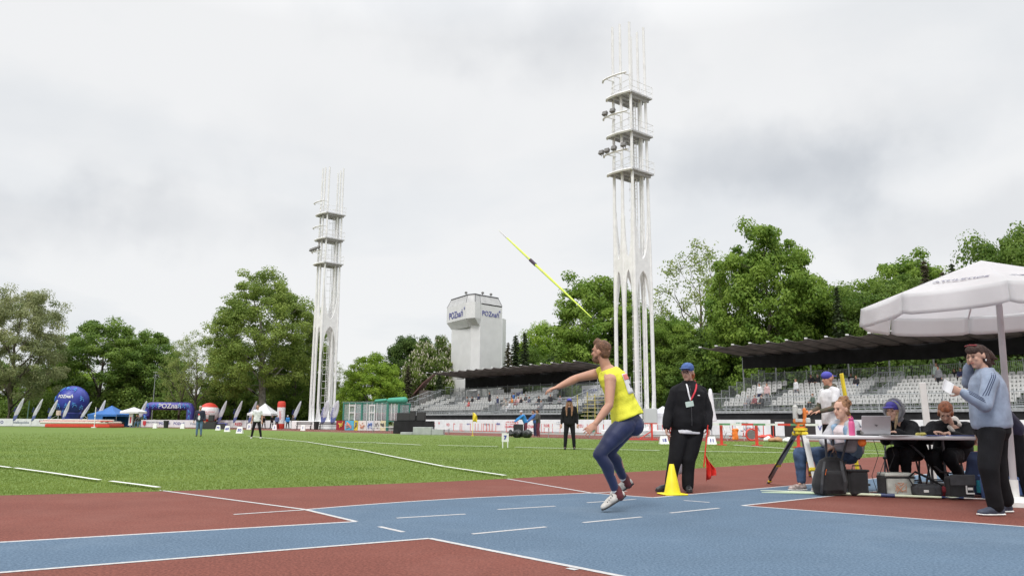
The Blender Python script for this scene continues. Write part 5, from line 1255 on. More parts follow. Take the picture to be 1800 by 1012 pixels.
# ---------------------------------------------------------------- javelin thrower
b = P(1075, 893); A0 = V((b.x, b.y, 0))
J = dict(hd=Q(1056, 619, 8.16), nk=Q(1068, 648, 8.16), pv=Q(1103, 737, 8.14), sL=Q(1073, 668, 7.95), sR=Q(1056, 655, 8.32), eL=Q(1071, 712, 7.86), wL=Q(1047, 744, 7.80), eR=Q(1015, 664, 8.30), wR=Q(981, 680, 8.20),
         hL=Q(1098, 745, 8.05), hR=Q(1103, 744, 8.24), kL=Q(1053, 798, 7.98), aL=Q(1083, 864, 8.08), tL=P(1070, 893), kR=Q(1070, 795, 8.20), aR=Q(1097, 842, 8.40), tR=Q(1096, 866, 8.42), cbL=V((.035, .0, 0)), cbR=V((.035, 0, 0)), bend=V((.02, 0, 0)))
hf = V((-.80, .58, .06)).normalized(); hu = V((-.12, 0, 1)).normalized()
o, Jl = person('bearded javelin thrower in yellow sleeveless top and navy tights, arm stretched after the throw', A0, J, m_skin, hf, hu, vox=.0065, arm=1.06, leg=1.02,
               hands={'L': (V((-.75, -.1, -.66)), V((.2, .9, -.3)), .35), 'R': (V((-.95, -.15, -.28)), V((.1, .1, -1)), .75)})
THROWER = o
def sh(g):
    torso(g, Jl, [(.02, .178, .135), (.12, .172, .130), (.3, .160, .124), (.5, .163, .127), (.7, .182, .136), (.84, .186, .130), (.93, .155, .105), (.985, .10, .085)], .010, fl=.09, n=32)
    for k in 'LR': g.cap(Jl['s' + k].lerp(Jl['nk'], .45), Jl['s' + k].lerp(Jl['nk'], .12), .062, .066)
tshirt = garment('sports_top', o, sh, mat('yellow_jersey', (.70, .69, .045), .75, .08, 7, bump=.3, bscale=60), .0075, .0065, 9, 4, (1.2, 1.2, 2.2))
def sh(g):
    torso(g, Jl, [(-.16, .135, .115), (-.05, .168, .128), (.05, .163, .12), (.12, .155, .112)], .006)
    g.ell(Jl['pv'] + V((.062, -.03, -.055)), (.105, .10, .115)); g.ell(Jl['pv'] + V((.062, .07, -.055)), (.105, .10, .115))
    for k in 'LR':
        h, kn, a = Jl['h' + k], Jl['k' + k], Jl['a' + k]; limb(g, [h + V((.01, 0, 0)), h.lerp(kn, .4) + V((-.005, 0, .0)), h.lerp(kn, .8), kn], [.108, .100, .072, .063], 20); limb(g, [kn, kn.lerp(a, .30) + V((.028, 0, 0)), kn.lerp(a, .6) + V((.015, 0, 0)), kn.lerp(a, .93)], [.060, .064, .052, .042], 18)
m_navy = mat('navy_tights', (.014, .022, .075), .55, .14, 5, bump=.12, bscale=300, sheen=.12)
tights = garment('tights', o, sh, m_navy, .0075, .0022, 26, 4)
m_shw = mat('shoe_white', (.52, .49, .45), .5, .15, 30); m_shm = mat('shoe_maroon', (.10, .018, .022), .6, .2, 20); m_sole = flat('sole_dark', (.03, .028, .03), rough=.7); m_sock = cloth('sock_white', (.68, .68, .70))
for k, d in (('L', V((-.84, -.05, -.50))), ('R', V((-.80, .12, -.52)))):
    d.normalize(); upv = V((-.5, 0, .86)); upv = (upv - d * upv.dot(d)).normalized(); a_ = Jl['a' + k]; heel = a_ - d * .062 - upv * .098; toe = heel + d * .285
    if k == 'L': dz_ = .006 - toe.z; heel = heel + V((0, 0, dz_)); toe = toe + V((0, 0, dz_))
    s_ = shoe(o, None, heel, toe, upv, m_shw, m_sole, 'javelin_boot', 1.04, .006, .015)
    dn = (toe - heel).normalized(); uu = (upv - dn * upv.dot(dn)).normalized()
    garment('boot_collar', s_, lambda g: (g.cap(heel + dn * .055 + uu * .035, heel + dn * .05 + uu * .115, .047, .048), g.cap(heel + dn * .05 + uu * .04, heel + dn * .13 + uu * .055, .043, .034)), m_shm, .006, .001)
    garment('sock', o, lambda g: g.cap(heel + dn * .055 + uu * .10, Jl['k' + k].lerp(Jl['a' + k], .93), .043, .043), m_sock, .006, .002, 30)
    if k == 'L':
        m = MB()
        for q in range(4): c = heel + dn * (.12 + .025 * q) + uu * (.085 - .009 * q); m.cyl(c + V((0, -.04, 0)), c + V((0, .04, 0)), .005, n=5)
        m.build('lace', m_sole, s_)
m_hbr = hm('hair_brown', (.13, .062, .032))
def sh(g, hd, r, f, u, M):
    g.ell(hd + u * .10 + f * .035, (.05, .05, .042), M); g.cap(hd + u * .115 + f * .05, hd + u * .13 + f * .035 , .03, .022)
hair(o, Jl, hf, m_hbr, sh, hu, .0065, .004, 60, .97)
garment('beard', o, lambda g: (lambda r, f, u: (g.ell(Jl['hd'] - u * .075 + f * .035, (.060, .060, .048), cols(r, f, u)), g.cap(Jl['hd'] - u * .05 + r * .046 + f * .02, Jl['hd'] - u * .05 - r * .046 + f * .02, .02)))(*fr(hf, hu)), hm('beard_brown', (.15, .075, .042)), .0065, .003, 60)
face(o, Jl, hf, hu)
# race number pinned on his back
from mathutils.bvhtree import BVHTree
def decal(name, gobj, parent, axis_a, axis_b, ang0, ang1, f0, f1, m, z=.006, nx=10, ny=8):
    """a patch lying on a garment: rays are shot inwards at the garment around its own axis"""
    bv = BVHTree.FromPolygons([v.co for v in gobj.data.vertices], [tuple(p.vertices) for p in gobj.data.polygons]); up = (axis_b - axis_a); x, y = basis(up); grid = []
    X = V((1, 0, 0)); X = (X - up * X.dot(up) / up.length_squared).normalized(); Y = up.normalized().cross(X)
    for i in range(nx + 1):
        row = []; a = R(ang0 + (ang1 - ang0) * i / nx); dr = X * math.cos(a) + Y * math.sin(a)
        for j in range(ny + 1):
            c = axis_a + up * (f0 + (f1 - f0) * j / ny); hit = bv.ray_cast(c + dr * .6, -dr)
            row.append((hit[0] if hit[0] else c + dr * .18) + dr * z)
        grid.append(row)
    g = MB(); g.sheet(grid); q = g.build(name, m, parent, smooth=True, solid=.002); return q, grid
bib, gr = decal('race_number', tshirt, o, Jl['pv'], Jl['nk'], -62, 38, .42, .80, flat('bib_white', (.72, .72, .72), rough=.6))
decal('bib_stripe', tshirt, bib, Jl['pv'], Jl['nk'], -60, 36, .68, .79, flat('bib_pink', (.72, .22, .2)), .0085)
decal('bib_text', tshirt, bib, Jl['pv'], Jl['nk'], -40, 14, .52, .60, flat('bib_black', (.04, .04, .05)), .0085, 6, 3)

# ---------------------------------------------------------------- judge in black with cap and flags
b = P(1190, 857); A0 = V((b.x, b.y, 0)); Yo = 10.5
J = dict(hd=Q(1208.5, 655, Yo), nk=Q(1211, 676, Yo + .04), pv=Q(1209, 750, Yo + .06), sR=Q(1189, 689, Yo), sL=Q(1233, 689, Yo + .06), eR=Q(1176, 722, Yo + .02), wR=Q(1171, 750, Yo - .06), eL=Q(1244, 724, Yo + .04), wL=Q(1245, 752, Yo - .06),
         hR=Q(1197, 757, Yo + .05), hL=Q(1221, 757, Yo + .05), kR=Q(1187, 805, Yo + .0), kL=Q(1211, 806, Yo + .02), aR=Q(1177, 848, Yo + .06), aL=Q(1208, 849, Yo + .05), tR=Q(1165, 855, Yo - .05), tL=Q(1207, 856, Yo - .15), cbR=V((0, .03, 0)), cbL=V((0, .03, 0)))
hf = V((-.52, -.85, -.06)).normalized()
BIG = [(f, w * 1.22, d * 1.35) for f, w, d in RM]
o, Jl = person('judge in black tracksuit and blue cap with red lanyard, holding a red flag', A0, J, m_skin2, hf, vox=.0075, rings=BIG, arm=1.1, leg=1.1, hands={'R': (V((0, -.1, -1)), V((.9, -.2, 0)), 1.3), 'L': (V((0, -.1, -1)), V((-.9, -.2, 0)), 1.5)})
def sh(g):
    torso(g, Jl, [(-.10, .195, .165), (0, .225, .185), (.12, .235, .20), (.3, .232, .20), (.5, .222, .19), (.7, .225, .190), (.85, .215, .178), (.95, .15, .135), (1.02, .10, .095), (1.10, .07, .07)], .010, n=30)
    for k in 'LR': g.cap(Jl['nk'].lerp(Jl['s' + k], .3), Jl['s' + k], .075, .085); limb(g, [Jl['s' + k], Jl['e' + k], Jl['e' + k].lerp(Jl['w' + k], .8)], [.086, .072, .058]); g.cap(Jl['e' + k].lerp(Jl['w' + k], .84), Jl['e' + k].lerp(Jl['w' + k], .94), .054, .050)
m_jk = mat('jacket_black', (.010, .010, .012), .9, .2, 9, bump=.3, bscale=200, spec=.25)
jk = garment('jacket', o, sh, m_jk, .009, .006, 8, 3, (1, 1, 1.2))
garment('undershirt', o, lambda g: torso(g, Jl, [(-.15, .205, .172), (-.11, .21, .175), (0, .2, .17)], .006), cloth('hem_white', (.62, .62, .66)), .009, .004)
def sh(g):
    torso(g, Jl, [(-.22, .15, .13), (-.1, .195, .16), (0, .195, .16)], .0)
    for k in 'LR': limb(g, [Jl['h' + k], Jl['k' + k], Jl['k' + k].lerp(Jl['a' + k], .5), Jl['a' + k] + V((0, -.012, -.035))], [.128, .094, .080, .074], 18)
garment('trousers', o, sh, mat('trousers_black', (.009, .009, .011), .9, .2, 9, bump=.3, bscale=200, spec=.25), .009, .006, 8, 3, (1.2, 1.2, .8))
m_shk = mat('shoe_black', (.02, .02, .022), .4, .2, 30)
for k, dx in (('R', -.075), ('L', .0)):
    a = Jl['a' + k]; heel = V((a.x + .02, a.y + .05, .0)); shoe(o, None, heel, heel + V((-.85 if k == 'R' else -.15, -.6 if k == 'R' else -1, 0)).normalized() * .27, V((0, 0, 1)), m_shk, m_sole, s=1.02)
cap_hat(o, Jl, hf, mat('denim_cap', (.05, .10, .27), .8, .25, 40))
m_hred = hm('hair_ginger', (.33, .10, .035))
def sh(g, hd, r, f, u, M): g.ell(hd - f * .055 - u * .03 - r * .0, (.085, .06, .085), M)
hair(o, Jl, hf, m_hred, sh, vox=.008, s=.94); face(o, Jl, hf, glasses=flat('frame_dark', (.03, .02, .05), rough=.3))
# lanyard with card
jbv = BVHTree.FromPolygons([v.co for v in jk.data.vertices], [tuple(p.vertices) for p in jk.data.polygons])
def onf(x, z, d=.008):
    p = Jl['nk'] + V((x, -1, z)); h = jbv.ray_cast(p, V((0, 1, 0))); return (h[0] if h[0] else Jl['nk'] + V((x, -.2, z))) + V((0, -d, 0))
m_lan = flat('lanyard_red', (.55, .03, .05))
m = MB(); m.tube([Jl['nk'] + V((.085, .02, .06)), onf(.075, -.01), onf(.06, -.05), onf(.035, -.10), onf(.005, -.155), onf(-.03, -.21)], .011, 6, flatz=.5); l1 = m.build('lanyard', m_lan, o)
m = MB(); m.tube([Jl['nk'] + V((-.055, -.0, .06)), onf(-.055, -.01), onf(-.055, -.06), onf(-.052, -.11), onf(-.045, -.15), onf(-.03, -.21)], .010, 6, flatz=.5); m.build('lanyard_tape', m_sock, l1)
c_ = onf(-.045, -.26, .012); m = MB(); m.box(c_, (.105, .006, .07), M=Matrix.Rotation(R(-12), 3, 'Y') @ Matrix.Rotation(R(8), 3, 'X')); m.build('badge', flat('badge', (.62, .75, .68), rough=.3), o)
m = MB(); m.box(onf(.085, -.145, .004), (.03, .004, .010)); m.build('chest_logo', m_whiteT, o)
m = MB(); m.tube([onf(-.02, -.02 - .052 * q, .001) for q in range(11)], .0055, 6); m.build('zip', flat('zip', (.045, .045, .05), rough=.3), o)
# flags
def hung_flag(label, top, bot, c0, c1, m, side):
    t = thing('hand_flag', label, 'flag', top); d = bot - top; g = MB(); g.cyl(V((0, 0, .10)), d, .009, n=7); g.build('stick', m, t)
    g = MB(); rows = []
    for i in range(11):
        f = i / 10; w = .20 * min(1, f * 1.6) * side; a = d * (.52 + .0 * f) + V((0, 0, -.34 * f)); rows.append([a + V((w * (q / 6) - .02 * side, -.045 * math.sin(q * 2.0 + f * 3) * (.3 + f), -.07 * (q / 6) * (1 - f) + (.10 * (q / 6 - .55) if i == 10 else 0))) for q in range(7)])
    g.sheet(rows); g.build('cloth', m, t, smooth=True, solid=.003); return t
m_fr = mat('flag_red', (.66, .03, .02), .75, .1, 10); w = J['wL']; hung_flag('red signal flag hanging from the left hand of the judge in black', w + V((-.01, -.03, -.06)), w + V((-.09, -.05, -.50)), 0, 0, m_fr, .62)
w = J['wR']; t = thing('hand_flag', 'white signal flag showing between the legs of the judge in black', 'flag', w + V((.02, .02, -.07))); o_ = V(t.location); e_ = Q(1196, 806, 10.86) - o_
g = MB(); g.cyl((0, 0, .1), e_, .009, n=7); g.build('stick', m_fr, t)
g = MB(); g.sheet([[Q(1184 + 16 * f + 5 * q, 799 + 35 * q - 3 * f, 10.86 + .02 * math.sin(q * 3 + f * 4)) - o_ for f in [k / 5 for k in range(6)]] for q in [k / 6 for k in range(7)]]); g.build('cloth', mat('flag_cloth_white', (.66, .66, .72), .7), t, smooth=True, solid=.003)

# ---------------------------------------------------------------- woman in grey blue sweatshirt
b = P(1748, 896); A0 = V((b.x, b.y, 0)); Yo = 8.02
J = dict(hd=Q(1717, 627, Yo), nk=Q(1731, 652, Yo + .02), pv=Q(1744, 752, Yo + .04), sL=Q(1741, 669, Yo - .16), sR=Q(1727, 664, Yo + .19), eL=Q(1731, 712, Yo - .24), wL=Q(1690, 688, Yo - .22), eR=Q(1702, 672, Yo + .26), wR=Q(1703, 641, Yo + .14),
         hL=Q(1743, 757, Yo - .05), hR=Q(1748, 757, Yo + .13), kL=Q(1738, 820, Yo - .08), kR=Q(1752, 820, Yo + .14), aL=Q(1748, 884, Yo - .04), aR=Q(1766, 874, Yo + .22), tL=Q(1728, 892, Yo - .05), tR=Q(1750, 885, Yo + .2), cbL=V((.03, 0, 0)), cbR=V((.03, 0, 0)))
hf = V((-.93, -.30, -.20)).normalized()
o, Jl = person('woman in grey blue sweatshirt shading her eyes and holding a paper beside the parasol pole', A0, J, m_skin2, hf, vox=.007, rings=[(f, w * 1.02, d * 1.12) for f, w, d in RM], arm=1.0, leg=1.05,
               hands={'L': (V((-.9, -.1, .25)), V((.1, .9, .1)), .8), 'R': (V((-.15, -.3, .9)), V((.8, -.3, .1)), .5)})
m_sw = cloth('sweatshirt', (.235, .285, .38))
def sh(g):
    torso(g, Jl, [(.0, .195, .165), (.06, .212, .178), (.2, .212, .182), (.4, .20, .178), (.6, .195, .175), (.78, .19, .16), (.9, .165, .13), (.99, .095, .085), (1.05, .07, .07)], .008, n=30)
    for k in 'LR': g.cap(Jl['nk'].lerp(Jl['s' + k], .3), Jl['s' + k], .07, .085); limb(g, [Jl['s' + k], Jl['s' + k].lerp(Jl['e' + k], .5), Jl['e' + k], Jl['e' + k].lerp(Jl['w' + k], .82)], [.084, .080, .068, .050]); g.cap(Jl['e' + k].lerp(Jl['w' + k], .88), Jl['e' + k].lerp(Jl['w' + k], .97), .040, .038)
swt = garment('sweatshirt', o, sh, m_sw, .0085, .0055, 8, 3, (1, 1, 1.5))
# three dark stripes down sleeve and shoulder
m_st = flat('stripe_navy', (.03, .045, .10)); bv = BVHTree.FromPolygons([v.co for v in swt.data.vertices], [tuple(p.vertices) for p in swt.data.polygons])
def stripe(a, b_, off):
    g = MB(); pts = []
    for i in range(13):
        c = a.lerp(b_, i / 12) + off; h = bv.ray_cast(c + V((0, -.5, 0)), V((0, 1, 0)))
        if h[0]: pts.append(h[0] + V((0, -.0015, 0)))
    if len(pts) > 2: g.tube(pts, .0042, 6); g.build('stripe', m_st, swt)
for q in (-1, 0, 1):
    stripe(Jl['nk'].lerp(Jl['sL'], .5) + V((-.015, 0, .02)), Jl['sL'].lerp(Jl['eL'], .62) + V((-.05, 0, 0)), V((.018 * q, 0, 0))); stripe(Jl['eL'].lerp(Jl['wL'], .12), Jl['eL'].lerp(Jl['wL'], .78), V((0, 0, .030 + .018 * q)))
def sh(g):
    torso(g, Jl, [(-.2, .15, .13), (-.08, .19, .165), (.05, .19, .165)], .0)
    for k in 'LR': limb(g, [Jl['h' + k], Jl['k' + k], Jl['k' + k].lerp(Jl['a' + k], .5), Jl['a' + k] + V((.01, 0, -.02))], [.125, .092, .080, .074], 18)
garment('trousers', o, sh, MATS['trousers_black'], .0085, .006, 8, 3, (1.2, 1.2, .8))
shoe(o, None, V((Jl['aL'].x + .09, Jl['aL'].y, 0)), V((Jl['aL'].x - .19, Jl['aL'].y - .02, 0)), V((0, 0, 1)), mat('shoe_navy', (.04, .05, .08), .6), m_board); shoe(o, None, V((Jl['aR'].x + .08, Jl['aR'].y + .02, 0)), V((Jl['aR'].x - .19, Jl['aR'].y, 0)), V((0, 0, 1)), MATS['shoe_navy'], m_board)
m_hdk = hm('hair_dark', (.045, .022, .016))
def sh(g, hd, r, f, u, M):
    g.cap(hd - f * .06 + u * .04, hd - f * .17 - u * .03, .080, .055); g.cap(hd - f * .13 - u * .0, hd - f * .26 - u * .07, .05, .010); g.cap(hd - f * .12 - u * .05, hd - f * .22 - u * .115, .045, .010); g.cap(hd - f * .05 - u * .05 + r * -.02, hd - f * .15 - u * .12, .055, .02); g.cap(hd - f * .05 - r * .055, hd - f * .08 - u * .11 - r * .05, .035, .02); g.ell(hd + u * .075 + f * .03, (.075, .07, .055), M); g.cap(hd - f * .1 + u * .05, hd - f * .22 - u * .01, .05, .01)
hair(o, Jl, hf, m_hdk, sh, vox=.008, amp=.005, freq=40, s=.97); face(o, Jl, hf)
r_, f_, u_ = fr(hf); m = MB(); m.cap(Jl['hd'] + u_ * .122 + f_ * .045 - r_ * .065, Jl['hd'] + u_ * .132 + f_ * .060, .008); m.cap(Jl['hd'] + u_ * .132 + f_ * .060, Jl['hd'] + u_ * .122 + f_ * .045 + r_ * .065, .008); m.build('sunglasses', flat('red_frame', (.22, .03, .035), rough=.2), o)
m = MB(); m.ell(Jl['hd'] - r_ * .088 - f_ * .01 - u_ * .04, (.006, .006, .012)); m.build('earring', m_whiteT, o)
t = thing('paper', 'folded white paper held in the hand of the woman in grey blue', 'paper', J['wL'] + V((-.15, -.03, .05))); m = MB(); m.sheet([[V((-.02 - .04 * (1 - j / 4) + .08 * i / 5, .012 * math.sin(i), -.02 + .10 * j / 4 - .012 * i)) for j in range(5)] for i in range(6)]); m.build('sheet', mat('paper', (.75, .75, .76), .7, .02), t, solid=.002)

# ---------------------------------------------------------------- seated people at the table
def seated(label, Yo, px, py, skin, hf, hu, top_m, leg_m, hands, rings, arm=1.0, leg=1.0, vox=.008, topw=1.0, sleeve=None, shoes=None):
    J = {k: Q(px[k][0], px[k][1], Yo + px[k][2]) for k in px}; b = J['pv']; A0 = V((b.x, b.y, 0))
    for k in 'LR': J['a' + k].z = max(J['a' + k].z, .09); J.setdefault('t' + k, J['a' + k] + V((-.12, -.1, -.05)))
    J['cbL'] = J['cbR'] = V((.0, .02, 0))
    o, Jl = person(label, A0, J, skin, hf, hu, vox, rings, arm, leg, hands, hs=1.13)
    return o, Jl, J
Z0 = V((0, 0, 1))
hf = V((-.88, -.46, -.05)).normalized()
px = dict(hd=(1478, 720, 0), nk=(1487, 743, .04), pv=(1493, 794, .10), sR=(1468, 749, .16), sL=(1500, 752, -.14), eR=(1449, 776, .12), wR=(1455, 782, -.08), eL=(1496, 786, -.22), wL=(1467, 785, -.18), hR=(1486, 797, .18), hL=(1493, 799, .0), kR=(1406, 797, .10), kL=(1440, 799, -.12), aR=(1409, 848, .12), aL=(1450, 850, -.05))
o, Jl, J = seated('curly haired woman in denim vest and jeans sitting at the left end of the table', 10.70, px, 0, m_skin2, hf, Z0, 0, 0, {'R': (V((.5, -.5, -.45)), V((.3, .3, -.9)), .5), 'L': (V((-.8, 0, -.3)), V((0, .2, -1)), .6)}, [(f, w * 1.15, d * 1.35) for f, w, d in RM], 1.05, 1.15)
def sh(g):
    torso(g, Jl, [(-.05, .19, .17), (.2, .195, .175), (.5, .185, .17), (.78, .195, .18), (.9, .175, .150), (.97, .10, .10)], .012)
garment('tshirt', o, sh, cloth('tshirt_pink_white', (.60, .52, .54)), .009, .005)
m_hood = cloth('hoodie_grey', (.42, .42, .45))
def sh(g):
    for k in 'LR': g.cap(Jl['nk'].lerp(Jl['s' + k], .55), Jl['s' + k], .075, .085); limb(g, [Jl['s' + k], Jl['e' + k], Jl['e' + k].lerp(Jl['w' + k], .85)], [.085, .075, .055])
    g.cap(Jl['nk'] + V((.09, .05, .0)), Jl['nk'] + V((.10, -.09, -.02)), .055, .05)
garment('hoodie', o, sh, m_hood, .009, .008, 12, 3)
def sh(g):
    for k in 'LR': a = Jl['s' + k].lerp(Jl['nk'], .3); c = Jl['pv'].lerp(Jl['nk'], .15) + (Jl['s' + k] - Jl['nk']) * .75; g.cap(a, c, .085, .10); g.cap(a + V((-.06, -.03, -.04)), c + V((-.06, -.04, 0)), .065, .075)
    g.cap(Jl['nk'].lerp(Jl['pv'], .2) + V((.08, .02, 0)), Jl['pv'] + V((.09, .03, .08)), .13, .13)
garment('denim_vest', o, sh, mat('denim_light', (.20, .30, .42), .85, .2, 14, bump=.4, bscale=200), .009, .006, 12)
def legs_g(g, Jl, ws, top=.13):
    torso(g, Jl, [(-.16, .16, .15), (-.02, .19, .17), (.1, .18, .16)], .0)
    for k in 'LR': limb(g, [Jl['h' + k], Jl['k' + k], Jl['k' + k].lerp(Jl['a' + k], .5), Jl['a' + k].lerp(Jl['k' + k], .1)], ws, 16)
garment('jeans', o, lambda g: legs_g(g, Jl, [.125, .088, .075, .058]), mat('denim_dark', (.05, .085, .16), .85, .25, 14, bump=.4, bscale=200), .009, .006, 14)
m_hcur = hm('hair_curly', (.25, .125, .06))
def sh(g, hd, r, f, u, M):
    rd = random.Random(3)
    for i in range(34): a = rd.uniform(0, 6.28); e = rd.uniform(-.1, 1.3); g.ell(hd + u * .07 - f * .07 + (r * math.cos(a) * math.cos(e) + f * math.sin(a) * math.cos(e) * .6 + u * math.sin(e)) * .095, (.024,) * 3)
    for i in range(16): g.ell(hd + u * (.125 + rd.uniform(-.03, .04)) - f * (.09 + rd.uniform(-.05, .05)) + r * rd.uniform(-.05, .05), (.026,) * 3)
    for i in range(12): g.ell(hd - f * (.10 + rd.uniform(-.02, .03)) - u * rd.uniform(-.05, .08) + r * rd.uniform(-.05, .05), (.024,) * 3)
hair(o, Jl, hf, m_hcur, sh, vox=.008, amp=.005, freq=50, s=1.10); face(o, Jl, hf, s=1.12)
for k, m1 in (('R', mat('trainer', (.30, .24, .22), .6, .5, 25)), ('L', MATS.get('trainer'))): a = Jl['a' + k]; h = V((a.x + .06, a.y, 0)); shoe(o, None, h, h + V((-.26, -.05, 0)), Z0, m1, m_board)
m = MB(); m.cyl(Jl['wL'] + V((.012, 0, .004)), Jl['wL'] + V((.035, 0, .008)), .032, n=12); m.build('watch', m_shk, o)
# hooded woman
hf = V((-.82, -.56, -.10)).normalized()
px = dict(hd=(1571, 722, 0), nk=(1581, 744, .05), pv=(1604, 792, .22), sR=(1561, 752, .14), sL=(1603, 750, -.02), eR=(1556, 774, .06), wR=(1553, 758.5, -.20), eL=(1602, 772, -.24), wL=(1574, 759, -.34), hR=(1594, 796, .25), hL=(1610, 796, .14), kR=(1569, 795, -.22), kL=(1591, 796, -.26), aR=(1572, 838, -.05), aL=(1594, 838, -.1))
o, Jl, J = seated('woman in black hoodie with grey hood and blue cap sitting behind the laptop', 10.60, px, 0, m_skin2, hf, Z0, 0, 0, {'R': (V((-.9, -.3, 0)), V((0, 0, -1)), .4), 'L': (V((-.9, -.3, 0)), V((0, 0, -1)), .4)}, RM)
def top_g(g, Jl, k_=1.0, lo=-.1):
    torso(g, Jl, [(lo, .19 * k_, .165 * k_), (.2, .19 * k_, .165 * k_), (.5, .185 * k_, .16 * k_), (.78, .19 * k_, .145 * k_), (.9, .165 * k_, .12 * k_), (.99, .10, .09)], .006)
    for k in 'LR': g.cap(Jl['nk'].lerp(Jl['s' + k], .3), Jl['s' + k], .075, .085 * k_); limb(g, [Jl['s' + k], Jl['e' + k], Jl['e' + k].lerp(Jl['w' + k], .9)], [.086 * k_, .072 * k_, .052])
garment('hoodie', o, lambda g: top_g(g, Jl), m_jk, .009, .008, 12, 3)
garment('trousers', o, lambda g: legs_g(g, Jl, [.11, .08, .066, .052]), MATS['trousers_black'], .009, .005)
cap_hat(o, Jl, hf, mat('cap_violet', (.06, .05, .28), .8, .2, 30), s=1.11)
def sh(g):
    r, f, u = fr(hf); hd = Jl['hd']; n = 14; rings = []
    outer = [(hd + u * (.03 + .125 * math.cos(a)) + r * .115 * math.sin(a)) for a in [i * 2 * math.pi / n for i in range(n)]]
    for i in range(n):
        a, b_ = outer[i], outer[(i + 1) % n]; g.cap(a + f * .035 - u * .02, b_ + f * .035 - u * .02, .018); g.cap(a - f * .03, b_ - f * .03, .024)
    g.ell(hd + u * .02 - f * .085, (.115, .06, .13), cols(r, f, u)); g.cap(hd - u * .10 - f * .05, Jl['nk'] + V((.05, .05, 0)), .075, .07); g.ell(hd + u * .10 - f * .05, (.08, .06, .06), cols(r, f, u))
garment('hood', o, sh, mat('hood_grey', (.20, .20, .215), .9, .15, 8, bump=.3, bscale=150), .009, .004, 14)
def sh(g):
    r, f, u = fr(hf); hd = Jl['hd']
    for q in (-1, 1): g.cap(hd + r * q * .065 + f * .03 - u * .03, hd + r * q * .05 + f * .06 - u * .13, .025, .022); g.cap(hd + r * q * .05 + f * .06 - u * .13, hd + r * q * .03 + f * .075 - u * .24, .022, .010)
garment('hair', o, sh, hm('hair_blond', (.42, .30, .17)), .008, .004, 50); face(o, Jl, hf, s=1.12)
garment('sock', o, lambda g: [g.cap(Jl['k' + k].lerp(Jl['a' + k], .86), Jl['a' + k], .045, .042) for k in 'LR'][0:0], m_sock) if 0 else None
for k in 'LR': a = Jl['a' + k]; h = V((a.x + .02, a.y + .05, 0)); shoe(o, None, h, h + V((-.1, -.25, 0)), Z0, mat('shoe_grey', (.25, .25, .27), .7), m_board); garment('sock', o, lambda g: g.cap(Jl['k' + k].lerp(a, .82), a + V((0, 0, -.01)), .042, .042), mat('sock_grey', (.42, .42, .45), .9), .008, .002)
# ginger woman writing
hf = V((-.42, -.68, -.62)).normalized(); hu = V((-.2, -.45, .87)).normalized()
px = dict(hd=(1662, 725, -.06), nk=(1670, 746, .06), pv=(1676, 794, .24), sR=(1643, 753, .04), sL=(1697, 753, .06), eR=(1630, 768, -.10), wR=(1641, 759, -.30), eL=(1700, 776, -.12), wL=(1668, 761, -.30), hR=(1668, 797, .2), hL=(1684, 797, .2), kR=(1636, 802, -.20), kL=(1668, 802, -.26), aR=(1664, 842, -.02), aL=(1690, 842, -.1))
o, Jl, J = seated('ginger short haired woman in black jacket bending over her papers at the table', 10.60, px, 0, m_skin2, hf, hu, 0, 0, {'R': (V((.5, -.7, 0)), V((0, 0, -1)), .7), 'L': (V((-.8, -.3, 0)), V((0, 0, -1)), .5)}, [(f, w * 1.15, d * 1.3) for f, w, d in RM], 1.05, 1.05)
garment('jacket', o, lambda g: top_g(g, Jl, 1.25), m_jk, .009, .010, 11, 3)
garment('trousers', o, lambda g: legs_g(g, Jl, [.12, .09, .072, .058]), MATS['trousers_black'], .009, .006)
def sh(g): g.cap(Jl['nk'] + V((-.085, -.03, .01)), Jl['nk'] + V((-.03, .09, .06)), .035, .05); g.cap(Jl['nk'] + V((-.03, .09, .06)), Jl['nk'] + V((.10, .06, .06)), .055, .06); g.cap(Jl['nk'] + V((.10, .06, .06)), Jl['nk'] + V((.09, -.06, .0)), .055, .035); g.cap(Jl['nk'] + V((-.07, -.10, -.03)), Jl['nk'] + V((-.02, -.17, -.14)), .03, .02)
garment('cream_hood', o, sh, cloth('cream_fleece', (.60, .56, .52)), .009, .004)
hair(o, Jl, hf, m_hred if 0 else hm('hair_auburn', (.26, .085, .035)), lambda g, hd, r, f, u, M: (g.ell(hd + u * .085 + f * .03, (.078, .06, .045), M), g.cap(hd + f * .03 + r * .07 + u * .02, hd + r * .07 - u * .04, .022), g.cap(hd + f * .03 - r * .07 + u * .02, hd - r * .07 - u * .04, .022)), hu, .008, .006, 45, s=1.11); face(o, Jl, hf, hu, s=1.12)
for k in 'LR': a = Jl['a' + k]; h = V((a.x + .02, a.y + .05, 0)); shoe(o, None, h, h + V((-.1, -.25, 0)), Z0, m_shk, m_sole)

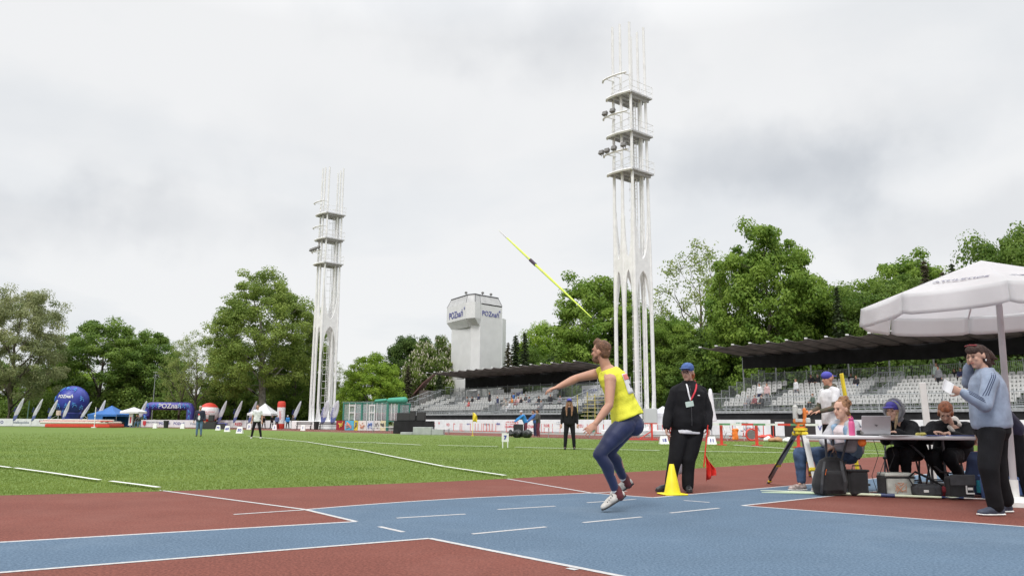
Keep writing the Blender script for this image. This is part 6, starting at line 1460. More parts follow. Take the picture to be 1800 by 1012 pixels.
# ---------------------------------------------------------------- standing figures farther away
def stander(label, x, Y, H, hf, top, bot, skin=None, hairm=None, arms='down', long_hair=False, hat=None, wide=1.0, vox=.014, z=0.0, group=None, legs=.10, sleeves=True, open_shirt=None, lean=0.0, shoes=None, seat=False, shorts=False, rots=None):
    k = H / 1.75; f = V(hf).normalized(); f0 = V((f.x, f.y, 0)).normalized(); r = f0.cross(Z0); A0 = V((x, Y, z))
    def p(a, b, c): return A0 + r * a * k + f0 * b * k + Z0 * c * k
    ln = lean
    J = dict(hd=p(0, .02 + ln * 1.0, 1.63 - abs(ln) * .35), nk=p(0, -.01 + ln * .8, 1.47 - abs(ln) * .28), pv=p(0, 0, .93), sR=p(.18 * wide, ln * .75, 1.42 - abs(ln) * .26), sL=p(-.18 * wide, ln * .75, 1.42 - abs(ln) * .26), hR=p(.09, 0, .90), hL=p(-.09, 0, .90), kR=p(.10 + legs * .5, .02, .50), kL=p(-.10 - legs * .5, .02, .50), aR=p(.10 + legs, -.02, .09), aL=p(-.10 - legs, -.02, .09), tR=p(.11 + legs, .12, .04), tL=p(-.11 - legs, .12, .04), cbR=f0 * -.02, cbL=f0 * -.02)
    if arms == 'down': J.update(eR=p(.24 * wide, -.02 + ln * .6, 1.13), wR=p(.26 * wide, .04 + ln * .6, .88), eL=p(-.24 * wide, -.02 + ln * .6, 1.13), wL=p(-.26 * wide, .04 + ln * .6, .88))
    if arms == 'front': J.update(eR=p(.23, .08 + ln * .8, 1.14), wR=p(.12, .30 + ln, 1.08), eL=p(-.23, .08 + ln * .8, 1.14), wL=p(-.12, .30 + ln, 1.08))
    if arms == 'reach': J.update(eR=p(.2, .22 + ln, 1.12), wR=p(.15, .42 + ln, .95), eL=p(-.2, .22 + ln, 1.12), wL=p(-.15, .42 + ln, .95))
    if arms == 'back': J.update(eR=p(.25, -.08, 1.15), wR=p(.14, -.02, .95), eL=p(-.25, -.08, 1.15), wL=p(-.14, -.02, .95))
    if seat: 
        for n_, a, b, c in (('kR', .11, .42, .98), ('kL', -.11, .42, .98), ('aR', .12, .40, .55), ('aL', -.12, .40, .55), ('tR', .12, .54, .50), ('tL', -.12, .54, .50)): J[n_] = p(a, b, c)
    o, Jl = person(label, A0, J, skin or m_skin2, f, vox=vox, rings=[(a, w * wide, d * wide) for a, w, d in RM], group=group, leg=k, arm=k, hs=k)
    def sh(g):
        torso(g, Jl, [(-.12, .17 * wide, .13 * wide), (.0, .18 * wide, .135 * wide), (.4, .165 * wide, .13 * wide), (.75, .19 * wide, .145 * wide), (.9, .17 * wide, .125 * wide), (.99, .085, .08)], .012)
        for q in 'LR':
            g.cap(Jl['nk'].lerp(Jl['s' + q], .4), Jl['s' + q], .06, .068)
            limb(g, [Jl['s' + q], Jl['e' + q], Jl['e' + q].lerp(Jl['w' + q], .88)], [.068, .058, .045]) if sleeves else g.cap(Jl['s' + q], Jl['s' + q].lerp(Jl['e' + q], .6), .068, .062)
    garment('top', o, sh, top, vox * 1.05, .005, 14, 2)
    def sh(g):
        torso(g, Jl, [(-.2, .13, .11), (-.02, .165 * wide, .125 * wide), (.06, .16 * wide, .12 * wide)], .004)
        for q in 'LR': limb(g, [Jl['h' + q], Jl['k' + q], Jl['k' + q].lerp(Jl['a' + q], .95)], [.10, .072, .056])
    garment('trousers', o, sh, bot, vox * 1.05, .004, 14, 2)
    if hat: cap_hat(o, Jl, f, hat)
    if hairm:
        def sh(g, hd, r_, f_, u_, M):
            if long_hair:
                for q in (-1, 1): g.cap(hd + r_ * q * .07 - u_ * .02, hd + r_ * q * .095 - u_ * .20 + f_ * .07, .035, .045); g.cap(hd + r_ * q * .095 - u_ * .20 + f_ * .07, hd + r_ * q * .085 - u_ * .46 + f_ * .16, .045, .02)
                g.cap(hd - f_ * .06, hd - f_ * .08 - u_ * .25, .07, .06)
        hair(o, Jl, f, hairm, sh, vox=vox, amp=.003, s=.97 if vox < .015 else 1.06)
    if vox < .02:
        for q in 'LR':
            a = Jl['a' + q]; h = V((a.x, a.y, 0)) - f0 * .06; g = MB(); g.cap(h + Z0 * .04, h + f0 * .2 + Z0 * .035, .045, .038); g.cap(h + Z0 * .05 + f0 * .05, h + Z0 * .10 + f0 * .05, .045, .042); obj('shoe', organic(g, 'shoe', .014, 2), o, None, shoes or m_shk)
    return o, Jl
m_tw = cloth('tshirt_white', (.66, .66, .68)); m_ts = mat('trackpants_black', (.010, .010, .013), .9, .2, 9, spec=.25); m_jean = cloth('jeans_blue', (.09, .16, .27))
m_hgr = hm('hair_grey', (.3, .28, .26)); m_hb2 = hm('hair_long_brown', (.20, .10, .05)); m_capv = mat('cap_blue', (.06, .06, .36), .7, .1, 10)
x = GX(1461, 13.7, 1); o, Jl = stander('man in white T-shirt and blue cap with camouflage sleeves walking behind the curly haired woman', x, 13.7, 1.78, (-.97, -.2, -.02), m_tw, m_ts, m_skin, None, 'front', hat=None, vox=.010, sleeves=False)
cap_hat(o, Jl, V((.9, .3, .0)), m_capv); cam_ = mat('camouflage', (.03, .06, .035), .8, vscale=9, col2=(.16, .10, .07)); garment('sleeve', o, lambda g: limb(g, [Jl['sL'].lerp(Jl['eL'], .55), Jl['eL'], Jl['eL'].lerp(Jl['wL'], .85)], [.055, .05, .038]), cam_, .01, .002); garment('sleeve', o, lambda g: limb(g, [Jl['sR'].lerp(Jl['eR'], .55), Jl['eR'], Jl['eR'].lerp(Jl['wR'], .85)], [.055, .05, .038]), cam_, .01, .002); garment('scarf', o, lambda g: g.cap(Jl['nk'] + V((-.05, 0, .02)), Jl['nk'] + V((.06, 0, .03)), .062, .065), cam_, .012, .004)
face(o, Jl, V((-.97, -.2, -.02)))
x = GX(1001, 26.8, 1); o, Jl = stander('long haired woman in black jacket and leggings watching from the grass beyond the thrower', x, 26.8, 1.70, (-.12, -1, .06), m_jk, m_ts, m_skin2, m_hb2, 'down', True, m_capv, 1.06, vox=.012, legs=.06)
garment('inner_shirt', o, lambda g: g.cap(Jl['nk'] + V((0, -.10, -.07)), Jl['nk'] + V((0.01, -.13, -.2)), .045, .03), m_tw, .012, .002); face(o, Jl, V((-.12, -1, .06)), glasses=flat('frame_black', (.01, .01, .01)))
p = V((GX(349, 47), 47, 0)); o, Jl = stander('grey haired man in dark open jacket, white T-shirt and jeans standing before the red ball', p.x, 47, 1.78, (.2, -1, 0), cloth('jacket_navy', (.02, .022, .045)), m_jean, m_skin, m_hgr, 'down', wide=1.15, vox=.018, legs=.02)
garment('tshirt', o, lambda g: g.loft([(Jl['pv'] + V((0, -.10, .0)), V((.10, 0, 0)), V((0, .08, 0))), (Jl['nk'] + V((0, -.10, -.08)), V((.09, 0, 0)), V((0, .07, 0)))], 12), m_tw, .016, .003)
m = MB(); m.box(Jl['nk'].lerp(Jl['pv'], .4) + V((0, -.19, 0)), (.09, .01, .09)); m.build('emblem', m_redT, o)
p = V((GX(450, 41.5), 41.5, 0)); o, Jl = stander('judge in white T-shirt and black trousers striding on the grass by the number boards', p.x, 41.5, 1.76, (.1, -1, 0), m_tw, m_ts, m_skin, m_hdk, 'down', wide=1.0, vox=.016, legs=.14, sleeves=False, shoes=m_board)
garment('gilet', o, lambda g: [g.cap(Jl['s' + q] + V((0, 0, -.12)), Jl['pv'] + V((.15 * (1 if q == 'L' else -1) * -1, -.03, .1)), .05, .045) for q in 'LR'], cloth('gilet_grey', (.10, .10, .12)), .016, .002)
m_bl = cloth('tracksuit_blue', (.03, .22, .55)); m_mar = cloth('trousers_maroon', (.12, .02, .04)); m_hdn = cloth('dark_olive', (.06, .055, .05)); 
for px_, Y, l, tp, bt, ar, ln, sk, hh in ((924, 50, 'helper in bright blue jersey bending over by the black sacks', m_bl, m_mar, 'reach', .28, m_skin, cloth('beanie_pale', (.5, .5, .55))), (941, 51, 'helper in blue jersey walking left just behind the bending one', cloth('jersey_blue', (.04, .13, .38)), cloth('trousers_navy', (.03, .03, .08)), 'reach', .12, m_skin, None), (946, 50, 'helper in dark olive vest standing next to the two in blue', m_hdn, m_mar, 'front', .05, m_skin, None),
                                 (487, 99, 'person in blue shirt under the right side of the white tent', cloth('shirt_blue', (.10, .14, .26)), m_ts, 'down', .05, m_skin, None), (478, 100, 'person in black standing at the table under the white tent', m_jk, m_ts, 'front', .1, m_skin, None), (240, 104, 'person in dark clothes standing right of the far white parasol pole', m_jk, m_jean, 'down', 0, m_skin, None), (246, 103, 'person in grey bending next to the far white parasol', m_hdn, m_jean, 'reach', .3, m_skin, None),
                                 (506, 101, 'person in blue with pale hat right of the red and white column', m_bl, m_ts, 'down', .1, m_skin, m_tw), (515, 101, 'person in dark brown clothes right of the red and white column', m_hdn, m_ts, 'down', 0, m_skin, None), (464, 101, 'person in black leaning over the table under the white tent', m_jk, m_ts, 'reach', .3, m_skin, None)):
    stander(l, GX(px_, Y, 1), Y, 1.76 if Y < 60 else 1.72, (-1, -.25, -.1) if Y < 60 else (random.uniform(-1, 1), -1, 0), tp, bt, sk, None if hh else m_hdk, ar, lean=ln, vox=.022 if Y < 60 else .03, hat=hh)
x = GX(1774, 9.6, 1); o, Jl = stander('person in navy standing half hidden behind the parasol pole and the woman in grey blue', x, 9.62, 1.55, (-1, -.1, -.2), cloth('navy_coat', (.02, .02, .05)), m_ts, m_skin, m_hdk, 'down', lean=.42, vox=.012)

# ---------------------------------------------------------------- spectators
SP = {}
def spect(kind, tp, bt, hr):
    key = (kind, tp, bt, hr)
    if key in SP: return copy_tree(SP[key])
    cm = lambda c: cloth('cloth_%d_%d_%d' % tuple(int(q * 99) for q in c), c)
    hm_ = hm('hair_%d' % int(hr[0] * 999), hr)
    o, _ = stander('', 0, 0, 1.70, (0, -1, 0), cm(tp), cm(bt), m_skin, hm_, 'front' if kind != 'stand' else 'down', vox=.03, seat=(kind == 'sit'))
    SP[key] = o; return o
blk = (.02, .02, .025); nvy = (.03, .035, .09); wht = (.62, .62, .64); red = (.55, .03, .03); bei = (.4, .34, .28); ora = (.6, .22, .08); blu = (.04, .14, .42); mar = (.2, .05, .06); gry = (.2, .2, .22); pnk = (.55, .38, .38); dgr = (.05, .09, .06); dk = (.04, .025, .02); bn = (.14, .07, .035); gh = (.35, .33, .3)
def place(px, py, kind, tp, bt, hr, label, group, rz=None):
    best = None; hz = 1.20 if kind == 'sit' else 1.60
    for i in range(-1, 8):
        Dd = 55.3 if i < 0 else (54.5 + 1.7 + .85 * i + .35 if i < 7 else 63.2); zd = 1.97 if i < 0 else (1.98 + .3 * min(i, 6.2)); a = S_of(px, Dd); w = S(a, Dd, zd + hz)
        c = CR.transposed() @ (w - CP); y = 506 + F * c.y / c.z * 1.0; y = 506 - F * c.y / (-c.z)
        if best is None or abs(y - py) < best[0]: best = (abs(y - py), S(a, Dd, zd))
    o = spect(kind, tp, bt, hr); loc = best[1].copy()
    if kind == 'sit': loc.z -= .42
    o.location = loc; o.rotation_euler = (0, 0, RZ + (R(random.uniform(-25, 25)) if rz is None else rz)); o['label'] = label; o['category'] = 'person'; o['group'] = group
for px_, py, k, tp, bt, hr, l in ((826, 706, 'sit', red, blk, dk, 'spectator in bright red in the left stand'), (823, 697, 'sit', gry, blk, dk, 'spectator in grey just above the one in bright red'), (832, 697, 'sit', blk, blk, dk, 'spectator in black right above the one in red, left stand'), (843, 694, 'sit', nvy, blk, dk, 'spectator in navy in the top row of the left stand'), (862, 690, 'stand', blk, blk, dk, 'person in black standing in the left aisle of the left stand'), (876, 698, 'stand', nvy, gry, gh, 'spectator in navy with pale hair standing in the left stand'),
    (888, 699, 'sit', bei, blk, bn, 'spectator in beige coat in the crowded part of the left stand'), (891, 704, 'sit', bei, bei, bn, 'second beige coated spectator, one row lower in the crowd'), (897, 706, 'sit', wht, wht, dk, 'spectator in white at the front of the crowd in the left stand'), (901, 700, 'sit', ora, blk, bn, 'spectator in orange brown within the left stand crowd'), (904, 692, 'sit', blu, blk, dk, 'spectator in blue jacket topmost in the left stand crowd'), (908, 701, 'sit', mar, blk, bn, 'spectator in maroon within the left stand crowd'), (912, 698, 'sit', pnk, blk, bn, 'spectator in pink within the left stand crowd'), (917, 700, 'sit', blk, blk, gh, 'grey haired spectator in black at the right side of the crowd'), (925, 695, 'sit', blk, blk, dk, 'spectator in black in the row above empty seats, left stand'), (931, 696, 'sit', nvy, blk, dk, 'spectator in dark navy with legs stretched out, left stand'), (948, 698, 'sit', blk, gry, dk, 'spectator in black near the thrower\'s stretched hand'), (952, 703, 'sit', gry, gry, bn, 'spectator in grey one row below, near the thrower\'s hand'), (968, 692, 'stand', blk, blk, dk, 'person in black standing under the thrower\'s stretched hand'), (985, 696, 'sit', gry, blk, dk, 'spectator in grey sitting between the hand and the yellow stairs')):
    place(px_, py, k, tp, bt, hr, l, 'spectators in the left stand')
for px_, py, k, tp, bt, hr, l in ((1333, 675, 'stand', wht, nvy, dk, 'spectator in white top with dark scarf standing in the right stand'), (1346, 675, 'stand', pnk, gry, bn, 'spectator in pink with long brown hair standing beside the one in white'), (1397, 670, 'stand', wht, gry, bn, 'child in white T-shirt standing alone in the right stand'), (1313, 700, 'sit', gry, gry, gh, 'spectator with pale cap in the front row of the right stand'), (1324, 705, 'sit', mar, blk, dk, 'spectator in dull red bending in the front row of the right stand'), (1336, 706, 'sit', blk, blk, dk, 'spectator in black in the front row beside the dull red one'), (1424, 660, 'sit', blk, blk, dk, 'spectator in black in the top rows, left one of a pair'), (1436, 659, 'sit', blk, blk, gh, 'grey haired spectator in black in the top rows, right one of a pair'), (1425, 694, 'sit', dgr, blk, bn, 'spectator in dark green sitting low, right of the surveying instrument'),
    (1494, 659, 'sit', blk, blk, dk, 'dark clad spectator right of the yellow post, left one of two'), (1503, 662, 'sit', blk, blu, bn, 'spectator in black with blue trousers right of the yellow post'), (1648, 645, 'stand', gry, blk, dk, 'child in grey standing in the right stand above the white post'), (1645, 634, 'stand', (.45, .55, .5), gry, bn, 'adult in pale green standing behind the child in grey'), (1676, 650, 'sit', blk, blk, dk, 'dark spectator just left of the paper of the woman in grey blue'), (1687, 646, 'sit', nvy, blk, dk, 'navy spectator next to the raised arm of the woman in grey blue')):
    place(px_, py, k, tp, bt, hr, l, 'spectators in the right stand')

# ================================================================ NEAR OBJECTS
m_tab = mat('table_white', (.66, .66, .68), .5, .04, 4); m_tleg = mat('table_leg', (.10, .10, .11), .45, .1, 10, metal=.4)
TY = 9.78
tx0, tx1 = GX(1456, TY - .0, .74), GX(1716, TY, .74); TW = tx1 - tx0
t = thing('folding_table', 'long white folding table under the parasol with laptop and papers on it', 'table', ((tx0 + tx1) / 2, TY + .38, 0), R(-.6))
mb = MB(); mb.box((0, 0, .722), (TW, .76, .045), bev=.012); mb.build('tabletop', m_tab, t)
for s, xs in ((-1, (-TW / 2 + .21, -TW / 2 + .355)), (1, (TW / 2 - .09, TW / 2 - .20))):
    for k, x in enumerate(xs):
        mb = MB(); y = (.24, .36)[k]; mb.cyl((x, y, .70), (x, y, 0), .0165, n=8); mb.cap((x, y, .012), (x, y, .02), .02, n=8); mb.build('leg', m_tleg, t)
mb = MB(); mb.cyl((-TW / 2 + .30, -.0, .28), (-TW / 2 + .30, .28, .28), .012, n=6); mb.cyl((TW / 2 - .14, -.0, .28), (TW / 2 - .14, .28, .28), .012, n=6)
mb.cyl((-.42, .24, .69), (-TW / 2 + .36, .24, .30), .014, n=6); mb.cyl((.33, .24, .69), (TW / 2 - .14, .24, .28), .014, n=6); mb.cyl((-.42, .24, .69), (.33, .24, .69), .012, n=6); mb.build('brace', m_tleg, t)
def tat(px, dy=.12, z=.745): return V((GX(px, TY + dy, z), TY + dy, z))
def laptop():
    t = thing('laptop', 'silver laptop open on the table, its lid turned to the camera', 'laptop', tat(1540, .14), R(-8)); mb = MB(); mb.box((0, .12, .01), (.34, .24, .018), bev=.004); mb.build('base', mat('laptop_dark', (.06, .06, .07), .5), t)
    M = Matrix.Rotation(R(14), 3, 'X'); m_l = mat('laptop_silver', (.42, .42, .44), .35, .04, 5, metal=.3); mb = MB(); mb.box(V((0, 0, .018)) + M @ V((0, 0, .115)), (.345, .010, .235), M=M, bev=.004); mb.build('lid', m_l, t)
    o = text('logo', 'hp', .035, flat('logo_dark', (.05, .05, .06)), t, V((0, -.0065, .018)) + M @ V((0, 0, .115)), (R(90 - 14 + 28), 0, 0)); o.rotation_euler = (R(90) + R(14), 0, 0); return t
laptop()
t = thing('bottle', 'pink drinking bottle standing on the table left of the laptop', 'bottle', tat(1498, .10)); m_pk = mat('bottle_pink', (.70, .12, .30), .35, .05, 5)
mb = MB(); mb.lathe([(.034, 0), (.038, .01), (.037, .14), (.034, .165), (.022, .185)], 16); mb.build('body', m_pk, t, smooth=True); mb = MB(); mb.lathe([(.027, .178), (.029, .185), (.028, .215), (.022, .222)], 14); mb.tube([(-.028, 0, .205), (-.035, 0, .232), (0, 0, .24), (.02, 0, .22)], .006, 6); mb.build('cap', mat('cap_pink', (.5, .07, .22), .4), t, smooth=True)
def slab(name, cat, label, px, dy, w, d, h, m, rz=0, z=.746):
    t = thing(name, label, cat, tat(px, dy, z), R(rz)); mb = MB(); mb.box((0, 0, h / 2), (w, d, h), bev=min(.003, h / 3)); mb.build('sheet' if h < .01 else 'body', m, t); return t
m_pap = mat('paper_white', (.74, .74, .75), .7, .02)
slab('paper_stack', 'papers', 'white papers spread on the table before the hooded woman', 1590, .1, .30, .21, .006, m_pap, 12); slab('paper_stack', 'papers', 'white papers on the table under the laptop edge', 1562, .05, .21, .16, .004, m_pap, -20)
m_clip = mat('clipboard_blue', (.03, .06, .26), .5); slab('clipboard', 'clipboard', 'blue clipboard left of the hands of the ginger woman', 1637, .10, .24, .20, .010, m_clip, 6); slab('clipboard', 'clipboard', 'blue clipboard right of the hands of the ginger woman', 1688, .10, .26, .18, .010, m_clip, -5)
t = thing('sponge', 'pale yellow bundle on the table left of the ginger woman', 'bundle', tat(1621, .06)); mb = MB(); mb.cap((-.06, 0, .02), (.05, .02, .02), .022, .018); mb.cap((-.03, .03, .02), (.02, -.02, .025), .02); obj('body', organic(mb, 'body', .007, 3, .5, .002, 30), t, None, mat('pale_yellow', (.62, .56, .16), .8))
t = thing('gloves', 'black bundle of gloves lying right of the laptop', 'gloves', tat(1567, .16)); mb = MB(); [mb.cap((-.08 + .04 * i, .02 * (i % 2), .018), (-.03 + .04 * i, -.02, .022), .02, .014) for i in range(4)]; obj('body', organic(mb, 'body', .007, 2, .5, .003, 30), t, None, m_jk)
t = thing('camera', 'small dark camera in the hand of the curly haired woman on the table', 'camera', tat(1513, .20)); mb = MB(); mb.box((0, 0, .035), (.09, .05, .06), bev=.01); mb.build('body', m_spk, t); mb = MB(); mb.cyl((0, -.025, .035), (0, -.05, .035), .02, n=12); mb.build('lens', m_lamp, t)
t = thing('ball', 'orange ball hanging under the table near its left legs', 'ball', V((GX(1515, 9.9, .70), 9.9, .66))); mb = MB(); mb.ell((0, 0, 0), (.05, .05, .05), None, 16, 10); mb.build('shell', m_or, t, smooth=True); mb = MB(); mb.cyl((0, 0, .045), (0, 0, .06), .008, n=6); mb.build('knot', m_spk, t)
t = thing('cable', 'thin black cables hanging from the table behind its left legs', 'cable', V((GX(1535, 10, .7), 10, 0)))
for k in range(3): mb = MB(); mb.tube([(.10 * k, 0, .70), (.06 + .10 * k, .02, .5), (-.05 + .09 * k, .0, .25), (.08 * k, -.03, .02), (.2 + .1 * k, -.1, .008)], .004, 5); mb.build('strand', m_spk, t)
# folding chairs
def fchair(p, rz, label, col):
    t = thing('folding_chair', label, 'chair', p, rz, 'folding chairs behind the table'); m = col
    mb = MB(); mb.box((0, 0, .44), (.42, .40, .035), bev=.012); mb.build('seat', m, t); mb = MB(); mb.box((0, .21, .74), (.40, .03, .26), bev=.012); mb.build('backrest', m, t)
    for s in (-1, 1):
        mb = MB(); mb.tube([(s * .21, -.24, 0), (s * .21, .0, .44), (s * .21, .22, .86)], .012, 7); mb.build('leg', m_tleg, t); mb = MB(); mb.tube([(s * .19, .26, 0), (s * .19, -.16, .43)], .012, 7); mb.build('leg', m_tleg, t)
    mb = MB(); mb.cyl((-.21, -.16, .14), (.21, -.16, .14), .01, n=6); mb.cyl((-.19, .2, .14), (.19, .2, .14), .01, n=6); mb.build('stretcher', m_tleg, t); return t
fchair(V((GX(1494, 10.5), 10.80, 0)), R(-80), 'black folding chair under the curly haired woman', m_spk); fchair(V((GX(1608, 10.55), 10.82, 0)), R(-35), 'black folding chair under the hooded woman', m_spk); fchair(V((GX(1680, 10.6), 10.84, 0)), R(-15), 'black folding chair under the ginger haired woman', m_spk)
# bags under the table
m_bag = cloth('bag_black', (.016, .016, .018)); m_bag2 = mat('bag_grey', (.045, .047, .052), .7, .2, 10, bump=.3, bscale=120)
t = thing('backpack', 'black backpack leaning at the left end under the table', 'backpack', V((GX(1460, 10.14), 10.14, 0))); 
mb = MB(); mb.loft([(V((0, 0, .02)), V((.205, 0, 0)), V((0, .13, 0))), (V((0, 0, .14)), V((.22, 0, 0)), V((0, .15, 0))), (V((.03, .02, .32)), V((.195, 0, 0)), V((0, .13, 0))), (V((.05, .04, .43)), V((.155, 0, 0)), V((0, .10, 0))), (V((.06, .04, .47)), V((.08, 0, 0)), V((0, .05, 0)))], 22); mb.box((.0, -.12, .17), (.28, .08, .26), bev=.03); obj('body', organic(mb, 'body', .009, 3, .5, .006, 13), t, None, m_bag)
mb = MB(); mb.tube([(-.10, -.13, .42), (-.15, -.18, .30), (-.17, -.18, .14), (-.16, -.12, .03)], .016, 7, flatz=.4); mb.tube([(.12, -.10, .43), (.10, -.17, .32), (.12, -.18, .18), (.13, -.14, .05)], .02, 7, flatz=.4); mb.build('strap', m_bag2, t)
mb = MB(); mb.tube([(.02, -.0, .46), (.04, 0, .52), (.10, 0, .52), (.11, 0, .46)], .012, 6); mb.build('handle', m_bag2, t); mb = MB(); mb.tube([(-.115, -.165, .26), (-.10, -.175, .33)], .005, 5); mb.build('zip_pull', m_or, t)
t = thing('case', 'upright black carry case between the backpack and the cooler bag', 'case', V((GX(1509, 10.08), 10.08, 0))); mb = MB(); mb.box((0, 0, .155), (.23, .16, .31), bev=.03); mb.box((0, 0, .31), (.26, .18, .03), bev=.012); obj('body', organic(mb, 'body', .008, 2, .5, .003, 12), t, None, m_bag); mb = MB(); mb.tube([(-.06, 0, .32), (-.05, 0, .37), (.05, 0, .37), (.06, 0, .32)], .009, 6); mb.build('handle', m_bag2, t)
t = thing('cooler_bag', 'silvery cooler bag with faded orange print under the table middle', 'bag', V((GX(1577, 10.0), 10.0, 0))); mb = MB(); mb.box((0, 0, .125), (.36, .24, .25), bev=.02); obj('body', organic(mb, 'body', .008, 2, .5, .004, 14), t, None, mat('foil_fabric', (.44, .46, .42), .55, .18, 6, bump=.6, bscale=14))
mb = MB(); mb.box((0, 0, .27), (.365, .245, .045), bev=.012); mb.build('lid', mat('foil_lid', (.52, .54, .49), .5, .1, 6, bump=.5, bscale=14), t); mb = MB(); mb.box((0, 0, .238), (.375, .252, .022), bev=.005); mb.box((-.19, -.02, .12), (.02, .22, .24), bev=.005); mb.build('trim', m_bag, t)
mb = MB(); rd = random.Random(5)
for k in range(13): mb.cap((rd.uniform(-.07, .07), -.123, rd.uniform(.05, .18)), (rd.uniform(-.07, .07), -.123, rd.uniform(.05, .18)), .006, .004, 6)
mb.build('print', flat('print_orange', (.50, .27, .18)), t)
t = thing('handbag', 'black shoulder bag with white tag right of the cooler bag', 'bag', V((GX(1630, 9.82), 9.82, 0))); mb = MB(); mb.box((0, 0, .09), (.34, .18, .16), bev=.04); mb.box((-.04, -.07, .09), (.22, .06, .13), bev=.02); obj('body', organic(mb, 'body', .008, 3, .5, .005, 14), t, None, m_bag2)
mb = MB(); mb.tube([(-.16, 0, .15), (-.19, .04, .24), (-.10, .05, .31), (.02, .02, .25), (.16, -.02, .16), (.20, -.03, .10)], .020, 7, flatz=.45); mb.build('strap', m_bag, t); mb = MB(); mb.box((-.06, -.108, .09), (.06, .008, .03), bev=.003); mb.build('tag', m_board, t)
t = thing('pouch', 'dark red crumpled pouch between the shoulder bag and the black satchel', 'pouch', V((GX(1654, 9.80), 9.80, 0))); mb = MB(); [mb.ell((rd.uniform(-.05, .05), rd.uniform(-.03, .03), rd.uniform(.04, .12)), (.05, .04, .045)) for _ in range(5)]; obj('body', organic(mb, 'body', .008, 2, .5, .006, 25), t, None, mat('dark_red', (.20, .02, .03), .8, .2, 20)); mb = MB(); mb.tube([(-.05, 0, .13), (0, 0, .17), (.05, 0, .13)], .008, 6); mb.build('strap', m_bag, t)
t = thing('satchel', 'black and grey satchel with a white square emblem at the right table leg', 'bag', V((GX(1688, 9.70), 9.70, 0))); mb = MB(); mb.box((0, 0, .135), (.29, .17, .27), bev=.025); obj('body', organic(mb, 'body', .008, 2, .5, .004, 12), t, None, m_bag); mb = MB(); mb.box((0, -.09, .23), (.30, .02, .13), bev=.008); mb.build('flap', m_bag2, t)
mb = MB(); mb.box((.035, -.092, .13), (.016, .006, .12)); mb.box((.082, -.0925, .185), (.09, .006, .016)); mb.box((.082, -.0925, .075), (.09, .006, .016)); mb.box((.08, -.093, .13), (.06, .006, .030)); mb.build('emblem', m_board, t)
t = thing('backpack', 'dark backpack with a turquoise bottle behind the legs of the woman in grey blue', 'backpack', P(1722, 871)); mb = MB(); mb.loft([(V((0, 0, .02)), V((.15, 0, 0)), V((0, .11, 0))), (V((0, 0, .2)), V((.16, 0, 0)), V((0, .12, 0))), (V((-.01, 0, .45)), V((.11, 0, 0)), V((0, .08, 0))), (V((-.01, 0, .55)), V((.05, 0, 0)), V((0, .04, 0)))], 20); obj('body', organic(mb, 'body', .01, 3, .5, .006, 12), t, None, mat('bag_navy', (.03, .045, .10), .85, .15, 12))
mb = MB(); mb.cyl((-.05, -.12, .05), (-.05, -.12, .13), .045, n=12); mb.cyl((-.05, -.12, .135), (-.05, -.12, .20), .04, n=12); mb.build('side_bottle', mat('turquoise', (.04, .38, .48), .4), t, smooth=True)
# translucent blue box
t = thing('plastic_box', 'translucent blue plastic box under the parasol pole at the right edge', 'box', P(1800, 880) + V((-.02, .15, 0)), R(-4)); mb = MB(); 
for c, d in (((0, -.19, .13), (.56, .008, .26)), ((0, .19, .13), (.56, .008, .26)), ((-.28, 0, .13), (.008, .37, .26)), ((.28, 0, .13), (.008, .37, .26)), ((0, 0, .008), (.55, .37, .01))): mb.box(c, d)
mb.build('tub', mat('blue_plastic', (.20, .34, .72), .25, .08, 5, alpha=.62), t); mb = MB(); mb.box((0, 0, .27), (.60, .42, .02), bev=.008); mb.box((0, -.2, .255), (.60, .02, .03)); mb.build('lid', MATS['blue_plastic'], t); mb = MB(); mb.box((-.19, -.198, .12), (.09, .006, .03)); mb.build('label', m_board, t)
# parasol
m_can = mat('canopy_white', (.85, .85, .86), .75, .03, 1.5, bump=.3, bscale=5, transl=.6)
pc = V((5.50, 8.95, 0)); t = thing('parasol', 'big open white parasol over the results table, cut by the right edge', 'parasol', pc); n = 8; Rr = 1.32; hr, hp = 2.30, 2.78
ang = [R(22.5 + 45 * k) for k in range(8)]; tilt = lambda x, y: .015 * x - .02 * y
mb = MB()
for k in range(8):
    a0, a1 = ang[k], ang[(k + 1) % 8]; g = []
    for i in range(9):
        f = i / 8; row = []
        for j in range(9):
            q = j / 8; p = (V((math.cos(a0), math.sin(a0), 0)).lerp(V((math.cos(a1), math.sin(a1), 0)), q)) * Rr * f; sag = .020 * math.sin(math.pi * q) * f ; z = hp - (hp - hr) * f - sag; row.append(V((p.x * (1 - .02 * math.sin(math.pi * q) * f), p.y, z + tilt(p.x, p.y))))
        g.append(row)
    mb.sheet(g)
    def val(z0): return None
canopy = mb.build('canopy', m_can, t, solid=.004); canopy.data.polygons.foreach_set('use_smooth', [False] * len(canopy.data.polygons))
for k in range(8):
    a0, a1 = ang[k], ang[(k + 1) % 8]; g = []
    for i in range(6):
        f = i / 5; row = []
        for j in range(13):
            q = j / 12; p = (V((math.cos(a0), math.sin(a0), 0)).lerp(V((math.cos(a1), math.sin(a1), 0)), q)) * (Rr + .03 * f + .02 * f * math.sin(q * 9 + k)); corner = min(q, 1 - q); dz = .235 * f * (1 if corner > .03 else .93 + corner * 2.3); row.append(V((p.x, p.y, hr - .020 * math.sin(math.pi * q) - dz + tilt(p.x, p.y) + .004)))
        g.append(row)
    mb = MB(); mb.sheet(g); o = mb.build('valance', m_can, t, solid=.003); o.data.polygons.foreach_set('use_smooth', [True] * len(o.data.polygons))
mb = MB()
